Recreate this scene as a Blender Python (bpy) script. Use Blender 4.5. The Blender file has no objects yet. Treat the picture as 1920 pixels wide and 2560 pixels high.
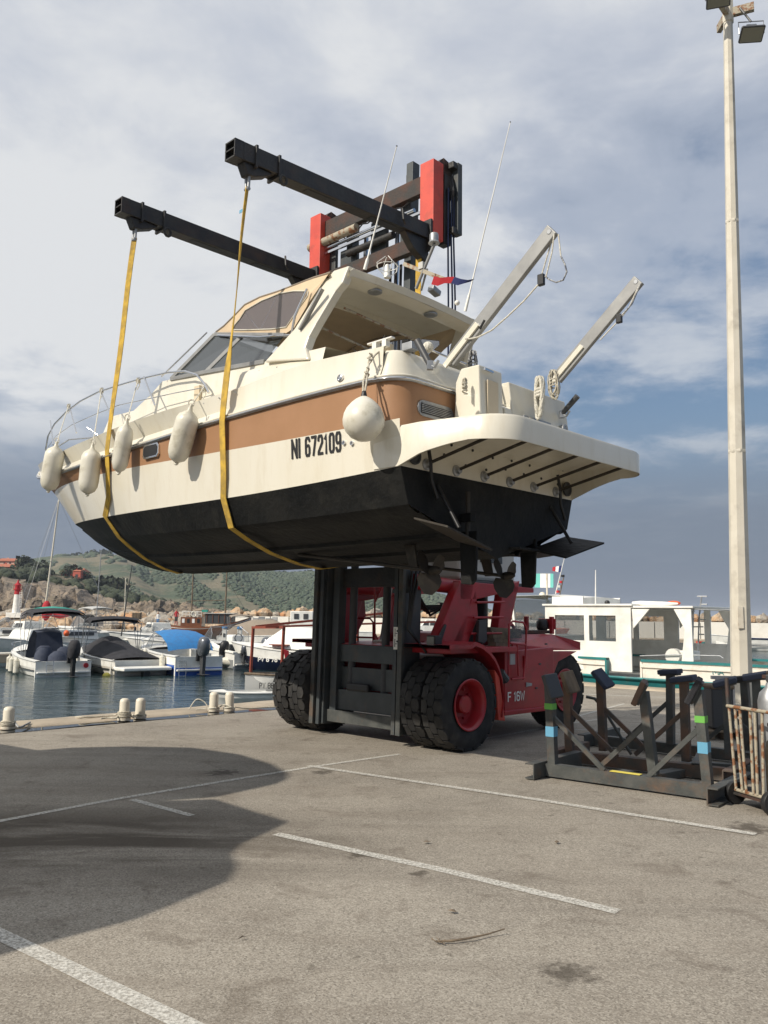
import bpy, bmesh, math, random
import numpy as np
from mathutils import Vector, Matrix
random.seed(11)
rnd = random.Random(5)
scene = bpy.context.scene
col = scene.collection
# ------------------------------------------------------------------ camera
FPX, EYE = 2090.0, 1.6
PITCH, ROLL = math.radians(7.12), math.radians(0.75)
fw = np.array([0, math.cos(PITCH), math.sin(PITCH)])
_r0 = np.array([1.0, 0, 0]); _u0 = np.cross(_r0, fw)
CR = math.cos(ROLL) * _r0 + math.sin(ROLL) * _u0
CU = -math.sin(ROLL) * _r0 + math.cos(ROLL) * _u0
CP = np.array([0, 0, EYE])
cam_d = bpy.data.cameras.new('camera'); cam = bpy.data.objects.new('camera', cam_d); col.objects.link(cam)
cam_d.sensor_fit = 'VERTICAL'; cam_d.sensor_height = 24; cam_d.lens = 24 * FPX / 2560
cam_d.clip_start = 0.1; cam_d.clip_end = 20000
cam.matrix_world = Matrix(((CR[0], CU[0], -fw[0], 0), (CR[1], CU[1], -fw[1], 0), (CR[2], CU[2], -fw[2], EYE), (0, 0, 0, 1)))
scene.camera = cam
scene.render.resolution_x, scene.render.resolution_y = 768, 1024
# ------------------------------------------------------------------ sun and sky
SUN = Vector((0.83, 0.57, -0.80)).normalized()          # direction the light travels
sun_d = bpy.data.lights.new('sun', 'SUN'); sun = bpy.data.objects.new('sun', sun_d); col.objects.link(sun)
sun_d.energy = 4.8; sun_d.angle = math.radians(0.55); sun_d.color = (1.0, 0.92, 0.80)
sun.rotation_euler = SUN.to_track_quat('-Z', 'Y').to_euler()
elev = math.asin(-SUN.z); azim = math.atan2(-SUN.x, -SUN.y)
world = bpy.data.worlds.new('World'); scene.world = world; world.use_nodes = True
def build_world():
    nt = world.node_tree; N = nt.nodes; K = nt.links; N.clear()
    out = N.new('ShaderNodeOutputWorld'); bg = N.new('ShaderNodeBackground'); bg.inputs[1].default_value = 0.10
    sky = N.new('ShaderNodeTexSky'); sky.sky_type = 'NISHITA'; sky.sun_disc = False
    sky.sun_elevation = elev; sky.sun_rotation = azim; sky.air_density = 1.3; sky.dust_density = 2.0; sky.ozone_density = 1.5
    tc = N.new('ShaderNodeTexCoord'); sep = N.new('ShaderNodeSeparateXYZ'); K.new(tc.outputs['Generated'], sep.inputs[0])
    def math_(op, a, b=None, c=None, clamp=False):
        n = N.new('ShaderNodeMath'); n.operation = op; n.use_clamp = clamp
        for i, x in enumerate((a, b, c)):
            if x is None: continue
            if isinstance(x, (int, float)): n.inputs[i].default_value = x
            else: K.new(x, n.inputs[i])
        return n.outputs[0]
    def ramp(fac, stops, interp='EASE'):
        n = N.new('ShaderNodeValToRGB'); n.color_ramp.interpolation = interp
        e = n.color_ramp.elements
        while len(e) < len(stops): e.new(0.5)
        for i, (p, c) in enumerate(stops):
            e[i].position = p; e[i].color = (c, c, c, 1) if isinstance(c, (int, float)) else (*c, 1)
        K.new(fac, n.inputs[0]); return n.outputs[0]
    def noise(vec, scale, detail, rough=0.5, dist=0.0):
        n = N.new('ShaderNodeTexNoise'); K.new(vec, n.inputs['Vector']); n.inputs['Scale'].default_value = scale
        n.inputs['Detail'].default_value = detail; n.inputs['Roughness'].default_value = rough; n.inputs['Distortion'].default_value = dist
        return n.outputs['Fac']
    def mix(fac, a, b):
        n = N.new('ShaderNodeMix'); n.data_type = 'RGBA'
        if isinstance(fac, (int, float)): n.inputs[0].default_value = fac
        else: K.new(fac, n.inputs[0])
        for i, x in ((6, a), (7, b)):
            if isinstance(x, tuple): n.inputs[i].default_value = (*x, 1)
            else: K.new(x, n.inputs[i])
        return n.outputs[2]
    z = sep.outputs[2]
    zz = math_('ADD', math_('MAXIMUM', z, 0.0), 0.13)
    comb = N.new('ShaderNodeCombineXYZ')
    K.new(math_('DIVIDE', sep.outputs[0], zz), comb.inputs[0]); K.new(math_('DIVIDE', sep.outputs[1], zz), comb.inputs[1]); comb.inputs[2].default_value = 3.7
    cv = comb.outputs[0]
    big = noise(cv, 0.55, 3, 0.5, 0.3); med = noise(cv, 1.5, 7, 0.58, 0.25); fine = noise(cv, 3.4, 8, 0.6, 0.3)
    # cloud cover: noise + thins out towards the middle elevations on the +X side
    cov = math_('ADD', math_('MULTIPLY', big, 0.9), math_('MULTIPLY', med, 0.9))
    cov = math_('ADD', cov, math_('MULTIPLY', fine, 0.50)); cov = math_('SUBTRACT', cov, 0.04)
    bias = math_('MULTIPLY', ramp(z, [(0.0, 0.0), (0.25, 0.04), (0.42, 0.34), (0.62, 0.60)], 'LINEAR'), 0.85)
    cov = math_('ADD', cov, bias)
    cov = math_('SUBTRACT', cov, math_('MULTIPLY', sep.outputs[0], 0.42))
    cov = math_('ADD', cov, math_('MULTIPLY', math_('SUBTRACT', math_('MINIMUM', sep.outputs[1], 0.75), 0.75), 0.30))
    mask = ramp(math_('MULTIPLY', cov, 0.5), [(0.46, 0.0), (0.58, 0.62), (0.70, 0.95)])
    shade = math_('ADD', math_('ADD', math_('MULTIPLY', med, 0.55), math_('MULTIPLY', big, 0.35)), math_('SUBTRACT', math_('MULTIPLY', fine, 0.30), math_('MULTIPLY', sep.outputs[0], 0.10)))
    ccol = ramp(shade, [(0.34, (3.9, 4.35, 5.2)), (0.50, (5.9, 6.3, 7.1)), (0.66, (8.2, 8.35, 8.5))])
    blue = mix(0.45, sky.outputs[0], (1.25, 2.25, 4.2))
    c = mix(mask, blue, ccol)
    # dull blue-grey bank lying along the horizon
    bank = ramp(math_('ADD', z, math_('MULTIPLY', math_('SUBTRACT', big, 0.5), 0.10)), [(0.0, 1.0), (0.12, 0.92), (0.25, 0.0)])
    bcol = ramp(z, [(0.0, (1.75, 2.12, 2.75)), (0.10, (1.95, 2.4, 3.15)), (0.24, (2.3, 3.1, 4.4))])
    bcol = mix(math_('MULTIPLY', fine, 0.16), bcol, (3.4, 3.7, 4.2))
    c = mix(bank, c, bcol)
    K.new(c, bg.inputs[0]); K.new(bg.outputs[0], out.inputs[0])
build_world()
vs = scene.view_settings; vs.view_transform = 'Standard'; vs.look = 'None'; vs.exposure = -0.07; vs.gamma = 1; vs.use_curve_mapping = False
scene.render.engine = 'CYCLES'

# ------------------------------------------------------------------ places
def ray(x, y): return fw + (x - 960) / FPX * CR - (y - 1280) / FPX * CU
def gz(x, y, z=0.0):
    d = ray(x, y); return CP + d * ((z - EYE) / d[2])
def gy(x, y, Y):
    d = ray(x, y); return CP + d * (Y / d[1])
TH = math.radians(46)
BB = np.array([-math.sin(TH), math.cos(TH), 0]); RR = np.array([math.cos(TH), math.sin(TH), 0])   # quay axes
ZZ = np.array([0, 0, 1.0])
def Wp(L, S, z=0.0): return L * BB + S * RR + np.array([0, 0, z])
def _pl(x, y, n, d0):
    d = ray(x, y); return CP + d * ((d0 - CP @ n) / (d @ n))
def LS(p): return np.array([p @ BB, p @ RR, p[2]])
def onS(x, y, S): return _pl(x, y, RR, S)
def onL(x, y, L): return _pl(x, y, BB, L)

# ------------------------------------------------------------------ object helpers
def wl(o):
    v = np.zeros(3)
    while o is not None: v += np.array(o.location); o = o.parent
    return v
def tag(o, label=None, cat=None, group=None, kind=None):
    if label: o['label'] = label
    if cat: o['category'] = cat
    if group: o['group'] = group
    if kind: o['kind'] = kind
    return o
def thing(name, loc, label, cat, group=None):
    o = bpy.data.objects.new(name, None); col.objects.link(o); o.location = [float(a) for a in loc]; o.empty_display_size = 0.2
    return tag(o, label, cat, group)
def copy_tree(o, parent=None):
    c = o.copy(); col.objects.link(c); c.parent = parent
    for ch in list(o.children): copy_tree(ch, c)
    return c
def A(p): return np.array(p, float)
def unit(v): v = A(v); return v / (np.linalg.norm(v) + 1e-12)
class MB:
    def __init__(s): s.v = []; s.f = []
    def add(s, vs_, fs):
        n = len(s.v); s.v.extend([tuple(map(float, p)) for p in vs_]); s.f.extend([tuple(i + n for i in f) for f in fs]); return s
    def hexa(s, p):  # 8 points: bottom 4 ccw, top 4
        return s.add(p, [(3, 2, 1, 0), (4, 5, 6, 7), (0, 1, 5, 4), (1, 2, 6, 5), (2, 3, 7, 6), (3, 0, 4, 7)])
    def box(s, c, size, ax=None):
        c = A(c); ax = np.eye(3) if ax is None else ax; h = A(size) / 2
        P = [c + sx * h[0] * A(ax[0]) + sy * h[1] * A(ax[1]) + sz * h[2] * A(ax[2]) for sz in (-1, 1) for sx, sy in ((-1, -1), (1, -1), (1, 1), (-1, 1))]
        return s.hexa(P)
    def beam(s, p0, p1, w, h, up=(0, 0, 1)):
        p0 = A(p0); p1 = A(p1); d = unit(p1 - p0); sd = np.cross(d, A(up))
        if np.linalg.norm(sd) < 1e-4: sd = np.cross(d, (1, 0, 0))
        sd = unit(sd); u = np.cross(sd, d)
        P = [q + a * sd * w / 2 + b * u * h / 2 for q in (p0, p1) for a, b in ((-1, -1), (1, -1), (1, 1), (-1, 1))]
        return s.hexa(P)
    def chan(s, p0, p1, w, h, t=0.012, up=(0, 0, 1), side=1):   # I/U section: two flanges and a web
        p0 = A(p0); p1 = A(p1); d = unit(p1 - p0); sd = np.cross(d, A(up))
        if np.linalg.norm(sd) < 1e-4: sd = np.cross(d, (1, 0, 0))
        sd = unit(sd); u = np.cross(sd, d)
        s.beam(p0 + u * (h / 2 - t / 2), p1 + u * (h / 2 - t / 2), w, t, u); s.beam(p0 - u * (h / 2 - t / 2), p1 - u * (h / 2 - t / 2), w, t, u)
        o = sd * side * (w / 2 - t / 2); s.beam(p0 + o, p1 + o, t, h - 2 * t, u); return s
    def tube(s, pts, r, n=8, cap=True):
        pts = [A(p) for p in pts]; m = len(pts); rs = r if hasattr(r, '__len__') else [r] * m
        T = [unit(pts[min(i + 1, m - 1)] - pts[max(i - 1, 0)]) for i in range(m)]
        u = np.cross(T[0], (0, 0, 1.0))
        if np.linalg.norm(u) < 1e-3: u = np.cross(T[0], (1.0, 0, 0))
        u = unit(u); V = []
        for i in range(m):
            u = unit(u - T[i] * (u @ T[i])); w = np.cross(T[i], u)
            for k in range(n):
                a = 2 * math.pi * k / n; V.append(pts[i] + rs[i] * (math.cos(a) * u + math.sin(a) * w))
        F = [(i * n + k, i * n + (k + 1) % n, (i + 1) * n + (k + 1) % n, (i + 1) * n + k) for i in range(m - 1) for k in range(n)]
        if cap: F += [tuple(range(n))[::-1], tuple((m - 1) * n + k for k in range(n))]
        return s.add(V, F)
    def prism(s, poly, off):
        n = len(poly); off = A(off); V = [A(p) for p in poly] + [A(p) + off for p in poly]
        F = [tuple(range(n))[::-1], tuple(range(n, 2 * n))] + [(i, (i + 1) % n, n + (i + 1) % n, n + i) for i in range(n)]
        return s.add(V, F)
    def poly(s, pts): return s.add(pts, [tuple(range(len(pts)))])
    def grid(s, rows, closed=False, caps=False):
        m = len(rows); n = len(rows[0]); V = [p for r in rows for p in r]; e = n if closed else n - 1
        F = [(i * n + k, i * n + (k + 1) % n, (i + 1) * n + (k + 1) % n, (i + 1) * n + k) for i in range(m - 1) for k in range(e)]
        if caps: F += [tuple(range(n))[::-1], tuple((m - 1) * n + k for k in range(n))]
        return s.add(V, F)
    def lathe(s, c, axis, prof, n=20, caps=True):   # prof: (radius, distance along axis)
        c = A(c); ax = unit(axis); u = np.cross(ax, (0, 0, 1.0))
        if np.linalg.norm(u) < 1e-3: u = A((1.0, 0, 0))
        u = unit(u); w = np.cross(ax, u)
        rows = [[c + ax * h + r * (math.cos(2 * math.pi * k / n) * u + math.sin(2 * math.pi * k / n) * w) for k in range(n)] for r, h in prof]
        return s.grid(rows, True, caps)
    def ball(s, c, r, n=12, m=8):
        r = A(r) if hasattr(r, '__len__') else A((r, r, r)); c = A(c)
        rows = [[c + r * A((math.sin(t) * math.cos(p), math.sin(t) * math.sin(p), math.cos(t))) for p in [2 * math.pi * k / n for k in range(n)]] for t in [math.pi * (0.02 + 0.96 * j / m) for j in range(m + 1)]]
        return s.grid(rows, True, True)
    def rock(s, c, r, rg, n=7, m=4):
        c = A(c); off = rg.random() * 9; rows = []
        for j in range(m + 1):
            t = math.pi * (0.04 + 0.92 * j / m); rows.append([])
            for k in range(n):
                p = 2 * math.pi * k / n + off; d = A((math.sin(t) * math.cos(p), math.sin(t) * math.sin(p), math.cos(t)))
                rows[-1].append(c + A(r) * d * rg.uniform(0.78, 1.18))
        return s.grid(rows, True, True)
    def build(s, name, mat, parent=None, smooth=None, bevel=0, uv=None):
        me = bpy.data.meshes.new(name); o0 = wl(parent)
        me.from_pydata([(p[0] - o0[0], p[1] - o0[1], p[2] - o0[2]) for p in s.v], [], s.f)
        bm = bmesh.new(); bm.from_mesh(me); bmesh.ops.recalc_face_normals(bm, faces=bm.faces); bm.to_mesh(me); bm.free()
        if smooth is not None:
            me.shade_smooth(); me.set_sharp_from_angle(angle=math.radians(smooth))
        me.materials.append(mat)
        o = bpy.data.objects.new(name, me); col.objects.link(o); o.parent = parent
        if bevel:
            b = o.modifiers.new('bevel', 'BEVEL'); b.width = bevel; b.segments = 2; b.limit_method = 'ANGLE'; b.angle_limit = math.radians(40)
        return o
def sdup(o, parent=None, M=None):
    c = o.copy(); col.objects.link(c); c.parent = parent
    if M is not None: c.matrix_basis = M
    return c
RING = [(.22, 0), (.78, 0), (1, .14), (1, .86), (.78, 1), (.22, 1), (0, .86), (0, .14), (.22, 0)]
SIX = [(1, .84), (.8, 1), (.2, 1), (0, .86), (0, .14), (.2, 0), (.8, 0), (1, .14), (1, .42), (.8, .56), (.2, .56), (.03, .46)]
GLYPH = {'N': [[(0, 0), (0, 1)], [(0, 1), (1, 0)], [(1, 0), (1, 1)]], 'I': [[(.5, 0), (.5, 1)]], '6': [SIX], '9': [[(1 - x, 1 - y) for x, y in SIX]], '7': [[(0, 1), (1, 1), (.35, 0)]],
  '2': [[(0, .78), (0, .87), (.2, 1), (.8, 1), (1, .86), (1, .62), (0, .1), (0, 0), (1, 0)]], '1': [[(.1, .82), (.6, 1), (.6, 0)]], '0': [RING], '8': [RING, [(0, .52), (1, .52)]],
  '3': [[(0, .86), (.2, 1), (.8, 1), (1, .86), (1, .64), (.8, .52), (.4, .52)], [(.8, .52), (1, .38), (1, .14), (.8, 0), (.2, 0), (0, .14)]], '4': [[(.75, 0), (.75, 1), (0, .3), (1, .3)]],
  'F': [[(0, 0), (0, 1), (1, 1)], [(0, .52), (.8, .52)]], 'W': [[(0, 1), (.25, 0), (.5, .8), (.75, 0), (1, 1)]], 'P': [[(0, 0), (0, 1), (.8, 1), (1, .86), (1, .6), (.8, .47), (0, .47)]],
  'V': [[(0, 1), (.5, 0), (1, 1)]], 'M': [[(0, 0), (0, 1), (.5, .3), (1, 1), (1, 0)]], 'A': [[(0, 0), (.5, 1), (1, 0)], [(.2, .33), (.8, .33)]], 'G': [[(1, .8), (.8, 1), (.2, 1), (0, .86), (0, .14), (.2, 0), (.8, 0), (1, .14), (1, .48), (.55, .48)]],
  'E': [[(1, 1), (0, 1), (0, 0), (1, 0)], [(0, .52), (.8, .52)]], 'T': [[(0, 1), (1, 1)], [(.5, 1), (.5, 0)]], 'R': [[(0, 0), (0, 1), (.8, 1), (1, .86), (1, .6), (.8, .47), (0, .47)], [(.5, .47), (1, 0)]]}
CW = {'N': 1.2, 'I': .36, ' ': .55, '1': .7, 'W': 1.35, 'M': 1.2}
def text_part(txt, mat, parent, origin, xdir, updir, height, st=.2, depth=.004, width=1.0, name='lettering', warp=None):
    # painted characters drawn as stroked outlines, st = stroke / height
    xd = unit(xdir); ud = A(updir); nd = unit(np.cross(xd, ud)); t = st * height; gap = t * .45
    tot = sum(CW.get(c, 1) for c in txt); cw = (width - gap * (len(txt) - 1)) / tot; m = MB(); x0 = 0; k = 0
    for c in txt:
        w = CW.get(c, 1) * cw
        for pl in GLYPH.get(c, []):
            P = [A((x0 + t / 2 + x * (w - t), t / 2 + y * (height - t))) for x, y in pl]; n = len(P); closed = np.allclose(P[0], P[-1]) and n > 3; Lf, Rt = [], []
            for i, p in enumerate(P):
                a = P[i - 1] if i else (P[-2] if closed else None); b = P[i + 1] if i < n - 1 else (P[1] if closed else None)
                d0 = unit(p - a) if a is not None else unit(b - p); d1 = unit(b - p) if b is not None else d0; tt = unit(d0 + d1); nn = A((-tt[1], tt[0])); ml = min(1.6, 1 / max(.3, nn @ A((-d0[1], d0[0]))))
                q = p.copy()
                if not closed and i == 0: q = p - d1 * t / 2
                if not closed and i == n - 1: q = p + d0 * t / 2
                Lf.append(q + nn * t / 2 * ml); Rt.append(q - nn * t / 2 * ml)
            def W3(q):
                r = A(origin) + xd * q[0] + ud * q[1]; r = warp(r) if warp else r; return r + nd * (depth + k * .0006)
            m.grid([[W3(q) for q in Lf], [W3(q) for q in Rt]]); k += 1
        k = 0; x0 += w + gap
    return m.build(name, mat, parent)

# ------------------------------------------------------------------ materials
def mat(name, c, rough=0.5, metal=0.0, c2=None, nscale=3.0, ndet=5, nlo=0.4, nhi=0.62, bump=0.0, bscale=20.0, dirt=None, dscale=2.0, damt=0.5, stretch=None, alpha=1.0, spec=0.5, trans=0.0, coat=0.0, bdist=0.02):
    m = bpy.data.materials.new(name); m.use_nodes = True; nt = m.node_tree; N = nt.nodes; K = nt.links
    b = N['Principled BSDF']; b.inputs['Roughness'].default_value = rough; b.inputs['Metallic'].default_value = metal
    b.inputs['Specular IOR Level'].default_value = spec; b.inputs['Coat Weight'].default_value = coat; b.inputs['Transmission Weight'].default_value = trans
    b.inputs['Alpha'].default_value = alpha
    tc = N.new('ShaderNodeTexCoord'); vec = tc.outputs['Object']
    if stretch:
        mp = N.new('ShaderNodeMapping'); mp.inputs['Scale'].default_value = stretch; K.new(vec, mp.inputs[0]); vec = mp.outputs[0]
    def noise(sc, det=5, rg=0.55):
        n = N.new('ShaderNodeTexNoise'); n.inputs['Scale'].default_value = sc; n.inputs['Detail'].default_value = det; n.inputs['Roughness'].default_value = rg
        K.new(vec, n.inputs['Vector']); return n.outputs['Fac']
    def rmp(f, a, bb):
        n = N.new('ShaderNodeMapRange'); n.inputs[1].default_value = a; n.inputs[2].default_value = bb; K.new(f, n.inputs[0]); return n.outputs[0]
    def mx(f, a, bb):
        n = N.new('ShaderNodeMix'); n.data_type = 'RGBA'
        if isinstance(f, float): n.inputs[0].default_value = f
        else: K.new(f, n.inputs[0])
        for i, x in ((6, a), (7, bb)):
            if isinstance(x, tuple): n.inputs[i].default_value = (*x[:3], 1)
            else: K.new(x, n.inputs[i])
        return n.outputs[2]
    base = (*c, 1)
    cc = tuple(c)
    if c2 is not None: cc = mx(rmp(noise(nscale, ndet), nlo, nhi), tuple(c), tuple(c2))
    if dirt is not None:
        f = rmp(noise(dscale, 8, 0.65), 0.52, 0.72); ml = N.new('ShaderNodeMath'); ml.operation = 'MULTIPLY'; K.new(f, ml.inputs[0]); ml.inputs[1].default_value = damt
        cc = mx(ml.outputs[0], cc, tuple(dirt))
    if isinstance(cc, tuple): b.inputs['Base Color'].default_value = base
    else: K.new(cc, b.inputs['Base Color'])
    if bump:
        bn = N.new('ShaderNodeBump'); bn.inputs['Strength'].default_value = bump; bn.inputs['Distance'].default_value = bdist
        K.new(noise(bscale, 6), bn.inputs['Height']); K.new(bn.outputs[0], b.inputs['Normal'])
    return m
M = {}
M['gel'] = mat('white_gelcoat', (0.71, 0.675, 0.575), 0.28, c2=(0.68, 0.64, 0.53), nscale=1.3, dirt=(0.50, 0.42, 0.28), dscale=4.0, damt=0.28, coat=0.3, stretch=(2.2, 2.2, .45))
M['gelin'] = mat('tan_liner', (0.62, 0.53, 0.38), 0.6, c2=(0.58, 0.49, 0.35), nscale=2, bump=0.1, bscale=60)  # cockpit lining in its own tan colour
M['tan'] = mat('tan_stripe', (0.365, 0.200, 0.108), 0.5, c2=(0.335, 0.182, 0.095), nscale=2.5, spec=.3)
M['antif'] = mat('antifouling', (0.0055, 0.006, 0.0065), 0.6, c2=(0.014, 0.014, 0.013), nscale=2.2, ndet=8, bump=0.5, bscale=14, dirt=(0.040, 0.038, 0.032), dscale=3.2, damt=0.5, spec=0.22)
M['alu'] = mat('aluminium', (0.30, 0.30, 0.29), 0.42, 0.35, c2=(0.25, 0.25, 0.245), nscale=6)
M['chrome'] = mat('stainless', (0.66, 0.66, 0.67), 0.16, 1.0)
M['steel'] = mat('dark_steel', (0.018, 0.018, 0.019), 0.5, 0.1, c2=(0.032, 0.030, 0.027), nscale=5, ndet=8, bump=0.25, bscale=30, dirt=(0.07, 0.035, 0.02), dscale=3.5, damt=0.45)
M['mast'] = mat('mast_grey', (0.062, 0.072, 0.076), 0.5, 0.1, c2=(0.042, 0.05, 0.054), nscale=3, dirt=(0.14, 0.10, 0.06), dscale=4, damt=0.35, bump=0.1)
M['rust'] = mat('rusty_steel', (0.075, 0.034, 0.022), 0.75, c2=(0.032, 0.030, 0.028), nscale=4, ndet=8, bump=0.3, bscale=30)
M['red'] = mat('forklift_red', (0.40, 0.018, 0.026), 0.38, c2=(0.30, 0.015, 0.020), nscale=3, dirt=(0.10, 0.04, 0.03), dscale=4, damt=0.5, coat=0.15)
M['redb'] = mat('bright_red', (0.62, 0.075, 0.045), 0.5, c2=(0.54, 0.06, 0.04), nscale=4, dirt=(0.25, 0.06, 0.04), dscale=6, damt=0.5)
M['tyre'] = mat('rubber', (0.012, 0.012, 0.012), 0.75, c2=(0.024, 0.023, 0.022), nscale=6, ndet=8, bump=0.3, bscale=40, dirt=(0.055, 0.05, 0.042), dscale=6, damt=0.5)
M['black'] = mat('black', (0.015, 0.015, 0.016), 0.45)
M['blackfab'] = mat('black_canvas', (0.018, 0.018, 0.022), 0.85, c2=(0.03, 0.03, 0.035), nscale=4, bump=0.3, bscale=14)
M['sling'] = mat('yellow_webbing', (0.62, 0.40, 0.05), 0.8, c2=(0.40, 0.26, 0.05), nscale=9, ndet=8, bump=0.3, bscale=120, dirt=(0.12, 0.09, 0.04), dscale=7, damt=0.6)
M['fender'] = mat('fender_vinyl', (0.70, 0.67, 0.58), 0.38, c2=(0.64, 0.61, 0.50), nscale=5, dirt=(0.26, 0.22, 0.15), dscale=5, damt=0.6)
M['rope'] = mat('pale_rope', (0.60, 0.56, 0.46), 0.85, c2=(0.42, 0.38, 0.30), nscale=60, bump=0.5, bscale=150)
M['ropew'] = mat('white_rope', (0.74, 0.71, 0.62), 0.85, c2=(0.55, 0.52, 0.43), nscale=70, bump=0.6, bscale=120)
M['ropeb'] = mat('dark_rope', (0.10, 0.11, 0.14), 0.85, c2=(0.5, 0.5, 0.48), nscale=50)
M['canvas'] = mat('beige_canvas', (0.60, 0.47, 0.31), 0.85, c2=(0.54, 0.42, 0.28), nscale=4, bump=0.25, bscale=12)
def glass(name, c, al, rough=0.06, tint=0.5):
    m = mat(name, c, rough, spec=0.8); m.node_tree.nodes['Principled BSDF'].inputs['Alpha'].default_value = al; return m
M['vinyl'] = glass('smoked_vinyl', (0.165, 0.145, 0.15), 0.70, 0.2)
M['glass'] = glass('dark_glass', (0.035, 0.042, 0.045), 0.82, 0.04)
M['pane'] = glass('window_glass', (0.10, 0.12, 0.13), 0.32, 0.05)
M['white'] = mat('white_paint', (0.84, 0.83, 0.78), 0.4, c2=(0.72, 0.71, 0.66), nscale=2, dirt=(0.45, 0.40, 0.32), dscale=3, damt=0.3)
M['whitew'] = mat('weathered_white_paint', (0.76, 0.73, 0.66), 0.5, c2=(0.70, 0.66, 0.58), nscale=3, dirt=(0.42, 0.22, 0.10), dscale=2.2, damt=0.45)
M['teal'] = mat('teal_paint', (0.015, 0.20, 0.20), 0.45, c2=(0.02, 0.15, 0.16), nscale=3, dirt=(0.15, 0.10, 0.07), dscale=4, damt=0.35)
M['navy'] = mat('navy_gel', (0.012, 0.018, 0.06), 0.3)
M['blue'] = mat('blue_gel', (0.012, 0.08, 0.36), 0.35)
M['bluefab'] = mat('blue_canvas', (0.03, 0.20, 0.48), 0.8, c2=(0.04, 0.17, 0.40), nscale=6, bump=0.3, bscale=10)
M['navyfab'] = mat('navy_canvas', (0.035, 0.045, 0.075), 0.85, c2=(0.05, 0.06, 0.09), nscale=4, bump=0.35, bscale=8)
M['greenfab'] = mat('green_canvas', (0.03, 0.28, 0.22), 0.8)
M['greyfab'] = mat('grey_canvas', (0.17, 0.16, 0.155), 0.85, bump=0.3, bscale=8)
M['taupe'] = mat('taupe_canvas', (0.27, 0.22, 0.17), 0.85, c2=(0.24, 0.2, 0.155), nscale=3, bump=0.3, bscale=6)
M['grey'] = mat('grey_hull', (0.30, 0.31, 0.31), 0.45)
M['ltgrey'] = mat('light_grey', (0.48, 0.48, 0.46), 0.5)
M['wood'] = mat('varnished_wood', (0.21, 0.075, 0.03), 0.4, c2=(0.14, 0.05, 0.022), nscale=2, stretch=(1, 1, 9), coat=0.3)
M['timber'] = mat('worn_timber', (0.20, 0.15, 0.10), 0.85, c2=(0.11, 0.085, 0.06), nscale=8, stretch=(1, 1, 0.3))
M['redwood'] = mat('red_painted_wood', (0.28, 0.055, 0.028), 0.55, c2=(0.22, 0.05, 0.03), nscale=6)
M['outb'] = mat('outboard_grey', (0.12, 0.13, 0.145), 0.3, 0.5, coat=0.4)
M['bollard'] = mat('cream_paint', (0.70, 0.65, 0.54), 0.5, c2=(0.64, 0.58, 0.47), nscale=6, dirt=(0.3, 0.22, 0.14), dscale=9, damt=0.5)
M['concrete'] = mat('quay_concrete', (0.44, 0.37, 0.28), 0.85, c2=(0.34, 0.285, 0.215), nscale=1.6, ndet=8, bump=0.4, bscale=14, dirt=(0.20, 0.165, 0.125), dscale=2.5, damt=0.6)
M['concd'] = mat('wet_concrete', (0.16, 0.14, 0.11), 0.7, c2=(0.09, 0.085, 0.065), nscale=0.8, ndet=8, bump=0.4, bscale=6)
M['wallw'] = mat('white_render', (0.80, 0.79, 0.73), 0.8, c2=(0.74, 0.73, 0.67), nscale=0.25, dirt=(0.55, 0.52, 0.45), dscale=0.3, damt=0.5)
M['pole'] = mat('lamp_post_paint', (0.62, 0.58, 0.49), 0.5, c2=(0.56, 0.52, 0.43), nscale=2, dirt=(0.24, 0.21, 0.17), dscale=1.6, damt=0.6)
M['cradle'] = mat('cradle_steel', (0.085, 0.088, 0.082), 0.6, 0.1, c2=(0.055, 0.06, 0.058), nscale=6, ndet=8, bump=0.2, bscale=40, dirt=(0.17, 0.085, 0.04), dscale=4, damt=0.55)
M['cradler'] = mat('rusted_cradle_steel', (0.15, 0.085, 0.055), 0.7, c2=(0.075, 0.065, 0.055), nscale=5, ndet=8, bump=0.25, bscale=40)
M['flake'] = mat('flaking_cream_paint', (0.36, 0.32, 0.24), 0.6, c2=(0.22, 0.10, 0.045), nscale=14, ndet=8, nlo=0.50, nhi=0.58, bump=0.3, bscale=60)
M['green'] = mat('green_spray', (0.14, 0.42, 0.07), 0.6)
M['cyan'] = mat('blue_spray', (0.12, 0.34, 0.50), 0.6)
M['yellow'] = mat('yellow_spray', (0.72, 0.60, 0.10), 0.6)
M['flagr'] = mat('flag_red', (0.42, 0.02, 0.03), 0.8); M['flagb'] = mat('flag_blue', (0.02, 0.03, 0.12), 0.8); M['flagw'] = mat('flag_white', (0.75, 0.75, 0.74), 0.8)
M['flagt'] = mat('flag_turquoise', (0.15, 0.50, 0.45), 0.8)
M['orange'] = mat('orange_paint', (0.75, 0.12, 0.03), 0.5)
M['terra'] = mat('terracotta_tiles', (0.42, 0.13, 0.07), 0.8, c2=(0.33, 0.11, 0.06), nscale=1)
M['pink'] = mat('pink_render', (0.50, 0.11, 0.07), 0.85); M['peach'] = mat('peach_render', (0.68, 0.50, 0.38), 0.85)
M['skin'] = mat('skin', (0.45, 0.25, 0.16), 0.6)
M['ochre'] = mat('rudder_bronze', (0.045, 0.035, 0.025), 0.6, 0.2, c2=(0.025, 0.022, 0.018), nscale=8, dirt=(0.12, 0.10, 0.07), dscale=8, damt=0.5)
M['lens'] = glass('lamp_lens', (0.22, 0.22, 0.17), 0.9, 0.15)
M['dkgrey'] = mat('dark_grey', (0.05, 0.052, 0.055), 0.5)
M['zinc'] = mat('galvanised', (0.38, 0.39, 0.40), 0.45, 0.6, c2=(0.30, 0.31, 0.32), nscale=10)
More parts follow.
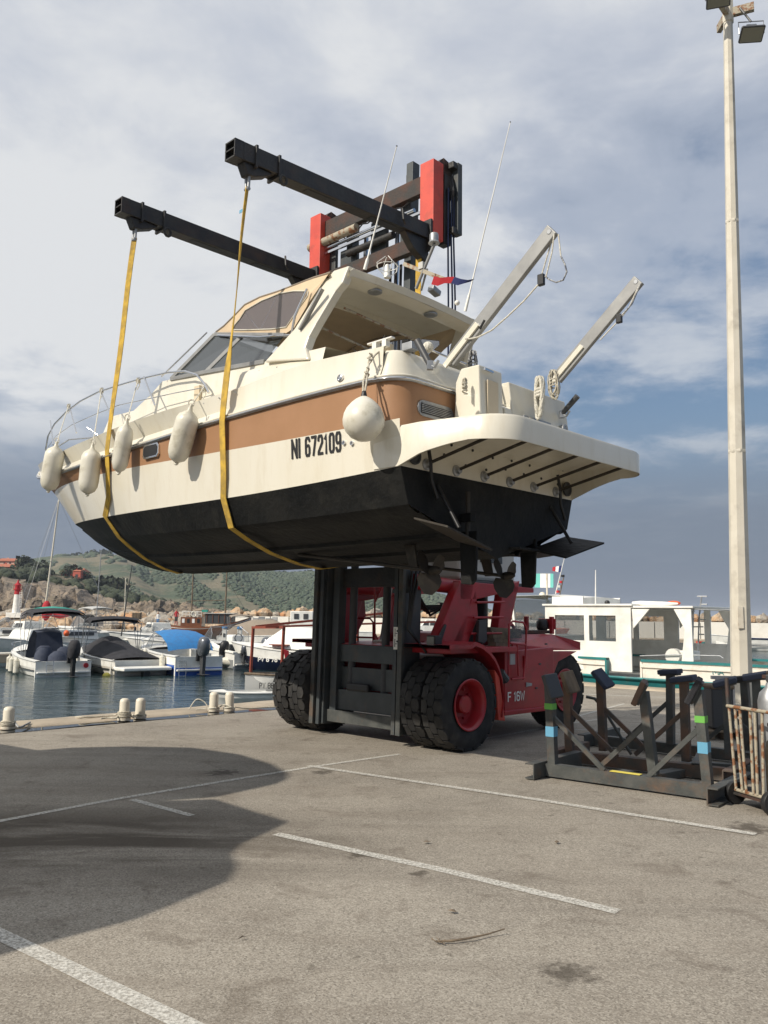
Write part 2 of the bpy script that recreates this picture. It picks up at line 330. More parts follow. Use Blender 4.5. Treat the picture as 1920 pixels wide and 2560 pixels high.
# ================================================================== SETTING
def asphalt():
    m = bpy.data.materials.new('old_asphalt'); m.use_nodes = True; nt = m.node_tree; N = nt.nodes; K = nt.links; b = N['Principled BSDF']
    b.inputs['Roughness'].default_value = 0.85; b.inputs['Specular IOR Level'].default_value = 0.3
    tc = N.new('ShaderNodeTexCoord'); V = tc.outputs['Object']
    def noise(sc, det=4, rg=0.55, dist=0, vec=V):
        n = N.new('ShaderNodeTexNoise'); n.inputs['Scale'].default_value = sc; n.inputs['Detail'].default_value = det; n.inputs['Roughness'].default_value = rg; n.inputs['Distortion'].default_value = dist
        K.new(vec, n.inputs['Vector']); return n.outputs['Fac']
    def mr(f, a, bb, c=0.0, d=1.0):
        n = N.new('ShaderNodeMapRange'); n.inputs[1].default_value = a; n.inputs[2].default_value = bb; n.inputs[3].default_value = c; n.inputs[4].default_value = d; K.new(f, n.inputs[0]); return n.outputs[0]
    def mx(f, a, bb, t='MIX'):
        n = N.new('ShaderNodeMix'); n.data_type = 'RGBA'; n.blend_type = t
        if isinstance(f, float): n.inputs[0].default_value = f
        else: K.new(f, n.inputs[0])
        for i, x in ((6, a), (7, bb)):
            if isinstance(x, tuple): n.inputs[i].default_value = (*x, 1)
            else: K.new(x, n.inputs[i])
        return n.outputs[2]
    def mul(a, bb):
        n = N.new('ShaderNodeMath'); n.operation = 'MULTIPLY'
        for i, x in enumerate((a, bb)):
            if isinstance(x, float): n.inputs[i].default_value = x
            else: K.new(x, n.inputs[i])
        return n.outputs[0]
    c = mx(mr(noise(0.35, 4), 0.35, 0.65), (0.272, 0.240, 0.198), (0.315, 0.284, 0.238))
    c = mx(mr(noise(1.1, 6, 0.6), 0.42, 0.62, 0.0, 0.6), c, (0.195, 0.172, 0.142))
    vo = N.new('ShaderNodeTexVoronoi'); vo.inputs['Scale'].default_value = 120; K.new(V, vo.inputs['Vector'])
    sp = N.new('ShaderNodeSeparateColor'); K.new(vo.outputs['Color'], sp.inputs[0])
    c = mx(mr(sp.outputs[0], 0.3, 1.0, 0.0, 0.5), c, (0.52, 0.48, 0.41))
    c = mx(mr(sp.outputs[1], 0.6, 1.0, 0.0, 0.6), c, (0.10, 0.088, 0.07))
    c = mx(mr(noise(60, 4, 0.7), 0.56, 0.72, 0.0, 0.55), c, (0.13, 0.115, 0.095))
    # oil stains and dark specks
    c = mx(mul(mr(noise(2.6, 6, 0.62, 0.6), 0.55, 0.72), 0.6), c, (0.12, 0.095, 0.072))
    c = mx(mul(mr(noise(7.5, 4, 0.6), 0.66, 0.72), 0.6), c, (0.10, 0.085, 0.065))
    mp = N.new('ShaderNodeMapping'); mp.inputs['Rotation'].default_value = (0, 0, 0.35); mp.inputs['Scale'].default_value = (0.25, 1.2, 1); K.new(V, mp.inputs[0])
    sm = mr(noise(1.5, 6, 0.6, 0.5, mp.outputs[0]), 0.5, 0.68)
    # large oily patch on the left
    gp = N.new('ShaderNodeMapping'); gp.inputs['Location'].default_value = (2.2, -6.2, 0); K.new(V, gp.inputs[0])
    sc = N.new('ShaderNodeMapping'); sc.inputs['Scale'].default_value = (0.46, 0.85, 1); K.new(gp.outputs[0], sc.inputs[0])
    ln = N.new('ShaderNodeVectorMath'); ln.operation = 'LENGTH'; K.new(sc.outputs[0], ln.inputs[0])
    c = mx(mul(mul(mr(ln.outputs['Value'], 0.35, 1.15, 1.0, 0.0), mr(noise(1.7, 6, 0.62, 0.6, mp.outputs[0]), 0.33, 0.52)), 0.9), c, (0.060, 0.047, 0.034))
    c = mx(mul(sm, 0.30), c, (0.17, 0.14, 0.11))
    for sc_, rad, k_ in ((3.1, .13, .55), (7.3, .16, .5)):      # scattered drips, denser where oil has been spilt
        v2 = N.new('ShaderNodeTexVoronoi'); v2.inputs['Scale'].default_value = sc_; K.new(V, v2.inputs['Vector'])
        c = mx(mul(mul(mr(v2.outputs['Distance'], rad * .5, rad, 1.0, 0.0), mr(noise(0.55, 3), .46, .6)), k_), c, (0.07, 0.056, 0.042))
    tm = N.new('ShaderNodeMapping'); tm.inputs['Rotation'].default_value = (0, 0, -0.85); tm.inputs['Scale'].default_value = (.12, 2.6, 1); K.new(V, tm.inputs[0])
    c = mx(mul(mr(noise(1.1, 4, .5, .3, tm.outputs[0]), .56, .70), 0.22), c, (0.12, 0.10, 0.08))
    for (x, y, s) in [(0.86, 3.64, 7.0), (-0.12, 5.3, 9.0), (0.25, 4.95, 14.0), (-1.6, 7.9, 5.0), (-0.6, 8.0, 7.0), (2.9, 6.1, 5.0)]:
        g = N.new('ShaderNodeMapping'); g.inputs['Location'].default_value = (-x * s, -y * s, 0); g.inputs['Scale'].default_value = (s, s * 0.9, 1); K.new(V, g.inputs[0])
        l2 = N.new('ShaderNodeVectorMath'); l2.operation = 'LENGTH'; K.new(g.outputs[0], l2.inputs[0])
        ad = N.new('ShaderNodeMath'); ad.operation = 'ADD'; K.new(l2.outputs['Value'], ad.inputs[0]); K.new(mr(noise(14, 4), 0.3, 0.7, -0.5, 0.5), ad.inputs[1])
        c = mx(mul(mr(ad.outputs[0], 0.35, 0.95, 1.0, 0.0), 0.72), c, (0.05, 0.04, 0.03))
    K.new(c, b.inputs['Base Color'])
    bn = N.new('ShaderNodeBump'); bn.inputs['Strength'].default_value = 0.5; bn.inputs['Distance'].default_value = 0.006
    K.new(noise(110, 3, 0.7), bn.inputs['Height']); K.new(bn.outputs[0], b.inputs['Normal'])
    return m
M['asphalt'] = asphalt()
def paint():
    m = mat('worn_road_paint', (0.66, 0.64, 0.58), 0.7); nt = m.node_tree; N = nt.nodes; K = nt.links; b = N['Principled BSDF']
    tc = N.new('ShaderNodeTexCoord'); n = N.new('ShaderNodeTexNoise'); n.inputs['Scale'].default_value = 55; n.inputs['Detail'].default_value = 8; n.inputs['Roughness'].default_value = 0.75
    K.new(tc.outputs['Object'], n.inputs['Vector']); r = N.new('ShaderNodeMapRange'); r.inputs[1].default_value = 0.40; r.inputs[2].default_value = 0.60; r.inputs[3].default_value = 0.25; r.inputs[4].default_value = 0.92
    K.new(n.outputs['Fac'], r.inputs[0]); K.new(r.outputs[0], b.inputs['Alpha']); return m
M['paint'] = paint()
def water_mat():
    m = bpy.data.materials.new('harbour_water'); m.use_nodes = True; nt = m.node_tree; N = nt.nodes; K = nt.links; b = N['Principled BSDF']
    b.inputs['Base Color'].default_value = (0.022, 0.045, 0.048, 1); b.inputs['Roughness'].default_value = 0.08; b.inputs['IOR'].default_value = 1.33
    tc = N.new('ShaderNodeTexCoord')
    prev = None
    for sc, st, di, stretch in ((1.1, 0.5, 0.14, (0.55, 1.3, 1)), (4.5, 0.5, 0.035, (0.6, 1.5, 1)), (14, 0.35, 0.010, (0.7, 1.4, 1))):
        mp = N.new('ShaderNodeMapping'); mp.inputs['Scale'].default_value = stretch; K.new(tc.outputs['Object'], mp.inputs[0])
        n = N.new('ShaderNodeTexNoise'); n.inputs['Scale'].default_value = sc; n.inputs['Detail'].default_value = 3; K.new(mp.outputs[0], n.inputs['Vector'])
        bn = N.new('ShaderNodeBump'); bn.inputs['Strength'].default_value = st; bn.inputs['Distance'].default_value = di; K.new(n.outputs['Fac'], bn.inputs['Height'])
        if prev: K.new(prev, bn.inputs['Normal'])
        prev = bn.outputs[0]
    K.new(prev, b.inputs['Normal']); return m
M['water'] = water_mat()
WZ = -0.9          # water level
EL, ES = 12.45, 18.9   # quay corner in quay axes
mb = MB(); mb.add([(-9000, -900, WZ), (9000, -900, WZ), (9000, 15000, WZ), (-9000, 15000, WZ)], [(0, 1, 2, 3)]); tag(mb.build('water', M['water']), kind='structure')
mb = MB(); mb.add([(-9000, -900, -6), (9000, -900, -6), (9000, 15000, -6), (-9000, 15000, -6)], [(0, 1, 2, 3)]); tag(mb.build('seabed', M['concd']), kind='structure')
# quay slab and its edge beam
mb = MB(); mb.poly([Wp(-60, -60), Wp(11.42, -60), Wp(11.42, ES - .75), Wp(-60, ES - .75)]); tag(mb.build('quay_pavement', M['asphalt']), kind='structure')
mb = MB(); mb.hexa([Wp(-60, -60, -5), Wp(EL - .02, -60, -5), Wp(EL - .02, ES - .02, -5), Wp(-60, ES - .02, -5), Wp(-60, -60, -.03), Wp(EL - .02, -60, -.03), Wp(EL - .02, ES - .02, -.03), Wp(-60, ES - .02, -.03)])
tag(mb.build('quay_wall', M['concd']), kind='structure')
def kerb(p0, p1, dirn, name):   # rounded, chipped concrete edge beam
    p0 = A(p0); p1 = A(p1); n = 90; rows = []; rg = random.Random(3); ln = np.linalg.norm(p1 - p0)
    prof = [(0.0, -0.35), (0.0, 0.015), (0.04, 0.035), (0.30, 0.04), (0.56, 0.035), (0.66, 0.020), (0.70, 0.0), (0.72, -0.2)]
    for i in range(n + 1):
        q = p0 + (p1 - p0) * i / n; w = 0.5 * math.sin(i * .7) + 0.5 * math.sin(i * .31 + 2)
        rows.append([q + dirn * (d + (0.012 * rg.uniform(-1, 1) + .012 * w if k > 3 else .004 * w)) + ZZ * (z + (0.008 * rg.uniform(-1, 1) if k in (1, 2, 3, 4, 5) else 0)) for k, (d, z) in enumerate(prof)])
    return tag(MB().grid(rows).build(name, M['concrete'], smooth=60), kind='structure')
kerb(Wp(EL, -30), Wp(EL, ES - .61), -BB, 'quay_edge')
kerb(Wp(EL, ES), Wp(-30, ES), -RR, 'quay_edge')
# wet gutter between edge beam and asphalt: a shallow strip of standing water
gm = mat('gutter_water', (0.03, 0.032, 0.032), 0.02, spec=0.6); gm.node_tree.nodes['Principled BSDF'].inputs['IOR'].default_value = 1.33
rg = random.Random(8); a = []; c = []
for i in range(61):
    S = -30 + i * 0.78; wob = .05 * math.sin(S * 1.3) + .04 * math.sin(S * 3.1 + 1); a.append(Wp(11.745, S, .006)); c.append(Wp(11.43 + wob, S, .006))
tag(MB().grid([a, c]).build('gutter_puddle', gm), kind='structure')
mb = MB(); mb.poly([Wp(11.41, -60, -.02), Wp(11.8, -60, -.02), Wp(11.8, ES - .6, -.02), Wp(11.41, ES - .6, -.02)]); tag(mb.build('gutter', M['concrete']), kind='structure')
mb = MB(); mb.poly([Wp(-60, ES - .76, -.001), Wp(11.7, ES - .76, -.001), Wp(11.7, ES - .55, -.001), Wp(-60, ES - .55, -.001)]); tag(mb.build('gutter', M['concrete']), kind='structure')
# painted bay lines
def line(pts, w, name='parking_line', z=.005):
    pts = [A(p) for p in pts]; l = []; r = []
    for i, p in enumerate(pts):
        d = unit(pts[min(i + 1, len(pts) - 1)] - pts[max(i - 1, 0)]); n = np.cross(ZZ, d); l.append(p + n * w / 2 + ZZ * z); r.append(p - n * w / 2 + ZZ * z)
    return tag(MB().grid([l, r]).build(name, M['paint']), kind='structure')
line([gz(-60, 2065), gz(300, 1997), gz(780, 1918), gz(1000, 1886)], .07, z=.005)
line([gz(770, 1916), gz(1330, 1999), gz(1890, 2088)], .085, z=.009)
line([gz(690, 2086), gz(1100, 2175), gz(1545, 2281)], .09)
line([gz(-60, 2310), gz(130, 2400), gz(520, 2590)], .095)
line([gz(330, 2000), gz(480, 2040)], .07)
line([gz(1130, 1862), gz(1400, 1813), gz(1520, 1795)], .06); line([gz(1380, 1822), gz(1760, 1838), gz(1990, 1850)], .06); line([gz(1440, 1735), gz(1760, 1748), gz(1990, 1760)], .1)
line([gz(1560, 1760), gz(1410, 1800)], .06)
# ------------------------------------------------------------------ breakwater: quay, white wall, boulders
M['rockA'] = mat('ochre_boulder', (0.46, 0.29, 0.16), 0.9, c2=(0.50, 0.40, 0.29), nscale=1.2, ndet=8, bump=0.8, bscale=3, bdist=.3, dirt=(0.20, 0.16, 0.12), dscale=1.5, damt=.6)
M['rockB'] = mat('grey_boulder', (0.40, 0.36, 0.30), 0.9, c2=(0.30, 0.26, 0.21), nscale=1.2, ndet=8, bump=0.8, bscale=3, bdist=.3, dirt=(0.44, 0.27, 0.15), dscale=1.2, damt=.7)
M['rockC'] = mat('rust_boulder', (0.50, 0.25, 0.12), 0.9, c2=(0.44, 0.33, 0.22), nscale=1.1, ndet=8, bump=0.8, bscale=3, bdist=.3)
BY = 100.0
def bw_y(x): return 108 - (x + 19.5) * 0.14
wt = thing('breakwater_wall', (15, bw_y(15), -.6), 'long white rendered wall of upright panels below the row of boulders', 'wall')
x = -19.5; k = 0
while x < 75:
    w = 5.2; p0 = A((x + .06, bw_y(x), 0)); p1 = A((x + w - .06, bw_y(x + w), 0))
    MB().prism([p0 + ZZ * -.55, p1 + ZZ * -.55, p1 + ZZ * (1.4 + .02 * (k % 3)), p0 + ZZ * (1.4 + .02 * (k % 3))], (0, .5, 0)).build('panel', M['wallw'], wt, bevel=0)
    x += w; k += 1
MB().beam((-19.5, bw_y(-19.5) + .3, .4), (75, bw_y(75) + .3, .4), .3, 1.9).build('wall_core', M['dkgrey'], wt)
mb = MB(); mb.prism([(-75, 98, -5), (-17, 101, -5), (-17, 101, -.45), (-75, 98, -.45)], (0, 8, 0)); mb.prism([(-17, 101, -5), (80, 88, -5), (80, 88, -.55), (-17, 101, -.55)], (0, 22, 0))
tag(mb.build('breakwater_quay', M['concrete']), kind='structure')
bt = thing('boulder_breakwater', (10, 108, 1), 'ochre and grey boulders piled along the breakwater', 'rock armour')
rg = random.Random(21); rocks = []
x = -20.0
while x < 62:      # crest row over the wall
    r = rg.uniform(.62, 1.1); rocks.append(((x, bw_y(x) + 1.9 + rg.uniform(-.2, .5), 1.30 + r * .42 + rg.uniform(-.1, .15)), (r, r * .9, r * rg.uniform(.66, .9)))); x += r * rg.uniform(1.35, 1.7)
n_front = len(rocks)
for i in range(150):   # open mound at the left end
    X = rg.uniform(-52, -18.5); t = rg.random() ** .8; r = rg.uniform(.6, 1.35)
    rocks.append(((X, 106 + t * 5, -.9 + t * (2.35 - .006 * (X + 50))), (r * 1.2, r, r * .75)))
for i, (c, r) in enumerate(rocks[:295]):
    m_ = M[rg.choice(['rockA', 'rockB', 'rockA', 'rockC', 'rockB'])]
    MB().rock(c, r, rg, 8, 5).build('boulder', m_, bt, smooth=28)
mb = MB()
for i in range(260):
    X = rg.uniform(-54, 62); r = rg.uniform(.7, 1.3); mb.rock((X, (bw_y(X) if X > -18 else 110) + rg.uniform(3, 7), .2 + rg.uniform(0, .9)), (r, r, r * .8), rg, 6, 3)
tag(mb.build('rubble', M['rockB'], bt), kind='stuff')
# ------------------------------------------------------------------ land behind
def vegmat(name, g1, g2, earth, lo, hi, sc):
    m = bpy.data.materials.new(name); m.use_nodes = True; nt = m.node_tree; N = nt.nodes; K = nt.links; b = N['Principled BSDF']; b.inputs['Roughness'].default_value = 0.95; b.inputs['Specular IOR Level'].default_value = 0.1
    tc = N.new('ShaderNodeTexCoord')
    def nz(s, d=6):
        n = N.new('ShaderNodeTexNoise'); n.inputs['Scale'].default_value = s; n.inputs['Detail'].default_value = d; n.inputs['Roughness'].default_value = .62; K.new(tc.outputs['Object'], n.inputs['Vector']); return n.outputs['Fac']
    def mr(f, a, bb):
        n = N.new('ShaderNodeMapRange'); n.inputs[1].default_value = a; n.inputs[2].default_value = bb; K.new(f, n.inputs[0]); return n.outputs[0]
    def mx(f, a, bb):
        n = N.new('ShaderNodeMix'); n.data_type = 'RGBA'; K.new(f, n.inputs[0])
        for i, x in ((6, a), (7, bb)):
            if isinstance(x, tuple): n.inputs[i].default_value = (*x, 1)
            else: K.new(x, n.inputs[i])
        return n.outputs[2]
    c = mx(mr(nz(sc * 9), .38, .62), g1, g2); c = mx(mr(nz(sc, 4), lo, hi), c, earth); K.new(c, b.inputs['Base Color'])
    bn = N.new('ShaderNodeBump'); bn.inputs['Strength'].default_value = .9; bn.inputs['Distance'].default_value = 3; K.new(nz(sc * 14, 6), bn.inputs['Height']); K.new(bn.outputs[0], b.inputs['Normal']); return m
M['hill'] = vegmat('hill_scrub', (0.070, 0.092, 0.062), (0.10, 0.122, 0.082), (0.185, 0.165, 0.115), .43, .53, .012)
M['head'] = vegmat('headland_scrub', (0.05, 0.062, 0.032), (0.09, 0.09, 0.055), (0.24, 0.195, 0.145), .46, .56, .035)
M['cliff'] = mat('cliff_rock', (0.30, 0.235, 0.17), .95, c2=(0.15, 0.125, 0.10), nscale=.10, ndet=10, bump=1.0, bscale=.35, bdist=3, dirt=(0.08, 0.08, 0.05), dscale=.12, damt=.8)
def interp(tab, x): return float(np.interp(x, [p[0] for p in tab], [p[1] for p in tab]))
def zat(px, py, Y):
    return gy(px, py, Y)[2]
def hill_fn(px_tab, Y0, Y1, zfloor=-3):
    def f(px, t):
        Y = Y0 + (Y1 - Y0) * t; py = interp(px_tab, px); top = zat(px, py, Y1); e = t * t * (3 - 2 * t)
        n = math.sin(px * .021 + t * 5) * .04 + math.sin(px * .047 + t * 9 + 1) * .025
        z = zfloor + (top - zfloor) * max(0, min(1, e * (1 + n * (1 - t) * 4)))
        q = gy(px, py, Y); return A((q[0], Y, z))
    return f
ridge = [(-500, 1420), (0, 1404), (60, 1402), (150, 1397), (260, 1391), (330, 1385), (480, 1396), (600, 1418), (700, 1438), (790, 1441), (900, 1454), (1010, 1470), (1080, 1487), (1130, 1498), (1200, 1521), (1260, 1540), (1330, 1562), (1400, 1575)]
hf = hill_fn(ridge, 380, 1000)
rows = [[hf(px, t) for px in range(-500, 1420, 24)] for t in [i / 26 for i in range(27)]]
hill = tag(MB().grid(rows).build('hill', M['hill'], smooth=80), kind='structure')
headr = [(-500, 1400), (-60, 1412), (0, 1418), (70, 1424), (130, 1432), (200, 1446), (250, 1470), (300, 1484), (350, 1496), (400, 1508), (450, 1520), (520, 1537), (580, 1548), (640, 1556)]
rg = random.Random(4)
def noise2(a, b): return math.sin(a * 1.7 + b * 2.3) * .5 + math.sin(a * 3.9 - b * 1.9 + 1) * .3 + math.sin(a * 8.1 + b * 7.3 + 2) * .2
def headf(px, t):
    Y = 230 + 130 * t; py = interp(headr, px); top = zat(px, py, 360)
    e = min(1, (t / .22)) ** .7 * .52 + .48 * max(0, (t - .15) / .85) if t > 0 else 0
    q = gy(px, py, Y); z = -2 + (top + 2) * e; z += noise2(px * .05, t * 6) * 1.5 * min(1, t * 5) * (1 - t * .8)
    return A((q[0] + noise2(px * .09, t * 9) * 1.2, Y + noise2(px * .08, t * 3) * 7 * (1 - t), z))
rows = [[headf(px, t) for px in range(-500, 660, 9)] for t in [i / 22 for i in range(23)]]
m_ = MB().grid(rows[8:]); tag(m_.build('headland', M['head'], smooth=80), kind='structure')
m_ = MB().grid(rows[:9]); tag(m_.build('sea_cliff', M['cliff'], smooth=20), kind='structure')
# low craggy rocks at the foot of the headland
mb = MB(); rg = random.Random(14)
for i in range(420):
    px = rg.uniform(-80, 620); Y = rg.uniform(190, 232) if px < 300 else rg.uniform(205, 260); t = rg.random(); hmax = interp([(-80, 1503), (60, 1500), (150, 1498), (210, 1508), (240, 1528), (300, 1540), (345, 1512), (400, 1500), (470, 1512), (520, 1530), (620, 1550)], px)
    q = gy(px, hmax + (1545 - hmax) * t, Y); r = rg.uniform(1.6, 5.5) * (0.5 + .5 * t); mb.rock((q[0], Y, q[2] - r * .5), (r, r * .8, r * .85), rg, 7, 4)
tag(mb.build('shore_rocks', M['cliff'], smooth=25), kind='stuff')
M['leafA'] = mat('scrub_leaves', (0.062, 0.090, 0.055), .9, c2=(0.098, 0.122, 0.080), nscale=.12, ndet=6, bump=1.0, bscale=1.2, bdist=1.0)
M['leafB'] = mat('dark_leaves', (0.030, 0.042, 0.024), .9, c2=(0.062, 0.074, 0.040), nscale=.6, ndet=6, bump=1.0, bscale=2, bdist=.6)
# wooded part of the hill and scrub: one mass each
mb = MB(); rg = random.Random(17)
for i in range(13000):
    px = rg.uniform(330, 1240); t = rg.uniform(.02, 1.0) ** .8
    n = noise2(px * .012, t * 4.2)
    if px < 560 and n < -.05: continue
    if abs((px - 330) * -.0021 + (.85 - t)) < .05 and px < 720: continue
    p = hf(px, t); r = rg.uniform(1.0, 2.4) * (.6 + t * .6); mb.rock(p + ZZ * r * .25, (r * 1.2, r, r * .8), rg, 6, 3)
for i in range(900):
    px = rg.uniform(-60, 420); t = rg.uniform(.45, 1.0)
    if noise2(px * .02, t * 7) < .35: continue
    p = hf(px, t); r = rg.uniform(2, 4); mb.rock(p, (r * 1.3, r, r * .7), rg, 6, 3)
tag(mb.build('hillside_woodland', M['leafA'], smooth=180), kind='stuff')
mb = MB()
for i in range(1500):
    px = rg.uniform(-80, 330) if i % 4 else rg.uniform(300, 520); t = rg.uniform(.36, 1.0)
    if px > 235 and noise2(px * .06, t * 6) < 0: continue
    if (110 < px < 215 and t > .42) or (px < 58 and t > .62): continue
    p = headf(px, t); r = rg.uniform(.8, 2.2); mb.rock(p + ZZ * r * .3, (r * 1.15, r, r * .85), rg, 6, 3)
tag(mb.build('headland_bushes', M['leafB'], smooth=180), kind='stuff')
def tree(px, py, Y, h, w, label, cat='tree', m_='leafB', name='tree', group='trees and shrubs on the headland'):
    g = gy(px, py, Y); o = thing(name, (g[0], Y, g[2] - h * .5), label, cat, group); b = A((g[0], Y, g[2] - h * .5))
    rg = random.Random(int(px * 7 + py)); mb = MB()
    mb.tube([b - ZZ * h * .3, b + ZZ * h * .2, b + A((.1 * w, 0, h * .6))], [.06 * h, .045 * h, .02 * h], 7)
    for k in range(4): a_ = k * 1.7; mb.tube([b + ZZ * h * .2, b + A((math.cos(a_) * w * .3, math.sin(a_) * w * .3, h * .6))], [.03 * h, .01 * h], 5)
    mb.build('trunk', M['timber'], o)
    mb = MB(); blobs = [(b + A((rg.uniform(-.34, .34) * w, rg.uniform(-.3, .3) * w, h * rg.uniform(.28, .85))), rg.uniform(.16, .30) * w) for _ in range(11)]
    for q, r in blobs:
        for _ in range(26):
            d = A([rg.gauss(0, 1) for _ in range(3)]); d = unit(d) * r * rg.uniform(.6, 1.15); u = unit([rg.gauss(0, 1) for _ in range(3)]); v = unit(np.cross(d, u)); s_ = r * rg.uniform(.28, .5); c_ = q + d * A((1, 1, .8)); mb.poly([c_ - u * s_, c_ + v * s_, c_ + u * s_, c_ - v * s_])
    mb.build('crown', M[m_], o); return o
tree(268, 1468, 345, 8, 10, 'round dark shrub on the slope right of the pink house')
tree(296, 1466, 342, 7, 9, 'round dark shrub just above the pale cliff rocks, further right')
tree(180, 1440, 352, 8, 9, 'dark leafy tree at the foot of the pink house')
tree(62, 1415, 358, 10, 11, 'bushy dark tree right of the white gabled house')
tree(92, 1432, 350, 9, 12, 'broad dark tree above the lighthouse')
tree(112, 1445, 345, 8, 9, 'dark tree left of the small orange house')
tree(205, 1450, 350, 7, 8, 'dark tree at the right corner of the pink house')
tree(175, 1462, 340, 7, 8, 'dark shrub on the cliff edge below the pink house')
for px, py, w, l in [(190, 1392, 12, 'tiny wide tree on the bare ridge line, left one'), (236, 1389, 16, 'tree clump on the bare ridge line, middle one'), (262, 1387, 16, 'dark tree clump on the ridge line touching the hull outline'), (705, 1437, 12, 'small tree on the wooded ridge left of the forklift mast'), (745, 1438, 12, 'small tree on the wooded ridge, between two others'), (770, 1438, 14, 'small tree on the ridge right beside the forklift mast')]:
    tree(px, py, 985, w * .7, w, l, group='trees on the ridge line')
# houses
def house(px0, px1, pyb, pyt, Y, m_, label, depth=8, roofh=.3, wins=3, rows_=1, name='house'):
    a = gy(px0, pyb, Y); b = gy(px1, pyb, Y); h = gy(px0, pyt, Y)[2] - a[2]; w = b[0] - a[0]; z0 = a[2] - 3
    o = thing(name, ((a[0] + b[0]) / 2, Y, z0), label, 'house'); H_ = h * (1 - roofh)
    MB().prism([(a[0], Y, z0), (b[0], Y, z0), (b[0], Y, a[2] + H_), (a[0], Y, a[2] + H_)], (0, depth, 0)).build('wall', m_, o)
    e = w * .07; zt = a[2] + H_
    mb = MB(); mb.grid([[(a[0] - e, Y - e, zt), (b[0] + e, Y - e, zt)], [(a[0] + w * .08, Y + depth / 2, zt + h * roofh), (b[0] - w * .08, Y + depth / 2, zt + h * roofh)], [(a[0] - e, Y + depth + e, zt), (b[0] + e, Y + depth + e, zt)]])
    mb.poly([(a[0] - e, Y - e, zt), (a[0] + w * .08, Y + depth / 2, zt + h * roofh), (a[0] - e, Y + depth + e, zt)]); mb.poly([(b[0] + e, Y - e, zt), (b[0] - w * .08, Y + depth / 2, zt + h * roofh), (b[0] + e, Y + depth + e, zt)])
    rf = mb.build('roof', M['terra'], o); MB().box((a[0] + w * .3, Y + depth * .6, zt + h * roofh), (w * .06, w * .06, h * .25)).build('chimney', m_, rf)
    for r_ in range(rows_):
        for k in range(wins):
            cx = a[0] + w * (k + .5) / wins; cz = a[2] + H_ * (r_ + .5) / rows_; MB().box((cx, Y - .02, cz), (w / wins * .32, .12, H_ / rows_ * .45)).build('window', M['dkgrey'], o)
    return o
house(152, 206, 1446, 1419, 350, M['pink'], 'brick pink house with a wide tiled roof on the headland', wins=4, roofh=.36)
house(181, 200, 1456, 1424, 346, M['pink'], 'tall pink stair wing in front of the pink house', wins=1, roofh=.12, depth=3)
house(123, 151, 1463, 1451, 338, M['peach'], 'small flat orange house on the cliff top', wins=2, roofh=.15, depth=5)
house(-10, 46, 1412, 1394, 372, M['peach'], 'white gabled house at the left edge above the red roofed one', wins=4, roofh=.45)
house(-20, 48, 1434, 1408, 362, M['pink'], 'terracotta roofed house at the left edge below the white gable', wins=4, roofh=.35, rows_=1)
# lighthouse
Lh = gy(40, 1536, 108); lo = thing('lighthouse', Lh, 'small white lighthouse with a red lantern at the end of the breakwater', 'lighthouse')
MB().box(Lh + A((0, 0, -.1)), (1.95, 1.6, .65)).build('base', M['white'], lo, bevel=.03)
MB().lathe(Lh, ZZ, [(.52, .2), (.40, 2.1), (.37, 2.55)], 20).build('tower', M['white'], lo, smooth=40)
MB().lathe(Lh, ZZ, [(.372, 2.55), (.36, 3.1), (.5, 3.15), (.5, 3.25), (.34, 3.27), (.34, 3.75), (.42, 3.78), (.12, 4.1), (.10, 4.3), (.04, 4.4)], 20).build('lantern', M['flagr'], lo, smooth=40)
mb = MB()
for k in range(10): a_ = k * .628; mb.tube([Lh + A((.5 * math.cos(a_), .5 * math.sin(a_), 3.2)), Lh + A((.5 * math.cos(a_), .5 * math.sin(a_), 3.75))], .02, 5)
mb.tube([Lh + A((.5 * math.cos(k * .314), .5 * math.sin(k * .314), 3.75)) for k in range(21)], .02, 5); mb.build('railing', M['flagr'], lo)
mb = MB()
for k in range(9): mb.tube([Lh + A((.42, -.3, 1.0 + k * .22)), Lh + A((.72, -.3, 1.0 + k * .22))], .025, 5)
mb.tube([Lh + A((.42, -.3, .9)), Lh + A((.42, -.3, 2.9))], .025, 5); mb.tube([Lh + A((.72, -.3, .9)), Lh + A((.72, -.3, 2.9))], .025, 5); mb.build('ladder', M['white'], lo)
# ================================================================== MOTOR CRUISER held in the slings
SC, LT = 6.27, 4.6
def bp(l, s, z): return Wp(LT + l, SC + s, z)
def bS(x, y, s): q = LS(onS(x, y, SC + s)); return A((q[0] - LT, s, q[2]))
def bL(x, y, l): q = LS(onL(x, y, LT + l)); return A((l, q[1] - SC, q[2]))
def bZ(x, y, z): q = LS(gz(x, y, z)); return A((q[0] - LT, q[1] - SC, z))
def B3(p): return bp(*p)
def onH(x, y, f, sgn=-1):      # point of the port side seen at pixel, for half-breadth function f(l)
    s = sgn * 1.4
    for _ in range(30):
        p = bS(x, y, s); s = .5 * s + .5 * sgn * f(max(0, p[0]))
    return bS(x, y, s)
def hbf(w0, w1, l1, tip, pw):
    def f(l):
        if l < l1: return w0 + (w1 - w0) * min(1, max(0, l) / 2.5)
        return w1 * max(0.0, 1 - ((l - l1) / (tip - l1)) ** pw)
    return f
TIPS = dict(rail=9.95, str=9.25, boot=8.45, chine=8.2)
fR = hbf(1.34, 1.42, 3.2, 9.95, 2.3); fS = hbf(1.335, 1.40, 3.2, 9.25, 2.2); fB = hbf(1.32, 1.36, 3.0, 8.45, 2.0); fC = hbf(1.22, 1.25, 2.6, 8.2, 1.8)
def tab(px, f, tip, ztip):
    P = sorted([tuple(onH(x, y, f)[[0, 2]]) for x, y in px]); P = [p for p in P if 0 <= p[0] < tip - .3]; P = [(0, P[0][1])] + P + [(tip, ztip)]
    return P
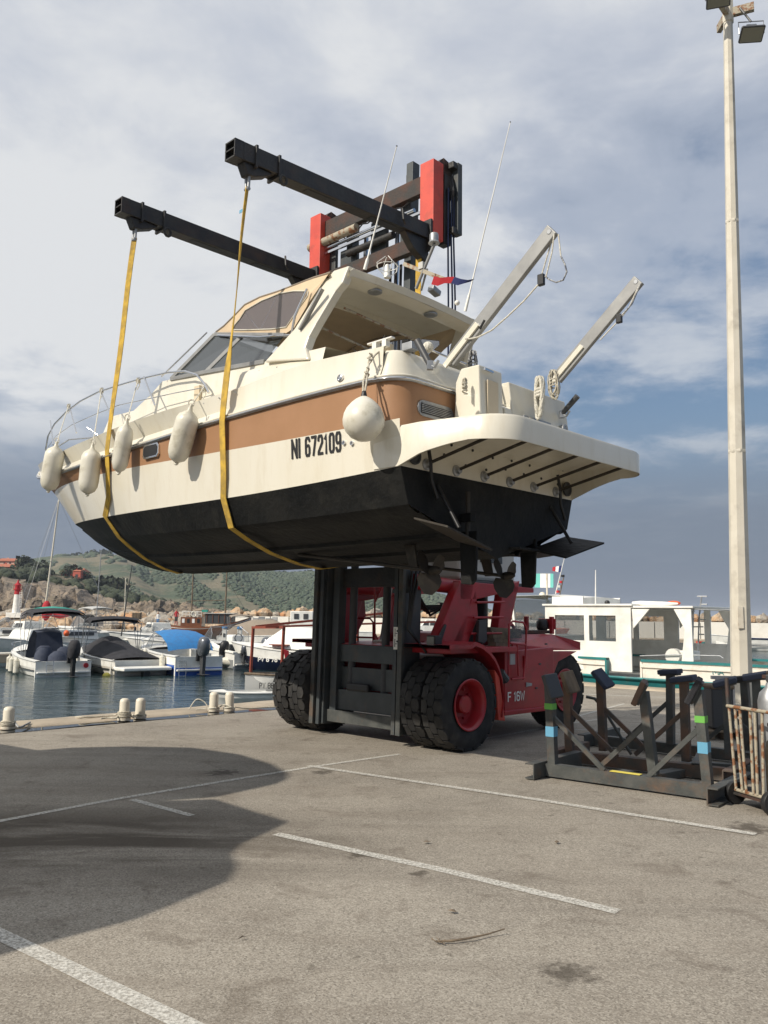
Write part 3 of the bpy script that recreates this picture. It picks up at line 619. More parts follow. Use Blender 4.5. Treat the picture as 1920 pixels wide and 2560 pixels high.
zR = tab([(955, 950), (850, 965), (700, 1008), (550, 1055), (430, 1095), (300, 1133), (200, 1165)], fR, 9.95, 4.02)
zS = tab([(965, 1052), (800, 1083), (569, 1126), (419, 1151), (318, 1173), (200, 1198)], fS, 9.25, 3.58)
zB = tab([(985, 1168), (800, 1197), (574, 1235), (463, 1258), (304, 1296)], fB, 8.45, 3.02)
zC = [(0, 2.52), (3.0, 2.50), (5.0, 2.56), (6.5, 2.70), (8.2, 2.93)]
zK = [(0, 2.16), (5.0, 2.14), (6.6, 2.36), (7.6, 2.66), (8.2, 2.91)]
print('zR', zR, 'zS', zS, 'zB', zB)
NT = 44
def smooth_tab(tb, deg=3):
    x = [p[0] for p in tb]; y = [p[1] for p in tb]; w = [3] + [1] * (len(x) - 2) + [6]; c_ = np.polyfit(x, y, deg, w=w); return lambda l: float(np.polyval(c_, l))
gR, gS, gB = smooth_tab(zR), smooth_tab(zS), smooth_tab(zB, 2); gC = smooth_tab(zC); gK = lambda l: interp([(0, 2.16), (3, 2.145), (5.0, 2.15), (5.8, 2.21), (6.6, 2.36), (7.1, 2.5), (7.6, 2.66), (8.2, 2.91)], l)
def curve(f, g, tip, sgn, t): l = t * tip; return (l, sgn * f(l), g(l))
TT = [1 - (1 - i / NT) ** 1.35 for i in range(NT + 1)]
hull_o = thing('motor_cruiser', bp(4, 0, 2.1), 'cream motor cruiser with a tan stripe hanging in yellow slings from the forklift', 'motorboat')
def band(fa, fb, n=3, sgns=(-1, 1), bulge=0.0):
    mb = MB()
    for sg in sgns:
        rows = []
        for t in TT:
            a = A(curve(*fa, sg, t)); b = A(curve(*fb, sg, t)); row = []
            for k in range(n + 1):
                u = k / n; p = a * (1 - u) + b * u; p[1] += sg * bulge * math.sin(math.pi * u) * min(1, (1 - t) * 4); row.append(B3(p))
            rows.append(row)
        mb.grid(rows)
    return mb
R_, S_, B_, C_, K_ = (fR, gR, 9.95), (fS, gS, 9.25), (fB, gB, 8.45), (fC, gC, 8.2), ((lambda l: 0.0), gK, 8.2)
_T = TT; TT = [.0265 + t * .9735 for t in _T]; band(R_, S_, 2).build('tan_stripe', M['tan'], hull_o, smooth=50); TT = _T
band(S_, B_, 3, bulge=.0).build('topsides', M['gel'], hull_o, smooth=50)
mb = band(B_, C_, 2)
for sg in (-1, 1):   # bottom with spray rails
    rows = []
    for t in TT:
        a = A(curve(*C_, sg, t)); k0 = A(curve(*K_, sg, t)); row = []
        for u, dz in ((0, 0), (.03, -.012), (.10, -.012), (.12, .01), (.40, 0), (.41, -.03), (.46, -.03), (.48, .0), (.70, 0), (.71, -.03), (.755, -.03), (.775, 0), (.95, 0), (1.0, -.02)):
            p = a * (1 - u) + k0 * u; p[2] += (.05 * math.sin(math.pi * u) * (-1) + dz) * min(1, (1 - t) * 3); row.append(B3(p))
        rows.append(row)
    mb.grid(rows)
zb0, zc0, zk0 = gB(0), gC(0), gK(0)
mb.poly([bp(0.0, -fB(0), zb0), bp(0, -fC(0), zc0), bp(0, 0, zk0 - .02), bp(0, fC(0), zc0), bp(0, fB(0), zb0)])
mb.build('bottom', M['antif'], hull_o, smooth=28)
# transom: cream panel above the boot line, then the rounded tan stern
zp = 3.17                      # swim platform top
ins = .05
MB().prism([bp(.0, -fB(0) + .004, zb0 + .002), bp(.0, fB(0) - .004, zb0 + .002), bp(.0, 1.31, zp), bp(0, -1.31, zp)], -BB * -.03).build('transom', M['gel'], hull_o)
def stern_band(z0, z1, inset, name, m_, out=0.0, rad=.22, rk=0.0):
    rows = [[], []]
    pts = []
    w = 1.33
    for k in range(9):
        a_ = math.pi / 2 * k / 8; pts.append((.02 + rad - rad * math.sin(a_) - (0) , -(w - rad + rad * math.cos(a_))))
    pts = [(.27, -fR(.27))] + pts
    full = pts + [(l, -s) for l, s in pts[::-1]]
    for l, s in full:
        sg = -1 if s < 0 else 1
        rows[0].append(bp(l - out, s + sg * out, z0)); rows[1].append(bp(l - out + rk, s + sg * (out - rk * .4), z1))
    return MB().grid(rows), full
g_, _ = stern_band(zp, gR(0), 0, 'x', None); g_.build('stern_band', M['tan'], hull_o, smooth=50)
# rubbing strake: metal-capped moulding along sheer and round the stern
def strake(off, h, r, name, m_, dz):
    mb = MB()
    for sg in (-1, 1):
        P = [(.5, -1.33 - off)] if False else []
        pts = [bp(l, sg * (fR(l) + off), gR(l) + dz) for l in [t * 9.93 for t in TT] if l > .24]
        st = [bp(.02 + .22 - .22 * math.sin(math.pi / 2 * k / 6) - off * math.sin(math.pi / 2 * k / 6), sg * (1.12 + (.22 + off) * math.cos(math.pi / 2 * k / 6)), gR(0) + dz) for k in range(6, -1, -1)]
        mb.tube([bp(.02 - off, 0, gR(0) + dz)] + st + pts + [bp(9.97, 0, gR(9.95) + dz)], r, 8)
    return mb.build(name, m_, hull_o, smooth=60)
strake(.012, 0, .020, 'rubbing_strake', M['zinc'], .005); strake(.03, 0, .008, 'strake_rod', M['chrome'], .005); strake(.004, 0, .014, 'strake_lip', M['gel'], .036)
# bulwark: outward facing band, undercut grey-looking band, deck edge
def upz(l):   # height of the top of the side moulding over the rail
    return interp([(0, .30), (1.2, .36), (2.2, .33), (3.0, .32), (4.5, .34), (6, .33), (8, .28), (9.95, .16)], l)
def side_profile(l):
    f = fR(l); z = gR(l); q = min(1, f / .5)
    h = upz(l); a = interp([(0, 0), (2.2, 0), (3.4, 1), (9.95, 1)], l)
    return [(f, z), (f - (.05 + .02 * a) * q, z + h * .40), (f - (.06 - .085 * a) * q - .0 * (1 - a), z + h * (.95 if a > 0 else 1)), (f - .06 * q - .01 * (1 - a), z + h)]
mb = MB()
for sg in (-1, 1):
    rows = []
    for t in TT:
        l = .24 + t * (9.95 - .24); rows.append([bp(l, sg * max(0, s), z) for s, z in side_profile(l)])
    mb.grid(rows)
mb.build('bulwark', M['gel'], hull_o, smooth=24)
# foredeck and cabin trunk
zdk = lambda l: gR(l) + upz(l)
base_px = [(282, 1044), (326, 1025), (387, 987), (424, 958)]
W0 = bS(428, 948, -1.0); W1 = bS(662, 904, -1.22)      # windscreen base ends (port)
T0 = bS(538, 836, -.86); T1 = bS(712, 838, -1.08)      # windscreen top ends
print('windscreen', W0, W1, T0, T1)
trunk = sorted([tuple(bS(x, y, -.85 if i else -.6)[[0, 2]]) for i, (x, y) in enumerate(base_px)]); print('trunk', trunk)
mb = MB(); rows = []
ltr = [W1[0] - .9] + [W1[0] + (W0[0] - W1[0]) * k / 3 for k in range(4)] + [p[0] for p in trunk if p[0] > W0[0] + .1] + [trunk[-1][0] + .5, 9.9]
def trunkz(l):
    if l <= W0[0]: return interp([(W1[0] - .9, W1[2] - .04), (W1[0], W1[2]), (W0[0], W0[2])], l)
    return interp([(W0[0], W0[2])] + [p for p in trunk if p[0] > W0[0] + .1] + [(trunk[-1][0] + .6, zdk(trunk[-1][0] + .6) + .03), (9.95, zdk(9.9) + .01)], l)
for l in ltr:
    f = max(.02, fR(l) - .07); zt = max(trunkz(l), zdk(l) + .01); fi = max(.01, min(f - .1 * min(1, f), interp([(0, 1.25), (W1[0], 1.22), (W0[0], 1.0), (trunk[-1][0] + .6, .55), (9.95, .01)], l)))
    rows.append([bp(l, -f, zdk(l)), bp(l, -fi - .04 * min(1, fi), zdk(l) + .005), bp(l, -fi, zt), bp(l, -fi * .6, zt + .03), bp(l, 0, zt + .04), bp(l, fi * .6, zt + .03), bp(l, fi, zt), bp(l, fi + .04 * min(1, fi), zdk(l) + .005), bp(l, f, zdk(l))])
mb.grid(rows); mb.build('coachroof', M['gel'], hull_o, smooth=35)
# aft coamings, cockpit
CT = [tuple(bS(x, y, -1.33)[[0, 2]]) for x, y in [(960, 866), (870, 877), (770, 895), (665, 905)]]; print('coam', CT)
def coz(l): return interp([(0.05, CT[0][1] - .01)] + CT, l)
mb = MB()
def coam_row(l, sg):
    return [bp(l, sg * (fR(l) - .07), zdk(l)), bp(l, sg * (fR(l) - .11), coz(l) - .04), bp(l, sg * (fR(l) - .14), coz(l)), bp(l, sg * (fR(l) - .26), coz(l)), bp(l, sg * (fR(l) - .29), coz(l) - .04), bp(l, sg * (fR(l) - .29), 3.05)]
for sg in (-1, 1): mb.grid([coam_row(l, sg) for l in (.26, .5, .8, 1.1, 1.5, 2.0, W1[0] + .3)])
# rounded stern corner and aft coaming, open gangway at the centre
def corner(sg):
    rows = []
    for k in range(9):
        a_ = math.pi / 2 * k / 8; cl, cs = .26, 1.10
        rr_ = lambda d: (cl - (.22 - d) * math.sin(a_), sg * (cs + (.22 - d) * math.cos(a_) + .012 * math.cos(a_)))
        hz = CT[0][1]; rows.append([bp(*rr_(0), gR(0) + .02), bp(*rr_(.05), gR(0) + .15), bp(*rr_(.08), hz - .04), bp(*rr_(.11), hz), bp(*rr_(.2), hz), bp(*rr_(.21), 3.05)])
    return rows
zq = CT[0][1]
for sg in (-1, 1):
    r_ = corner(sg); e = [(.04, 0), (.09, .13), (.12, zq - gR(0) - .06), (.15, zq - gR(0) - .02), (.24, zq - gR(0) - .02), (.25, 3.05 - gR(0) - .02)]
    r_.append([bp(l_, sg * (.14 if sg < 0 else .16), gR(0) + .02 + dz) for l_, dz in e]); mb.grid(r_)
    mb.poly([bp(l_, sg * (.14 if sg < 0 else .16), gR(0) + .02 + dz) for l_, dz in e])
mb.build('cockpit_coaming', M['gel'], hull_o, smooth=35)
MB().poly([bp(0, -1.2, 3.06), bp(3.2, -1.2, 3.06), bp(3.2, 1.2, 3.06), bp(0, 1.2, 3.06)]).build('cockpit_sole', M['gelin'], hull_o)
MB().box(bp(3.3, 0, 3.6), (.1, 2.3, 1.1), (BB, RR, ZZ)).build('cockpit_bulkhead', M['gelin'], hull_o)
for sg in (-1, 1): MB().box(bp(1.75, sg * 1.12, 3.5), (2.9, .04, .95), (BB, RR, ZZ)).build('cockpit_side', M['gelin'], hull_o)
MB().prism([bp(.05, -1.04, 3.0), bp(.05, 1.04, 3.0), bp(.05, 1.04, 3.5), bp(.05, -1.04, 3.5)], BB * .05).build('stern_bulkhead', M['gel'], hull_o)
# swim platform: rounded slab with a deep lip, side wings, soffit
PW, PA, PR = 1.22, -.94, .32
pt = []
for k in range(9): a_ = math.pi / 2 * k / 8; pt.append((PA + PR - PR * math.sin(a_), -(PW - PR + PR * math.cos(a_))))
outl = [(.02, -1.33), (-.2, -1.32)] + pt + [(l, -s) for l, s in pt[::-1]] + [(-.2, 1.32), (.02, 1.33)]
def lipz(l): return zp - .27 + (0 if l > -.6 else 0)
wing = [(0.0, zb0 + .0), (-.12, zb0 + .055), (-.28, zb0 + .10), (-.46, zb0 + .135), (-.62, zp - .19), (-.8, zp - .20)]
def botz(l): return interp(sorted(wing + [(-1.1, zp - .20)]), l)
def densify(o, n=6):
    r = []
    for a, b in zip(o[:-1], o[1:]):
        m_ = n if abs(a[0] - b[0]) > .3 else 1
        for k in range(m_): r.append((a[0] + (b[0] - a[0]) * k / m_, a[1] + (b[1] - a[1]) * k / m_))
    return r + [o[-1]]
outl = densify([(.3, -1.335)] + outl + [(.3, 1.335)])
mb = MB(); rows = []
for i, (l, s) in enumerate(outl):
    zz_ = interp([(-1, zp), (.0, zp), (.3, zp - .03)], l); b_ = botz(min(0, l)) if l <= 0 else zb0 - .0; p0 = A((l, s)); c0 = A((-.2, 0)); inn = unit(c0 - p0)
    rows.append([bp(l, s, b_), bp(l, s, zz_ - .02), bp(*(p0 + inn * .015), zz_)])
mb.grid(rows); mb.build('platform_lip', M['gel'], hull_o, smooth=40)
mb = MB(); inner = [tuple(A((l, s)) + unit(A((-.2, 0)) - A((l, s))) * .02) for l, s in outl if l <= 0.02]
mb.poly([bp(l, s, zp) for l, s in inner]); mb.build('platform_top', M['gel'], hull_o)
mb = MB(); mb.poly([bp(l, s, zp - .06) for l, s in inner]); mb.grid([[bp(l, s, botz(l)), bp(l, s * .985, zp - .06)] for l, s in inner])
mb.build('platform_soffit', M['gel'], hull_o, smooth=30)
for k in range(6):      # bracing rods from the transom foot to the lip
    s0 = -1.0 + k * .40; a = bp(-.02, s0, zb0 + .06); b = bp(PA + .06, s0 - .02, zp - .10)
    rod = MB().tube([a, b], .015, 8).build('bracing_rod', M['ochre'], hull_o, smooth=60)
    MB().lathe(bp(.0, s0, zb0 + .055), -BB, [(.05, 0), (.05, .012), (.03, .02), (.028, .05), (.015, .055)], 14).build('rod_foot', M['zinc'], rod, smooth=40)
rg = random.Random(2); mb = MB()
for k in range(16): mb.lathe(bp(-.032, -1.1 + (k % 8) * .3 + (k // 8) * .1, zb0 + .14 + .12 * (k // 8) + rg.uniform(-.03, .03)), -BB, [(.013, -.005), (.013, .004)], 8)
mb.build('through_hull_hole', M['black'], hull_o)
for s in (-1.18, 1.18): MB().lathe(bp(-.032, s, zb0 + .10), -BB, [(.075, -.01), (.075, .008), (.06, .008), (.055, -.004)], 18).build('exhaust_outlet', M['dkgrey'], hull_o, smooth=30)
# vent grille on the quarter
vc = A((.012, -.86, 3.385))
def stad(l, s0, s1, z, h, n=6):
    P = []
    for k in range(n + 1): a_ = math.pi / 2 + math.pi * k / n; P.append(bp(l, s0 + h / 2 + h / 2 * math.cos(a_), z + h / 2 * math.sin(a_)))
    for k in range(n + 1): a_ = -math.pi / 2 + math.pi * k / n; P.append(bp(l, s1 - h / 2 + h / 2 * math.cos(a_), z + h / 2 * math.sin(a_)))
    return P
vt = MB().prism(stad(.02, -1.10, -.62, 3.37, .14), -BB * .012).build('vent_frame', M['zinc'], hull_o)
MB().prism([bp(.004, -1.06, 3.415), bp(.004, -.66, 3.415), bp(.004, -.66, 3.325), bp(.004, -1.06, 3.325)], -BB * .002).build('vent_opening', M['black'], vt)
for k in range(6): MB().beam(bp(-.004, -1.055, 3.335 + k * .0145), bp(-.004, -.665, 3.335 + k * .0145), .006, .005).build('vent_slat', M['zinc'], vt)
# portlights
for (x, y, w) in [(383, 1128, .30), (300, 1140, .26), (158, 1178, .20)]:
    p = onH(x, y, fS); l, z = p[0], p[2]; h = .125; d = A((fR(l + .05) - fR(l - .05)) / .1); P = []
    t_ = unit(bp(l + .1, -fR(l + .1), z) - bp(l - .1, -fR(l - .1), z)); n_ = unit(np.cross(t_, ZZ)); n_ = n_ if n_ @ RR < 0 else -n_; c0 = bp(l, -(fR(l) * .55 + fS(l) * .45), z)
    def rr4(w_, h_, off): return [c0 + n_ * off + t_ * (sx * w_ / 2 + cx) + ZZ * (sy * h_ / 2 + cy) for sx, sy, cs in ((1, 1, ((0, -.03), (-.03, 0))), (-1, 1, ((.03, 0), (0, -.03))), (-1, -1, ((0, .03), (.03, 0))), (1, -1, ((-.03, 0), (0, .03)))) for cx, cy in cs]
    pf = MB().prism(rr4(w + .04, h + .04, -.02), n_ * .045).build('portlight_frame', M['chrome'], hull_o, bevel=.004); MB().prism(rr4(w, h, .0), n_ * .028).build('portlight_pane', M['black'], pf)
# registration and small fittings
q0 = onH(733, 1149, fB); q1 = onH(843, 1132, fB)
a_ = bp(q0[0], -(fS(q0[0]) * .5 + fB(q0[0]) * .5), q0[2]); b_ = bp(q1[0], -(fS(q1[0]) * .5 + fB(q1[0]) * .5), q1[2])
nrm_ = unit(np.cross(b_ - a_, ZZ))
def wp_reg(q):
    l = LS(q)[0] - LT; z = q[2]; u = (z - gB(l)) / (gS(l) - gB(l)); s = -(fB(l) * (1 - u) + fS(l) * u); return bp(l, s, z)
text_part('NI 672109', M['black'], hull_o, a_, b_ - a_, ZZ * 1.0, .185, st=.135, depth=.006, width=np.linalg.norm(b_ - a_) + .07, name='registration', warp=wp_reg)
for (x, y) in [(860, 1107), (880, 1108)]:
    p = onH(x, y, fS); MB().lathe(bp(p[0], -fS(p[0]) + .01, p[2]), -RR, [(.02, 0), (.02, .02), (.011, .02), (.011, .01)], 12).build('skin_fitting', M['chrome'], hull_o, smooth=40)
p = bS(846, 944, -1.36); MB().lathe(bp(p[0], -1.335, p[2]), -RR, [(.034, -.02), (.034, .012), (.024, .016), (.022, .01), (.008, .012)], 20).build('fuel_cap', M['chrome'], hull_o, smooth=40)
mb = MB()
for k in range(14): l = .35 + k * .27; mb.lathe(bp(l, -(fR(l) - .112 if l < 2 else fR(l) - .03), coz(l) - .05 if l < 2 else zdk(l) - .06), -RR, [(.007, -.006), (.007, .006)], 8)
mb.build('screw_cover', M['zinc'], hull_o)
# ------------------------------------------------ windscreen
def mir(p): return A((p[0], -p[1], p[2]))
def bar(a, b, w, h, name, m_, par=hull_o): return MB().beam(B3(a), B3(b), w, h).build(name, m_, par, bevel=.004)
ws = MB()
D0 = bS(516, 930, -1.10); D1 = bS(606, 840, -.96); ws.grid([[B3(W0), B3(D0), B3(W1)], [B3(T0), B3(D1), B3(T1)]]).build('side_pane', M['glass'], hull_o)
MB().grid([[B3(mir(W0)), B3(mir(D0)), B3(mir(W1))], [B3(mir(T0)), B3(mir(D1)), B3(mir(T1))]]).build('side_pane', M['glass'], hull_o)
F0 = A((W0[0] + .28, 0, W0[2] + .06)); F1 = A((T0[0] + .18, 0, T0[2] + .03))
for sg in (1, -1):
    w0, t0 = (W0, T0) if sg < 0 else (mir(W0), mir(T0)); MB().grid([[B3(w0), B3((w0 + F0) / 2 + A((.05, 0, 0))), B3(F0)], [B3(t0), B3((t0 + F1) / 2 + A((.03, 0, 0))), B3(F1)]]).build('front_pane', M['glass'], hull_o)
fr = [(W0, T0), (T0, T1), (D0, D1), (W0, D0), (D0, W1)]
for a, b in fr:
    for f_ in (lambda p: p, mir): bar(f_(a), f_(b), .035, .045, 'windscreen_frame', M['alu'])
for a, b in [(W0, F0), (T0, F1), (F0, F1)]:
    bar(a, b, .03, .04, 'windscreen_frame', M['alu']); 
    if a is not F0: bar(mir(a), b, .03, .04, 'windscreen_frame', M['alu'])
o_ = A((.14, -.05, .05)); MB().tube([B3(W0 + o_), B3(T0 + o_ * .8)], .009, 8).build('grab_rail', M['chrome'], hull_o, smooth=60)
# ------------------------------------------------ arch, hardtop
HT, HL = 4.96, 1.0
hw = 1.0
# hardtop slab: rounded edges, recessed liner
C0 = bS(873, 663, -1.0); HL, HT = C0[0], C0[2]; print('hardtop', C0, bL(1192, 795, HL))
HF = bS(826, 679, -1.0)[0] + .55
mb = MB(); rows = []
for l, z, wd in [(HL, HT - .10, hw + .0), (HL - .02, HT - .03, hw), (HL + .03, HT, hw - .03), (HF, HT + .0, hw - .02), (HF, HT - .08, hw - .02)]:
    rows.append([bp(l, s * wd, z + .035 * (1 - s * s) - (.0 if abs(s) < 1 else .03)) for s in (-1, -.96, -.6, -.2, .2, .6, .96, 1)])
mb.grid(rows); mb.build('hardtop', M['gel'], hull_o, smooth=40)
LI = bZ(856, 706, HT - .13); LI2 = bZ(1139, 823, HT - .13); print('liner edge', LI, LI2)
le = min(LI[0], LI2[0]); le = max(le, HL + .18)
mb = MB(); mb.grid([[bp(l, s * hw, z + .03 * (1 - s * s)) for s in (-1, -.5, 0, .5, 1)] for l, z in ((HL, HT - .10), (HL + .06, HT - .125), (le, HT - .13))]).build('hardtop_underside', M['gel'], hull_o, smooth=30)
for (x, y) in [(948, 727), (1085, 785)]:
    q = bZ(x, y, HT - .115); MB().lathe(bp((HL + le) / 2, q[1], HT - .105), -ZZ, [(.075, 0), (.075, .012), (.06, .02), (.05, .02)], 20).build('ceiling_lamp', M['zinc'], hull_o, smooth=30)
# arch legs: outline in the side plane, given thickness
AO = [(1.99 + 0, 0)]
outer_px = [(660, 905), (735, 822), (790, 735), (833, 676), (873, 663)]
inner_px = [(856, 706), (838, 728), (790, 809), (772, 842), (763, 868), (770, 898)]
def legS(y): return interp([(663, -1.0), (900, -1.28)], y)
for sg in (-1, 1):
    P = [bS(x, y, legS(y)) for x, y in outer_px + inner_px]
    P = [A((p[0], p[1] * (1 if sg < 0 else -1), p[2])) for p in P]
    MB().prism([B3(p) for p in P], RR * (.10 if sg < 0 else -.10)).build('arch_leg', M['gel'], hull_o, bevel=.018)
# soft top: canvas roof between hardtop and windscreen with side curtains
cv_px = [(826, 682), (785, 694), (700, 727), (650, 743), (612, 762), (590, 785), (560, 815), (540, 830)]
top = [bS(x, y, interp([(540, -.86), (830, -1.0)], x)) for x, y in cv_px]
mb = MB(); mb.grid([[B3(A((p[0], p[1] * s, p[2] + .05 * (1 - s * s) + .012 * math.sin(i * 2 + s * 5)))) for s in (1, .8, .4, 0, -.4, -.8, -1)] for i, p in enumerate([A((HL + .3, -1.0, HT - .02))] + top)]); mb.build('canvas_roof', M['canvas'], hull_o, smooth=70)
def curtain(sg):
    f_ = (lambda p: p) if sg < 0 else mir
    bot = [bS(x, y, interp([(540, -.86), (830, -1.08)], x)) for x, y in [(822, 684), (775, 752), (735, 820), (712, 835), (650, 836), (600, 836), (560, 836), (540, 834)]]
    up = top
    win_u = [(772, 728), (735, 728), (700, 734), (655, 752), (614, 776), (600, 798), (588, 812), (583, 822)]; win_b = [(770, 740), (745, 775), (716, 818), (680, 823), (650, 824), (620, 825), (600, 825), (586, 825)]
    wu = [bS(x, y, interp([(540, -.87), (830, -1.05)], x)) for x, y in win_u]; wb = [bS(x, y, interp([(540, -.87), (830, -1.06)], x)) for x, y in win_b]
    MB().grid([[B3(f_(p)) for p in up], [B3(f_(p)) for p in wu]]).grid([[B3(f_(p)) for p in wb], [B3(f_(p)) for p in bot]]).grid([[B3(f_(up[0])), B3(f_(bot[0]))], [B3(f_(wu[0])), B3(f_(wb[0]))]]).grid([[B3(f_(up[-1])), B3(f_(bot[-1]))], [B3(f_(wu[-1])), B3(f_(wb[-1]))]]).build('side_curtain', M['canvas'], hull_o, smooth=40)
    MB().grid([[B3(f_(p)) for p in wu], [B3(f_(p)) for p in wb]]).build('curtain_window', M['vinyl'], hull_o)
    MB().tube([B3(f_(p)) + (-RR * .006 if sg < 0 else RR * .006) for p in wu + wb[::-1] + [wu[0]]], .006, 6).build('window_piping', M['fender'], hull_o)
    MB().tube([B3(f_(p)) for p in top], .011, 6).build('canvas_hem', M['taupe'], hull_o)
    for pa, pb in [((612, 780), (650, 826)), ((692, 740), (650, 826))]: MB().tube([B3(f_(bS(*pa, -.84))), B3(f_(bS(*pb, -.9)))], .009, 6).build('canopy_bow', M['chrome'], hull_o)
curtain(-1); curtain(1)
MB().tube([B3(bS(768, 722, -1.08)), B3(bS(737, 790, -1.12)), B3(bS(728, 838, -1.14)), B3(bS(650, 842, -1.1)), B3(bS(545, 838, -.9))], .014, 8).build('curtain_track', M['chrome'], hull_o, smooth=60)
MB().beam(B3(bS(806, 722, -1.16)), B3(bS(750, 825, -1.2)), .05, .018).build('arch_plate', M['alu'], hull_o)
# tubes under the roof
for z_, s0 in ((HT - .2, -.9), (HT - .45, -1.05)):
    a = bS(860, 770, -.8) if z_ > HT - .3 else bS(795, 815, -1.0); b = bL(1035, 850, a[0] - .2) if z_ > HT - .3 else bL(925, 875, a[0] - .2)
    MB().tube([B3(a), B3(b), B3(b) - ZZ * .25], .012, 6).build('awning_tube', M['flake'], hull_o)
# ------------------------------------------------ bow rail
mb = MB(); rp = [(522, 982), (510, 958), (492, 937), (462, 928), (420, 931), (358, 945), (300, 962), (245, 980), (200, 1003), (165, 1030), (136, 1060), (120, 1090), (114, 1125)]
def rs(x): return interp([(114, -.05), (136, -.55), (200, -.85), (300, -1.05), (420, -1.17), (525, -1.24)], x)
R3 = [bS(x, y, rs(x)) for x, y in rp]
mb.tube([B3(p) for p in R3] + [B3(mir(p)) for p in R3[::-1]], .013, 8); mb.build('bow_rail', M['chrome'], hull_o, smooth=60)
mb = MB(); mp_ = [(514, 968), (440, 982), (380, 995), (300, 1012), (240, 1035), (180, 1062), (140, 1090), (120, 1118)]; P_ = [bS(x, y, rs(x)) for x, y in mp_]
mb.tube([B3(p) for p in P_] + [B3(mir(p)) for p in P_[::-1]], .006, 6); mb.build('mid_rail', M['chrome'], hull_o)
for (x0, y0, x1, y1) in [(360, 942, 388, 1015), (252, 978, 281, 1048), (175, 1020, 191, 1082), (126, 1052, 133, 1112)]:
    a = bS(x0, y0, rs(x0)); b = bS(x1, y1, rs(x1) - .0); b = onH(x1, y1, lambda l: max(.0, fR(l) - .12))
    for f_ in (lambda p: p, mir): MB().tube([B3(f_(a)), B3(f_(b))], .011, 8).build('stanchion', M['chrome'], hull_o, smooth=60)
# ------------------------------------------------ stern furniture
MB().prism([bp(-.32, -.66, zp), bp(-.02, -.66, zp), bp(-.04, -.66, 3.66), bp(-.10, -.66, 3.78), bp(-.30, -.66, 3.78)], RR * .34).build('step_box', M['gel'], hull_o, bevel=.015)
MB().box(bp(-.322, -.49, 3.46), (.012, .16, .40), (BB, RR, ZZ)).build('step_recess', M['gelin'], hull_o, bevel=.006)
MB().beam(bp(-.33, -.62, 3.74), bp(-.33, -.50, 3.735), .02, .02).build('hinge', M['chrome'], hull_o)
MB().prism([bp(-.05, -.24, zp), bp(-.30, -.24, zp), bp(-.27, -.24, 3.48), bp(-.05, -.24, 3.56)], RR * .11).build('gangway_post', M['gel'], hull_o, bevel=.012)
MB().prism([bp(.02, .16, zp), bp(-.12, .16, zp), bp(-.03, .16, zq - .03), bp(.06, .16, zq - .03)], RR * 1.0).build('aft_bulkhead', M['gel'], hull_o, bevel=.012)
MB().box(bp(-.12, .50, 3.42), (.02, .46, .22), (BB, RR, ZZ)).build('locker_recess', M['zinc'], hull_o)
MB().lathe(bp(-.10, 1.02, 3.52), -BB, [(.05, -.02), (.05, .02), (.035, .025), (.03, .02)], 18).build('deck_lamp', M['zinc'], hull_o, smooth=30)
MB().beam(bp(-.12, -.2, zp + .02), bp(-.12, 1.15, zp + .02), .02, .03).build('strake_aft', M['zinc'], hull_o)
mb = MB(); mb.tube([bp(-.02, -.08, zq - .3), bp(-.02, -.08, zq - .02)], .022, 10); mb.build('gate_post', M['chrome'], hull_o, smooth=60)
MB().tube([bp(.06, -.08, zq - .05), bp(.06, .75, zq - .08)], .012, 8).build('stern_rail', M['chrome'], hull_o, smooth=60)
MB().tube([bp(.15, -1.05, zq + .10), bp(.13, -.3, zq + .07)], .011, 8).build('stern_rail', M['chrome'], hull_o, smooth=60)
for nm_, a, b in (('p', bS(1043, 852, -1.30), bS(1075, 912, -1.30)), ('s', bS(1444, 990, .98), bS(1405, 1035, .98))):
    rh = MB().tube([B3(b), B3(a)], [.026, .030], 12).build('rod_holder', M['dkgrey'], hull_o, smooth=50)
    MB().beam(B3(b) - ZZ * .04, B3(b) + ZZ * .03, .05, .05).tube([B3(b) + RR * .0, B3(b) - BB * .05 - ZZ * .03, B3(b) - BB * .09 + ZZ * .02], .012, 6).build('rod_clamp', M['zinc'], rh)
cl = bS(952, 868, -1.2); MB().box(B3(cl + A((0, 0, .055))), (.30, .05, .016), (BB, RR, ZZ)).build('cleat', M['white'], hull_o, bevel=.006)
mb = MB(); mb.box(B3(cl + A((.06, 0, .02))), (.05, .05, .06), (BB, RR, ZZ)).box(B3(cl + A((-.06, 0, .02))), (.05, .05, .06), (BB, RR, ZZ)).build('cleat_foot', M['white'], hull_o)
MB().box(B3(bS(1025, 868, -1.1) + A((0, 0, 0))), (.12, .09, .07), (BB, RR, ZZ)).build('fairlead', M['zinc'], hull_o, bevel=.006)
# davit booms
def boom(s, base, tip, slot0, slot1, base2):
    a = bS(*base, s); b = bS(*tip, s); d = unit(b - a); o = MB()
    o.beam(B3(a), B3(b), .125, .05, up=RR).build('davit_boom', M['alu'], hull_o, bevel=.006)
    ob = [c for c in hull_o.children][-1]
    a2 = a + A((0, .0, 0)); MB().beam(B3(a - d * .06 + A((0, -.035, 0))), B3(a + d * .42 + A((0, -.035, 0))), .05, .02, up=RR).build('boom_foot', M['gel'], ob)
    p0 = bS(*slot0, s - .024); p1 = bS(*slot1, s - .024); MB().tube([B3(p0), B3(p1)], [.012, .012], 8).build('boom_slot', M['black'], ob)
    MB().lathe(B3(b - d * .03 + A((0, -.03, 0))), RR, [(.02, 0), (.03, .01), (.03, .05), (.02, .06)], 12).build('sheave', M['zinc'], ob, smooth=40)
    return a, b, ob
b1 = boom(-.62, (1128, 905), (1383, 574), (1212, 800), (1200, 822), None)
b2 = boom(.95, (1392, 948), (1598, 700), (1438, 890), (1425, 905), None)
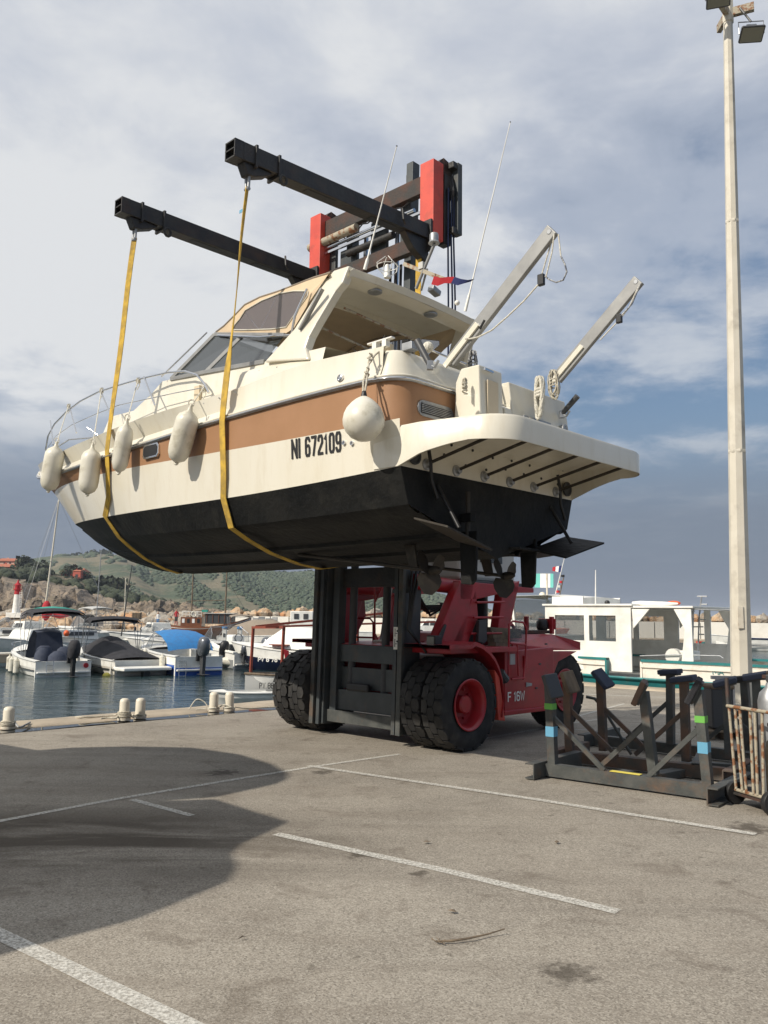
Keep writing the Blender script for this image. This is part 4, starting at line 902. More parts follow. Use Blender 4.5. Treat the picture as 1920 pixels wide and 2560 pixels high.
def ropeS(pxs, s, r, m_='ropew', name='boom_rope', par=None):
    P = [B3(bS(x, y, s)) for x, y in pxs]; return MB().tube(P, r, 6).build(name, M[m_], par or hull_o, smooth=80)
ropeS([(1386, 582), (1368, 640), (1352, 695)], -.6, .006, par=b1[2]); ropeS([(1386, 580), (1380, 630), (1365, 692)], -.64, .006, par=b1[2]); ropeS([(1396, 586), (1402, 640)], -.62, .006, par=b1[2])
ropeS([(1402, 640), (1412, 660), (1417, 680), (1408, 700), (1390, 706), (1372, 698), (1362, 690)], -.62, .007, 'ropeb', par=b1[2])
MB().box(B3(bS(1353, 700, -.62)), (.06, .04, .10), (BB, RR, ZZ)).build('pulley_block', M['black'], b1[2], bevel=.01)
ropeS([(1345, 712), (1310, 752), (1270, 790), (1230, 825), (1195, 843), (1170, 848)], -.66, .007, par=b1[2])
MB().tube([B3(bS(1165, 848, -.68)), B3(bS(1182, 835, -.55)), B3(bS(1172, 860, -.62)), B3(bS(1190, 845, -.6))], .010, 6).build('cleated_rope', M['ropew'], b1[2])
ropeS([(1598, 712), (1572, 770), (1548, 800), (1500, 850)], .93, .006, par=b2[2]); ropeS([(1600, 712), (1580, 760), (1552, 790)], .9, .007, 'ropeb', par=b2[2])
MB().box(B3(bS(1548, 797, .92)), (.06, .04, .09), (BB, RR, ZZ)).build('pulley_block', M['black'], b2[2], bevel=.01)
# hanks of rope
def hank(c, w, h, m_, n, r, seed, name='rope_hank'):
    rg = random.Random(seed); mb = MB(); c = A(c)
    for k in range(n):
        ph = rg.uniform(-.4, .4); ww = w * rg.uniform(.5, 1); hh = h * rg.uniform(.8, 1.05)
        mb.tube([c + BB * (ww * .5 * math.sin(a_ + ph)) * 1.0 + RR * (.02 * math.sin(2 * a_ + k)) + ZZ * (-hh * .5 + hh * .5 * math.cos(a_)) for a_ in [2 * math.pi * j / 14 for j in range(15)]], r, 6)
    mb.tube([c + BB * .3 * w * math.cos(a_) + RR * .03 * math.sin(a_) - ZZ * (h * .25 + .004 * i) for i, a_ in enumerate([2 * math.pi * j / 8 for j in range(30)])], r * 1.2, 6)
    return mb.build(name, M[m_], hull_o, smooth=80)
hank(B3(bS(1348, 942, .45)), .09, .42, 'ropew', 6, .015, 3); hank(B3(bS(1384, 925, .75)), .13, .30, 'rope', 9, .006, 4); hank(B3(bS(1183, 875, -.45)), .10, .30, 'ropeb', 8, .005, 6)
MB().ball(B3(bS(1070, 868, -.9)), (.05, .05, .05)).build('rope_hank', M['ropew'], hull_o)
hank(B3(bS(1162, 945, -.75)), .04, .12, 'rope', 4, .006, 9)
mb = MB(); rg = random.Random(12)
for k in range(9): c0 = bp(-.15, .30 + k * .045, 3.50 - .01 * k); mb.tube([c0 + A((rg.uniform(-.02, .02), rg.uniform(-.03, .03), rg.uniform(-.16, .03))) for _ in range(7)], .008, 5)
mb.build('rope_tangle', M['rope'], hull_o)
# antennas, light mast, flag, anchor light, radar reflector cage
def whip(a, b, r0=.012): 
    d = b - a; o = MB().tube([a, a + d * .08, a + d * .1, b], [r0 * 1.5, r0 * 1.3, r0 * .7, r0 * .35], 8).build('whip_antenna', M['white'], hull_o, smooth=60); MB().ball(b, .008, 6, 4).build('antenna_tip', M['black'], o); return o
whip(B3(bS(912, 674, -.86)), B3(bS(992, 365, -.86))); whip(B3(bS(1163, 778, .8)), B3(bS(1276, 305, .8)))
cg = B3(bS(968, 690, -.62)); mb = MB()
for k in range(4): a_ = k * math.pi / 2 + .4; mb.tube([cg + A((.03 * math.cos(a_), .03 * math.sin(a_), 0)), cg + A((.10 * math.cos(a_), .10 * math.sin(a_), .06)), cg + A((.11 * math.cos(a_), .11 * math.sin(a_), .12)), cg + A((.02 * math.cos(a_), .02 * math.sin(a_), .20))], .004, 5)
mb.tube([cg + A((.108 * math.cos(k * .6283), .108 * math.sin(k * .6283), .1)) for k in range(11)], .004, 5)
mb.build('lamp_cage', M['white'], hull_o); MB().lathe(cg, ZZ, [(.035, -.02), (.03, .03), (.022, .11), (.01, .12)], 12).build('navigation_lamp', M['white'], hull_o, smooth=40)
lm = MB().tube([B3(bS(1040, 722, -.2)), B3(bS(1086, 610, -.2))], .016, 8).tube([B3(bS(1053, 726, -.1)), B3(bS(1068, 672, -.2))], .012, 8).build('light_mast', M['alu'], hull_o, smooth=60)
MB().lathe(B3(bS(1085, 608, -.2)), ZZ, [(.05, -.01), (.06, .0), (.045, .02), (.045, .09), (.04, .10)], 14).build('masthead_light', M['zinc'], lm, smooth=30)
MB().beam(B3(bS(1010, 660, -.2)), B3(bS(1130, 705, -.2)), .025, .04).build('cross_arm', M['flake'], lm)
MB().box(B3(bS(1055, 665, -.2)), (.06, .05, .07), (BB, RR, ZZ)).build('junction_box', M['ltgrey'], lm)
fl = [[B3(bS(1085 + k * 17, 690 + 3 * math.sin(k * 1.7) + 1.5 * k, -.35)), B3(bS(1078 + k * 16.5, 711 + 4 * math.sin(k * 1.9) - .3 * k * k * .3, -.33))] for k in range(7)]
MB().grid(fl[:3]).build('flag_cloth', M['flagr'], lm); MB().grid(fl[2:4]).build('flag_cloth', M['flagr'], lm); MB().grid(fl[3:]).build('flag_cloth', M['flagb'], lm)
sp = B3(bS(1086, 728, .1)); MB().box(sp, (.13, .08, .06), (unit(RR * 1 - ZZ * .3), BB, unit(ZZ + RR * .3))).build('deck_floodlight', M['zinc'], hull_o, bevel=.008)
MB().ball(B3(bS(1143, 757, .6)), (.03, .03, .03), 10, 6).build('gps_dome', M['white'], hull_o, smooth=80)
# ------------------------------------------------ underwater gear
for sg, rx in ((-1, (1150, 1330, 1190, 1462)), (1, (1300, 1350, 1338, 1470))):
    s = -.52 if sg < 0 else .62
    a = bS(rx[0], rx[1], s); b = bS(rx[2], rx[3], s); l0, l1, z0, z1 = a[0], b[0], a[2], b[2]
    rd = MB().prism([bp(l0, s - .012, z0), bp(l1 - .02, s - .012, z0 - .0), bp(l1, s - .012, z1 + .04), bp(l1 + .04, s - .012, z1), bp(l0 - .02, s - .012, z1 + .01)], RR * .03).build('rudder', M['antif'], hull_o, bevel=.006)
    MB().tube([bp((l0 + l1) / 2, s, z0 - .05), bp((l0 + l1) / 2, s, z0 + .35)], .022, 10).build('rudder_stock', M['ochre'], rd)
    MB().box(bp((l0 + l1) / 2, s, z0 + .12), (.12, .08, .08), (BB, RR, ZZ)).build('rudder_bracket', M['antif'], rd, bevel=.01)
    hb_ = bp(.36, s, 2.02); sh = MB().tube([hb_, bp(2.2, s, 2.24)], .018, 8).build('propeller_shaft', M['ochre'], hull_o, smooth=60)
    MB().prism([bp(.50, s - .01, 2.02), bp(.60, s - .01, 2.02), bp(.75, s - .01, 2.5), bp(.6, s - .01, 2.5)], RR * .02).build('shaft_bracket', M['ochre'], sh)
    pr = MB().lathe(hb_ - BB * .04, BB, [(.015, -.08), (.035, -.04), (.04, .03), (.03, .06)], 14).build('propeller_hub', M['ochre'], hull_o, smooth=50)
    for k in range(3):
        a_ = k * 2.094 + .4; ra = RR * math.cos(a_) + ZZ * math.sin(a_); ta = -RR * math.sin(a_) + ZZ * math.cos(a_); rows = []
        for u in (0, .3, .6, .85, 1): w = .10 * math.sin(math.pi * (.25 + .65 * u)) + .01; c_ = hb_ + ra * (.03 + .19 * u); tw = .6 - .3 * u; rows.append([c_ - ta * w + BB * w * tw, c_ + BB * .004, c_ + ta * w - BB * w * tw])
        MB().grid(rows).build('propeller_blade', M['ochre'], pr, smooth=60)
for (c_, px) in ((-.95, [(1008, 1222), (1018, 1237), (1078, 1260), (1172, 1322), (1180, 1335), (1130, 1330), (1010, 1245)]),):
    pass
MB().prism([bp(.0, -1.15, 2.42), bp(-.34, -1.12, 2.33), bp(-.36, -.55, 2.18), bp(0, -.55, 2.27)], -ZZ * .016).build('trim_tab', M['ochre'], hull_o)
MB().prism([bp(0, .55, 2.27), bp(-.36, .60, 2.18), bp(-.42, 1.22, 2.36), bp(0, 1.18, 2.44)], -ZZ * .016).build('trim_tab', M['antif'], hull_o)
for s in (-.85, .9): MB().tube([bp(-.0, s, 2.72), bp(-.24, s, 2.34)], .018, 8).build('trim_ram', M['black'], hull_o, smooth=60)
for s in (-1.03, .98): MB().tube([bp(-.045, s, 3.05), bp(-.06, s + .02, 2.9), bp(-.045, s + .05, 2.75), bp(-.05, s + .12, 2.6)], .016, 7).build('hydraulic_hose', M['black'], hull_o, smooth=60)
# flat underwater blade seen edge on below the stern (rudder stabiliser plate)
_z = bS(1400, 1383, .9)[2]; MB().prism([B3(bZ(x, y, _z)) for x, y in [(1185, 1374), (1300, 1372), (1345, 1378), (1398, 1382), (1396, 1388), (1345, 1396), (1260, 1390)]], ZZ * .02).build('fin_plate', M['antif'], hull_o)
# ------------------------------------------------ fenders (hang from the rail, things of their own)
def fender(top, c, rpx, label, hook, f=fR, L=None):
    # top: pixel of eye; c: lower end pixel; radius in pixels
    pc = onH((top[0] + c[0]) / 2, (top[1] + c[1]) / 2, lambda l: fR(l) + .14); s = pc[1]
    a = B3(bS(*top, s)); b = B3(bS(*c, s)); d = unit(b - a); ln = np.linalg.norm(b - a); r = .88 * rpx / FPX * ((a - CP) @ fw)
    o = thing('fender', a, label, 'boat fender', 'cylindrical fenders along the bow rail')
    prof = [(.012, -.02), (.02, .01), (.03, .05), (r * .78, .10), (r * .97, .15), (r, .2), (r, ln * .5), (r * .99, ln - .22), (r * .92, ln - .15), (r * .7, ln - .09), (r * .3, ln - .06)]
    MB().lathe(a, d, prof, 22).build('fender_body', M['fender'], o, smooth=60)
    MB().tube([b - d * .06 + unit(np.cross(d, RR)) * .03 * math.cos(t_) + d * (.025 * math.sin(t_)) for t_ in [math.pi * 2 * k / 10 for k in range(11)]], .015, 8).build('end_eye', M['fender'], o, smooth=60)
    h = B3(bS(*hook, rs(hook[0]))); mb = MB(); mb.tube([a - d * .0, a + (h - a) * .25, h], .007, 6)
    mb.tube([a + A((.03 * math.cos(t_), 0, .03 + .04 * math.sin(t_))) for t_ in [2 * math.pi * k / 8 for k in range(9)]], .007, 5)
    mb.tube([h + A((.022 * math.cos(t_), .01 * math.sin(t_ * .7), -.012 * (k % 5) + .02 * math.sin(t_))) for k, t_ in enumerate([k * .9 for k in range(22)])], .008, 5); mb.tube([h, h + A((.02, 0, -.08)), h + A((-.01, 0, -.14))], .006, 5)
    mb.build('lanyard', M['ropew'], o)
    return o
fender((142, 1107), (119, 1236), 27, 'off-white cylindrical fender nearest the bow tip', (172, 1012))
fender((232, 1112), (217, 1246), 28, 'off-white cylindrical fender second from the bow, left of the front sling', (254, 972))
fender((318, 1050), (294, 1192), 24, 'off-white cylindrical fender just right of the front sling, tied to the rail top', (346, 947))
fender((478, 1015), (437, 1168), 33, 'off-white cylindrical fender furthest aft, midway between the two slings', (511, 967))
# round fender
s_ = -1.34 - .21; c0 = B3(bS(909, 1052, s_)); rr0 = 53 / FPX * ((c0 - CP) @ fw)
o = thing('ball_fender', c0, 'big round white buoy fender with a black neck hung from the aft cleat', 'buoy fender')
MB().lathe(c0, ZZ, [(rr0 * k_, h_ * rr0) for k_, h_ in [(.02, -1.0), (.3, -.955), (.6, -.80), (.85, -.52), (.98, -.2), (1.0, .05), (.95, .32), (.82, .60), (.6, .86), (.4, 1.03), (.25, 1.12), (.15, 1.17)]], 32).build('buoy_body', M['fender'], o, smooth=70)
MB().lathe(c0, ZZ, [(rr0 * .15, rr0 * 1.15), (rr0 * .13, rr0 * 1.3), (rr0 * .10, rr0 * 1.42), (rr0 * .06, rr0 * 1.45)], 14).build('buoy_neck', M['black'], o, smooth=50)
mb = MB(); n0 = c0 + ZZ * rr0 * 1.42; cc_ = B3(cl)
for d_ in (-.02, .02):
    kn = n0 * .45 + cc_ * .55 + RR * -.06; mb.tube([n0 + BB * d_ * .6, n0 * .8 + cc_ * .2 + BB * d_ - RR * .03, kn, cc_ * .75 + n0 * .25 + BB * d_ * 1.6 - RR * .06, cc_ + BB * d_ * 3], .009, 6)
for q in (n0 * .7 + cc_ * .3 - RR * .03, n0 * .4 + cc_ * .6 - RR * .06): mb.tube([q + BB * .018 * math.cos(t_) + RR * .018 * math.sin(t_) + ZZ * .006 * k for k, t_ in enumerate([k * .8 for k in range(14)])], .008, 5)
mb.build('lanyard', M['rope'], o)
# ================================================================== FORKLIFT
FO = thing('forklift', Wp(7.9, 8.7, 0), 'big red forklift truck with a tall dark mast carrying the cruiser', 'forklift')
def fpx(x, y, L): return onL(x, y, L)
AX = (BB, RR, ZZ)
MS = 7.80      # front face of mast
lean = .19 / 8
def mp(L, S, z): return Wp(L, S + z * lean, z)
# outer mast channels
for (L, name) in ((7.27, 'mast_upright'), (8.74, 'mast_upright')):
    sgn = 1 if L < 8 else -1
    up = MB().beam(mp(L, MS + .15, .14), mp(L, MS + .15, 4.4), .19, .30, up=RR).build(name, M['mast'], FO, bevel=.008)
    MB().beam(mp(L - sgn * .075, MS - .045, .14), mp(L - sgn * .075, MS - .045, 4.3), .075, .05, up=RR).build('mast_flange', M['cradle'], up, bevel=.004)
    MB().beam(mp(L + sgn * .03, MS - .03, .14), mp(L + sgn * .03, MS - .03, 4.3), .06, .03, up=RR).build('mast_wear_strip', M['mast'], up)
    MB().beam(mp(L + sgn * (.10 if L < 8 else .2), MS + .14, 2.6 if L < 8 else .3), mp(L + sgn * (.10 if L < 8 else .2), MS + .14, 7.86 if L < 8 else 7.45), .12, .14, up=RR).build('inner_upright', M['mast'], FO, bevel=.006)
    MB().tube([mp(L + sgn * .42, MS + .2, .4), mp(L + sgn * .42, MS + .2, 4.4)], .055, 12).build('lift_cylinder', M['dkgrey'], FO, smooth=60)
    MB().tube([mp(L + sgn * .42, MS + .2, 4.4), mp(L + sgn * .42, MS + .2, 7.1)], .035, 12).build('lift_ram', M['chrome'], FO, smooth=60)
MB().beam(mp(7.30, MS + .2, 2.12), mp(8.7, MS + .2, 2.12), .12, .26).build('mast_crosshead', M['steel'], FO, bevel=.006)
# lower crossmembers between uprights
for z0, z1, dS, m_ in ((.17, .34, .02, 'cradle'), (.34, .62, .06, 'mast'), (.62, .92, .12, 'mast'), (.98, 1.22, .08, 'mast')):
    MB().box(mp(8.0, MS + dS + .08, (z0 + z1) / 2), (1.36, .06, z1 - z0 - .01), AX).build('mast_crossmember', M[m_], FO, bevel=.006)
MB().box(mp(8.08, MS + .1, .66), (.42, .06, .10), AX).build('inspection_slot', M['black'], FO, bevel=.02)
MB().box(mp(8.10, MS + .30, .62), (.30, .3, .16), AX).build('axle_housing', M['red'], FO)
# pictogram plate
pg_ = MB().box(mp(7.27 - .0, MS - .055, 1.33), (.085, .006, .28), AX).build('pictogram_plate', M['white'], FO)
for k, z in enumerate((1.40, 1.27)):
    MB().box(mp(7.285, MS - .06, z), (.008, .004, .10), AX).box(mp(7.26, MS - .06, z - .01), (.03, .004, .008), AX).lathe(mp(7.245, MS - .06, z + .02), RR, [(.013, -.003), (.013, .003)], 10).build('pictogram', M['black'], pg_)
MB().beam(mp(7.27, MS + .02, 1.9), mp(7.27, MS + .02, 1.95), .3, .02).build('mast_bracket', M['mast'], FO)
# hoses beside upright
rg = random.Random(3)
for k in range(3):
    MB().tube([mp(7.12 - .03 * k, MS + .05 + .05 * k, 2.2), mp(7.10 - .03 * k, MS, 1.8), mp(7.13, MS + .02 * k, 1.45), mp(7.0 - .03 * k, MS + .15, 1.22 - .03 * k), mp(6.9, MS + .35, 1.25 + .05 * k), mp(6.93, MS + .5, 1.5)], .018, 7).build('hydraulic_hose', M['black'], FO, smooth=60)
for k, (x0, x1) in enumerate([(1120, 1121), (1128, 1131), (1134, 1138)]):
    P = [fpx(x, y, 6.55) for x, y in [(x0 + 1, 470 + 12 * k), (x0, 600), (x1, 755)]]; P.append(P[-1] - ZZ * 1.0); MB().tube(P, .012, 7).build('mast_hose', M['navy'], FO, smooth=60)
# carriage
zc = lambda y: y
R0 = onS(1084, 404, MS - .16); Ltop = R0[2]; LR = LS(R0)[0]; q = LS(onS(776, 536, MS - .16)); print('carriage', LS(R0), q, LS(onS(1053, 560, MS - .16)))
zT = (R0[2] + q[2]) / 2; LRr = LR; LLl = q[0]
for (L, nm) in ((LRr + .115, 'r'), (LLl - .115, 'l')):
    rb = MB().box(Wp(L, MS - .06, zT - .53), (.23, .20, 1.06), AX).build('carriage_block', M['redb'], FO, bevel=.008)
    MB().lathe(Wp(L - .04, MS + .10, zT - .02), BB, [(.05, -.06), (.12, -.05), (.12, -.01), (.06, 0), (.06, .02), (.12, .03), (.12, .07), (.05, .08)], 16).build('chain_sheave', M['rust'], FO, smooth=30)
    MB().prism([Wp(L - .10, MS + .06, zT + .10), Wp(L - .10, MS + .24, zT + .06), Wp(L - .10, MS + .22, zT - .35), Wp(L - .10, MS + .12, zT - .42)], BB * .03).build('sheave_plate', M['rust'], FO)
    MB().box(Wp(L - .06, MS + .12, zT - .60), (.12, .12, .95), AX).build('carriage_rail', M['steel'], FO, bevel=.006)
# guide post at the near end of the carriage
MB().box(Wp(LRr - .04, MS + .27, zT - .42), (.10, .09, .98), AX).build('guide_post', M['mast'], FO, bevel=.006)
for dz in (.02, -.88): MB().box(Wp(LRr - .03, MS + .21, zT + dz), (.10, .14, .09), AX).build('guide_bracket', M['steel'], FO, bevel=.01)
for k in range(3): MB().tube([Wp(LRr + .0, MS + .20, zT - .1), Wp(LRr - .08 + .03 * k, MS + .15, zT - .35), Wp(LRr - .02, MS + .2, zT - .55), Wp(LRr + .02, MS + .16, zT - .8)], .012, 6).build('hydraulic_hose', M['black'], FO)
MB().box(mp(7.48, MS + .24, zT - .12), (.09, .12, .9), AX).build('inner_upright', M['mast'], FO)
La, Lb = LRr + .2, LLl - .2
MB().beam(Wp(La, MS - .02, zT - .22), Wp(Lb, MS - .02, zT - .22), .10, .24).build('carriage_beam', M['rust'], FO, bevel=.006)
MB().beam(Wp(La, MS + .0, zT - .98), Wp(Lb, MS + .0, zT - .98), .10, .20).build('carriage_beam', M['rust'], FO, bevel=.006)
MB().beam(Wp(La, MS - .06, zT - .60), Wp(Lb, MS - .06, zT - .60), .035, .035).build('sideshift_rod', M['chrome'], FO)
MB().tube([Wp(7.0, MS - .05, zT - .52), Wp(8.9, MS - .05, zT - .52)], .028, 10).build('sideshift_ram', M['chrome'], FO, smooth=60)
MB().tube([Wp(8.05, MS - .09, zT - .43), Wp(9.05, MS - .09, zT - .43)], .06, 12).build('sideshift_cylinder', M['flake'], FO, smooth=60)
MB().tube([Wp(7.4, MS - .02, zT - .72), Wp(8.3, MS - .02, zT - .72)], .05, 12).build('sideshift_cylinder', M['steel'], FO, smooth=60)
for L, w, z, h in ((7.75, .3, -.62, .5), (8.35, .34, -.78, .36), (8.75, .25, -.70, .55), (7.25, .18, -.6, .6)):
    MB().box(Wp(L, MS + .07, zT + z), (w, .06, h), AX).build('carriage_plate', M['mast'], FO, bevel=.01)
for k in range(9): L = 7.1 + k * .22; MB().tube([Wp(L, MS - .02, zT - .35), Wp(L + .1, MS - .06, zT - .42 - .05 * (k % 3)), Wp(L + .25, MS - .03, zT - .37)], .010, 6).build('hydraulic_hose', M['black'], FO)
for L in (7.55, 7.75, 8.2, 8.4): MB().beam(mp(L, MS + .14, zT - 1.0), mp(L, MS + .14, 4.4), .035, .02, up=RR).build('lift_chain', M['steel'], FO)
# lifting arms
ARMZ = zT - .98
def arm(L, tipS, drop):
    w, h = .17, .195; a = Wp(L, MS - .17, ARMZ); b = Wp(L, tipS, ARMZ)
    o = MB().beam(a, b, w, h).build('lifting_arm', M['steel'], FO, bevel=.006)
    MB().beam(Wp(L, tipS - .11, ARMZ + .0), Wp(L, tipS - .001, ARMZ), w - .0, .012).beam(Wp(L, tipS - .11, ARMZ + h / 2 - .008), Wp(L, tipS, ARMZ + h / 2 - .008), w, .014).beam(Wp(L, tipS - .11, ARMZ - h / 2 + .008), Wp(L, tipS, ARMZ - h / 2 + .008), w, .014).beam(Wp(L - w / 2 + .008, tipS - .11, ARMZ), Wp(L - w / 2 + .008, tipS, ARMZ), .014, h).beam(Wp(L + w / 2 - .008, tipS - .11, ARMZ), Wp(L + w / 2 - .008, tipS, ARMZ), .014, h).build('arm_mouth', M['steel'], o)
    MB().box(Wp(L, tipS + .012, ARMZ), (w - .03, .03, h - .04), AX).build('mouth_bore', M['black'], o)
    for dS in (.16, .46): MB().box(Wp(L, tipS + dS, ARMZ - .01), (w + .035, .03, h + .055), AX).build('collar', M['steel'], o, bevel=.004)
    MB().prism([Wp(L - .06, tipS + .02, ARMZ - .10), Wp(L - .06, tipS + .40, ARMZ - .10), Wp(L - .06, tipS + .34, ARMZ - .15), Wp(L - .06, tipS + .16, ARMZ - .22), Wp(L - .06, tipS + .08, ARMZ - .22)], BB * .12).build('sling_lug', M['steel'], o, bevel=.01)
    MB().tube([Wp(L + .06 * math.cos(t_) * 0 - .11, tipS + .5 + .045 * math.cos(t_), ARMZ - .16 + .05 * math.sin(t_)) for t_ in [2 * math.pi * k / 10 for k in range(11)]], .016, 7).build('shackle', M['steel'], o)
    for dS in (1.1, 2.1): MB().box(Wp(L, tipS + dS, ARMZ - h / 2 - .003), (w * .55, .42, .004), AX).build('cutout', M['black'], o)
    MB().tube([Wp(L - .11, tipS + 2.35, ARMZ + .12), Wp(L - .13, tipS + 2.35, ARMZ - .02), Wp(L - .11, tipS + 2.40, ARMZ - .06)], .014, 7).build('bracket', M['steel'], o)
    MB().prism([Wp(L - .05, MS - .17, ARMZ - .1), Wp(L - .05, MS - .62, ARMZ - .1), Wp(L - .05, MS - .45, ARMZ - .28), Wp(L - .05, MS - .22, ARMZ - .40), Wp(L - .05, MS - .17, ARMZ - .40)], BB * .10).build('gusset', M['steel'], o, bevel=.006)
    MB().box(Wp(L, MS - .19, ARMZ - .05), (.24, .04, .42), AX).build('mount_plate', M['steel'], o, bevel=.006)
    for c_ in [o] + list(o.children):      # the arm droops a little towards its tip
        for v_ in c_.data.vertices: v_.co.z += -drop * (MS - (np.array(v_.co) + np.array(FO.location)) @ RR) / (MS - tipS)
def tipS_of(px, L):
    return LS(onL(*px, L))[1]
ARL, ALL_ = LRr + .115, LLl - .115
print('arm tips', LS(onL(567, 362, ARL)), LS(onL(297, 508, ALL_)), 'ARMZ', ARMZ)
t1 = 4.72; t2 = 4.66
arm(ARL, t1, .17); arm(ALL_, t2, .05)
# ------------------------------------------------ slings
def ribbon(pts, w, wdir, name, m_, par, twist=0.0, thick=.006):
    pts = [A(p) for p in pts]; rows = []; n = len(pts)
    for i, p in enumerate(pts):
        T = unit(pts[min(i + 1, n - 1)] - pts[max(i - 1, 0)]); wd = A(wdir(i) if callable(wdir) else wdir); wd = unit(wd - T * (wd @ T)); nn = np.cross(T, wd); ww = w[i] if hasattr(w, '__len__') else w
        rows.append([p - wd * ww / 2 - nn * thick / 2, p + wd * ww / 2 - nn * thick / 2, p + wd * ww / 2 + nn * thick / 2, p - wd * ww / 2 + nn * thick / 2])
    return MB().grid(rows, True, True).build(name, m_, par, smooth=40)
def sling(L, tipS, drop, rail_px, chine_px, label):
    l = L - LT; a = Wp(L - .0, tipS + .12, ARMZ - .22 - drop)
    o = thing('lifting_sling', a, label, 'lifting strap', 'yellow webbing slings')
    rl = onH(*rail_px, lambda q: fR(q) + .045); ch = onH(*chine_px, lambda q: fC(q) + .03)
    P = [a - ZZ * .10]; n = 9; r3 = B3(rl)
    for k in range(1, n + 1): u = k / n; P.append((a - ZZ * .10) * (1 - u) + r3 * u - RR * 0 + BB * .012 * math.sin(u * 9))
    lc = rl[0]; cl_ = ch[0]
    P.append(bp(lc * .6 + cl_ * .4, -fB(lc) - .05, gB(lc) + .22)); P.append(bp(cl_, -fB(cl_) - .02, gB(cl_) - .0)); P.append(bp(cl_, -fC(cl_) - .02, gC(cl_) - .02))
    for u in (.15, .4, .7, .95): P.append(bp(cl_ - .02 * u, -fC(cl_) * (1 - u), gC(cl_) * (1 - u) + gK(cl_) * u - .075 * math.sin(math.pi * u) - .04))
    for u in (.2, .5, .85, 1): P.append(bp(cl_, fC(cl_) * u, gC(cl_) * u + gK(cl_) * (1 - u) - .05 * math.sin(math.pi * u) - .03))
    P.append(bp(cl_, fC(cl_) + .03, gC(cl_))); P.append(bp(lc, fR(lc) + .05, gR(lc))); P.append(Wp(L, MS - .30, ARMZ - .15))
    nP = len(P)
    def wd(i):
        if i < 7: a_ = (1.15 if drop > .1 else -.35) * (1 - i / 9); return BB * math.cos(a_) + RR * math.sin(a_)
        return BB
    W_ = [(.055 if drop > .1 else .075) + (.045 if drop > .1 else .02) * min(1, i / 7) if i < 9 else .09 for i in range(nP)]
    ribbon(P, W_, wd, 'webbing', M['sling'], o, thick=.008)
    mb = MB(); mb.tube([a + ZZ * .05 - BB * .03, a - ZZ * .12 - BB * .02], .016, 8); mb.tube([a + ZZ * .05 + BB * .03, a - ZZ * .12 + BB * .02], .016, 8); mb.tube([a - ZZ * .12 - BB * .03, a - ZZ * .12 + BB * .03], .022, 8); mb.build('shackle', M['zinc'], o, smooth=50)
    return o, P
s1, P1 = sling(ARL, t1, .17, (556, 1052), (577, 1287), 'nearer yellow webbing sling running down past the cabin windscreen')
MB().box(P1[1] - RR * .01 + BB * .03 + ZZ * .03, (.07, .004, .035), AX).build('label_tag', M['cyan'], s1)
sling(ALL_, t2, .05, (268, 1125), (297, 1308), 'further yellow webbing sling near the bow, over the foredeck')
# ------------------------------------------------ wheels
def tyre_mesh(mb, c, ax, R, w, lugs=20):
    c = A(c); ax = unit(ax); prof = [(R * .53, -w * .42), (R * .62, -w * .48), (R * .80, -w * .5), (R * .93, -w * .44), (R * .955, -w * .36), (R * .955, w * .36), (R * .93, w * .44), (R * .80, w * .5), (R * .62, w * .48), (R * .53, w * .42)]
    mb.lathe(c, ax, prof, 40, caps=False); u = unit(np.cross(ax, ZZ)); v = np.cross(ax, u)
    for k in range(lugs):
        for row, off in ((-1, 0), (0, .5), (1, 0)):
            a0 = 2 * math.pi * (k + off) / lugs; da = 2 * math.pi / lugs * .42; x0 = row * w * .31; hw_ = w * (.155 if row == 0 else .165); P = []
            for r_ in (R * .94, R):
                for aa, xx in ((-da, -hw_ * .75), (-da * 1.0, hw_ * .75), (-da * .35, hw_), (da * .35, hw_), (da, hw_ * .75), (da, -hw_ * .75), (da * .35, -hw_), (-da * .35, -hw_)):
                    rr_ = r_ - (R * .035 if abs(x0 + xx) > w * .44 else 0) - (R * .004 if r_ == R else 0); an = a0 + aa; P.append(c + ax * (x0 + xx) + (u * math.cos(an) + v * math.sin(an)) * rr_)
            n = 8; F = [tuple(range(n, 2 * n))] + [(i, (i + 1) % n, n + (i + 1) % n, n + i) for i in range(n)]; mb.add(P, F)
    return mb
def wheel(L, S, R, w, face=-1, deep=.16, name='wheel'):
    c = Wp(L, S, R * .985); o = tyre_mesh(MB(), c, BB, R, w).build(name, M['tyre'], FO, smooth=30)
    ff = c + BB * face * w * .5
    MB().lathe(ff, -BB * face, [(R * .56, -.005), (R * .54, -.012), (R * .50, .0), (R * .47, .03), (R * .44, deep), (R * .20, deep + .01), (R * .20, deep - .08), (R * .17, deep - .10), (.001, deep - .10)], 36, caps=False).build('rim', M['red'], o, smooth=35)
    mb = MB()
    for k in range(10): a_ = k * .6283; mb.lathe(ff - BB * face * (deep - .0) + (RR * math.cos(a_) + ZZ * math.sin(a_)) * R * .32, BB * face, [(.018, 0), (.018, .03)], 6)
    mb.build('wheel_nut', M['red'], o); return o
WR = .56
for L, f in ((6.56, -1), (6.91, -1), (9.02, 1), (9.37, 1)): wheel(L, 8.17, WR, .33, f)
wheel(6.98, 10.98, WR, .34, -1, .06, 'wheel'); wheel(8.98, 10.98, WR, .34, 1, .06, 'wheel')
# ------------------------------------------------ chassis and bodywork
NL = 6.62   # near side plane of bodywork
def sidepoly(px, L, th, name, m_='red', bev=.01, dirn=1): return MB().prism([onL(x, y, L) for x, y in px], BB * th * dirn).build(name, M[m_], FO, bevel=bev)
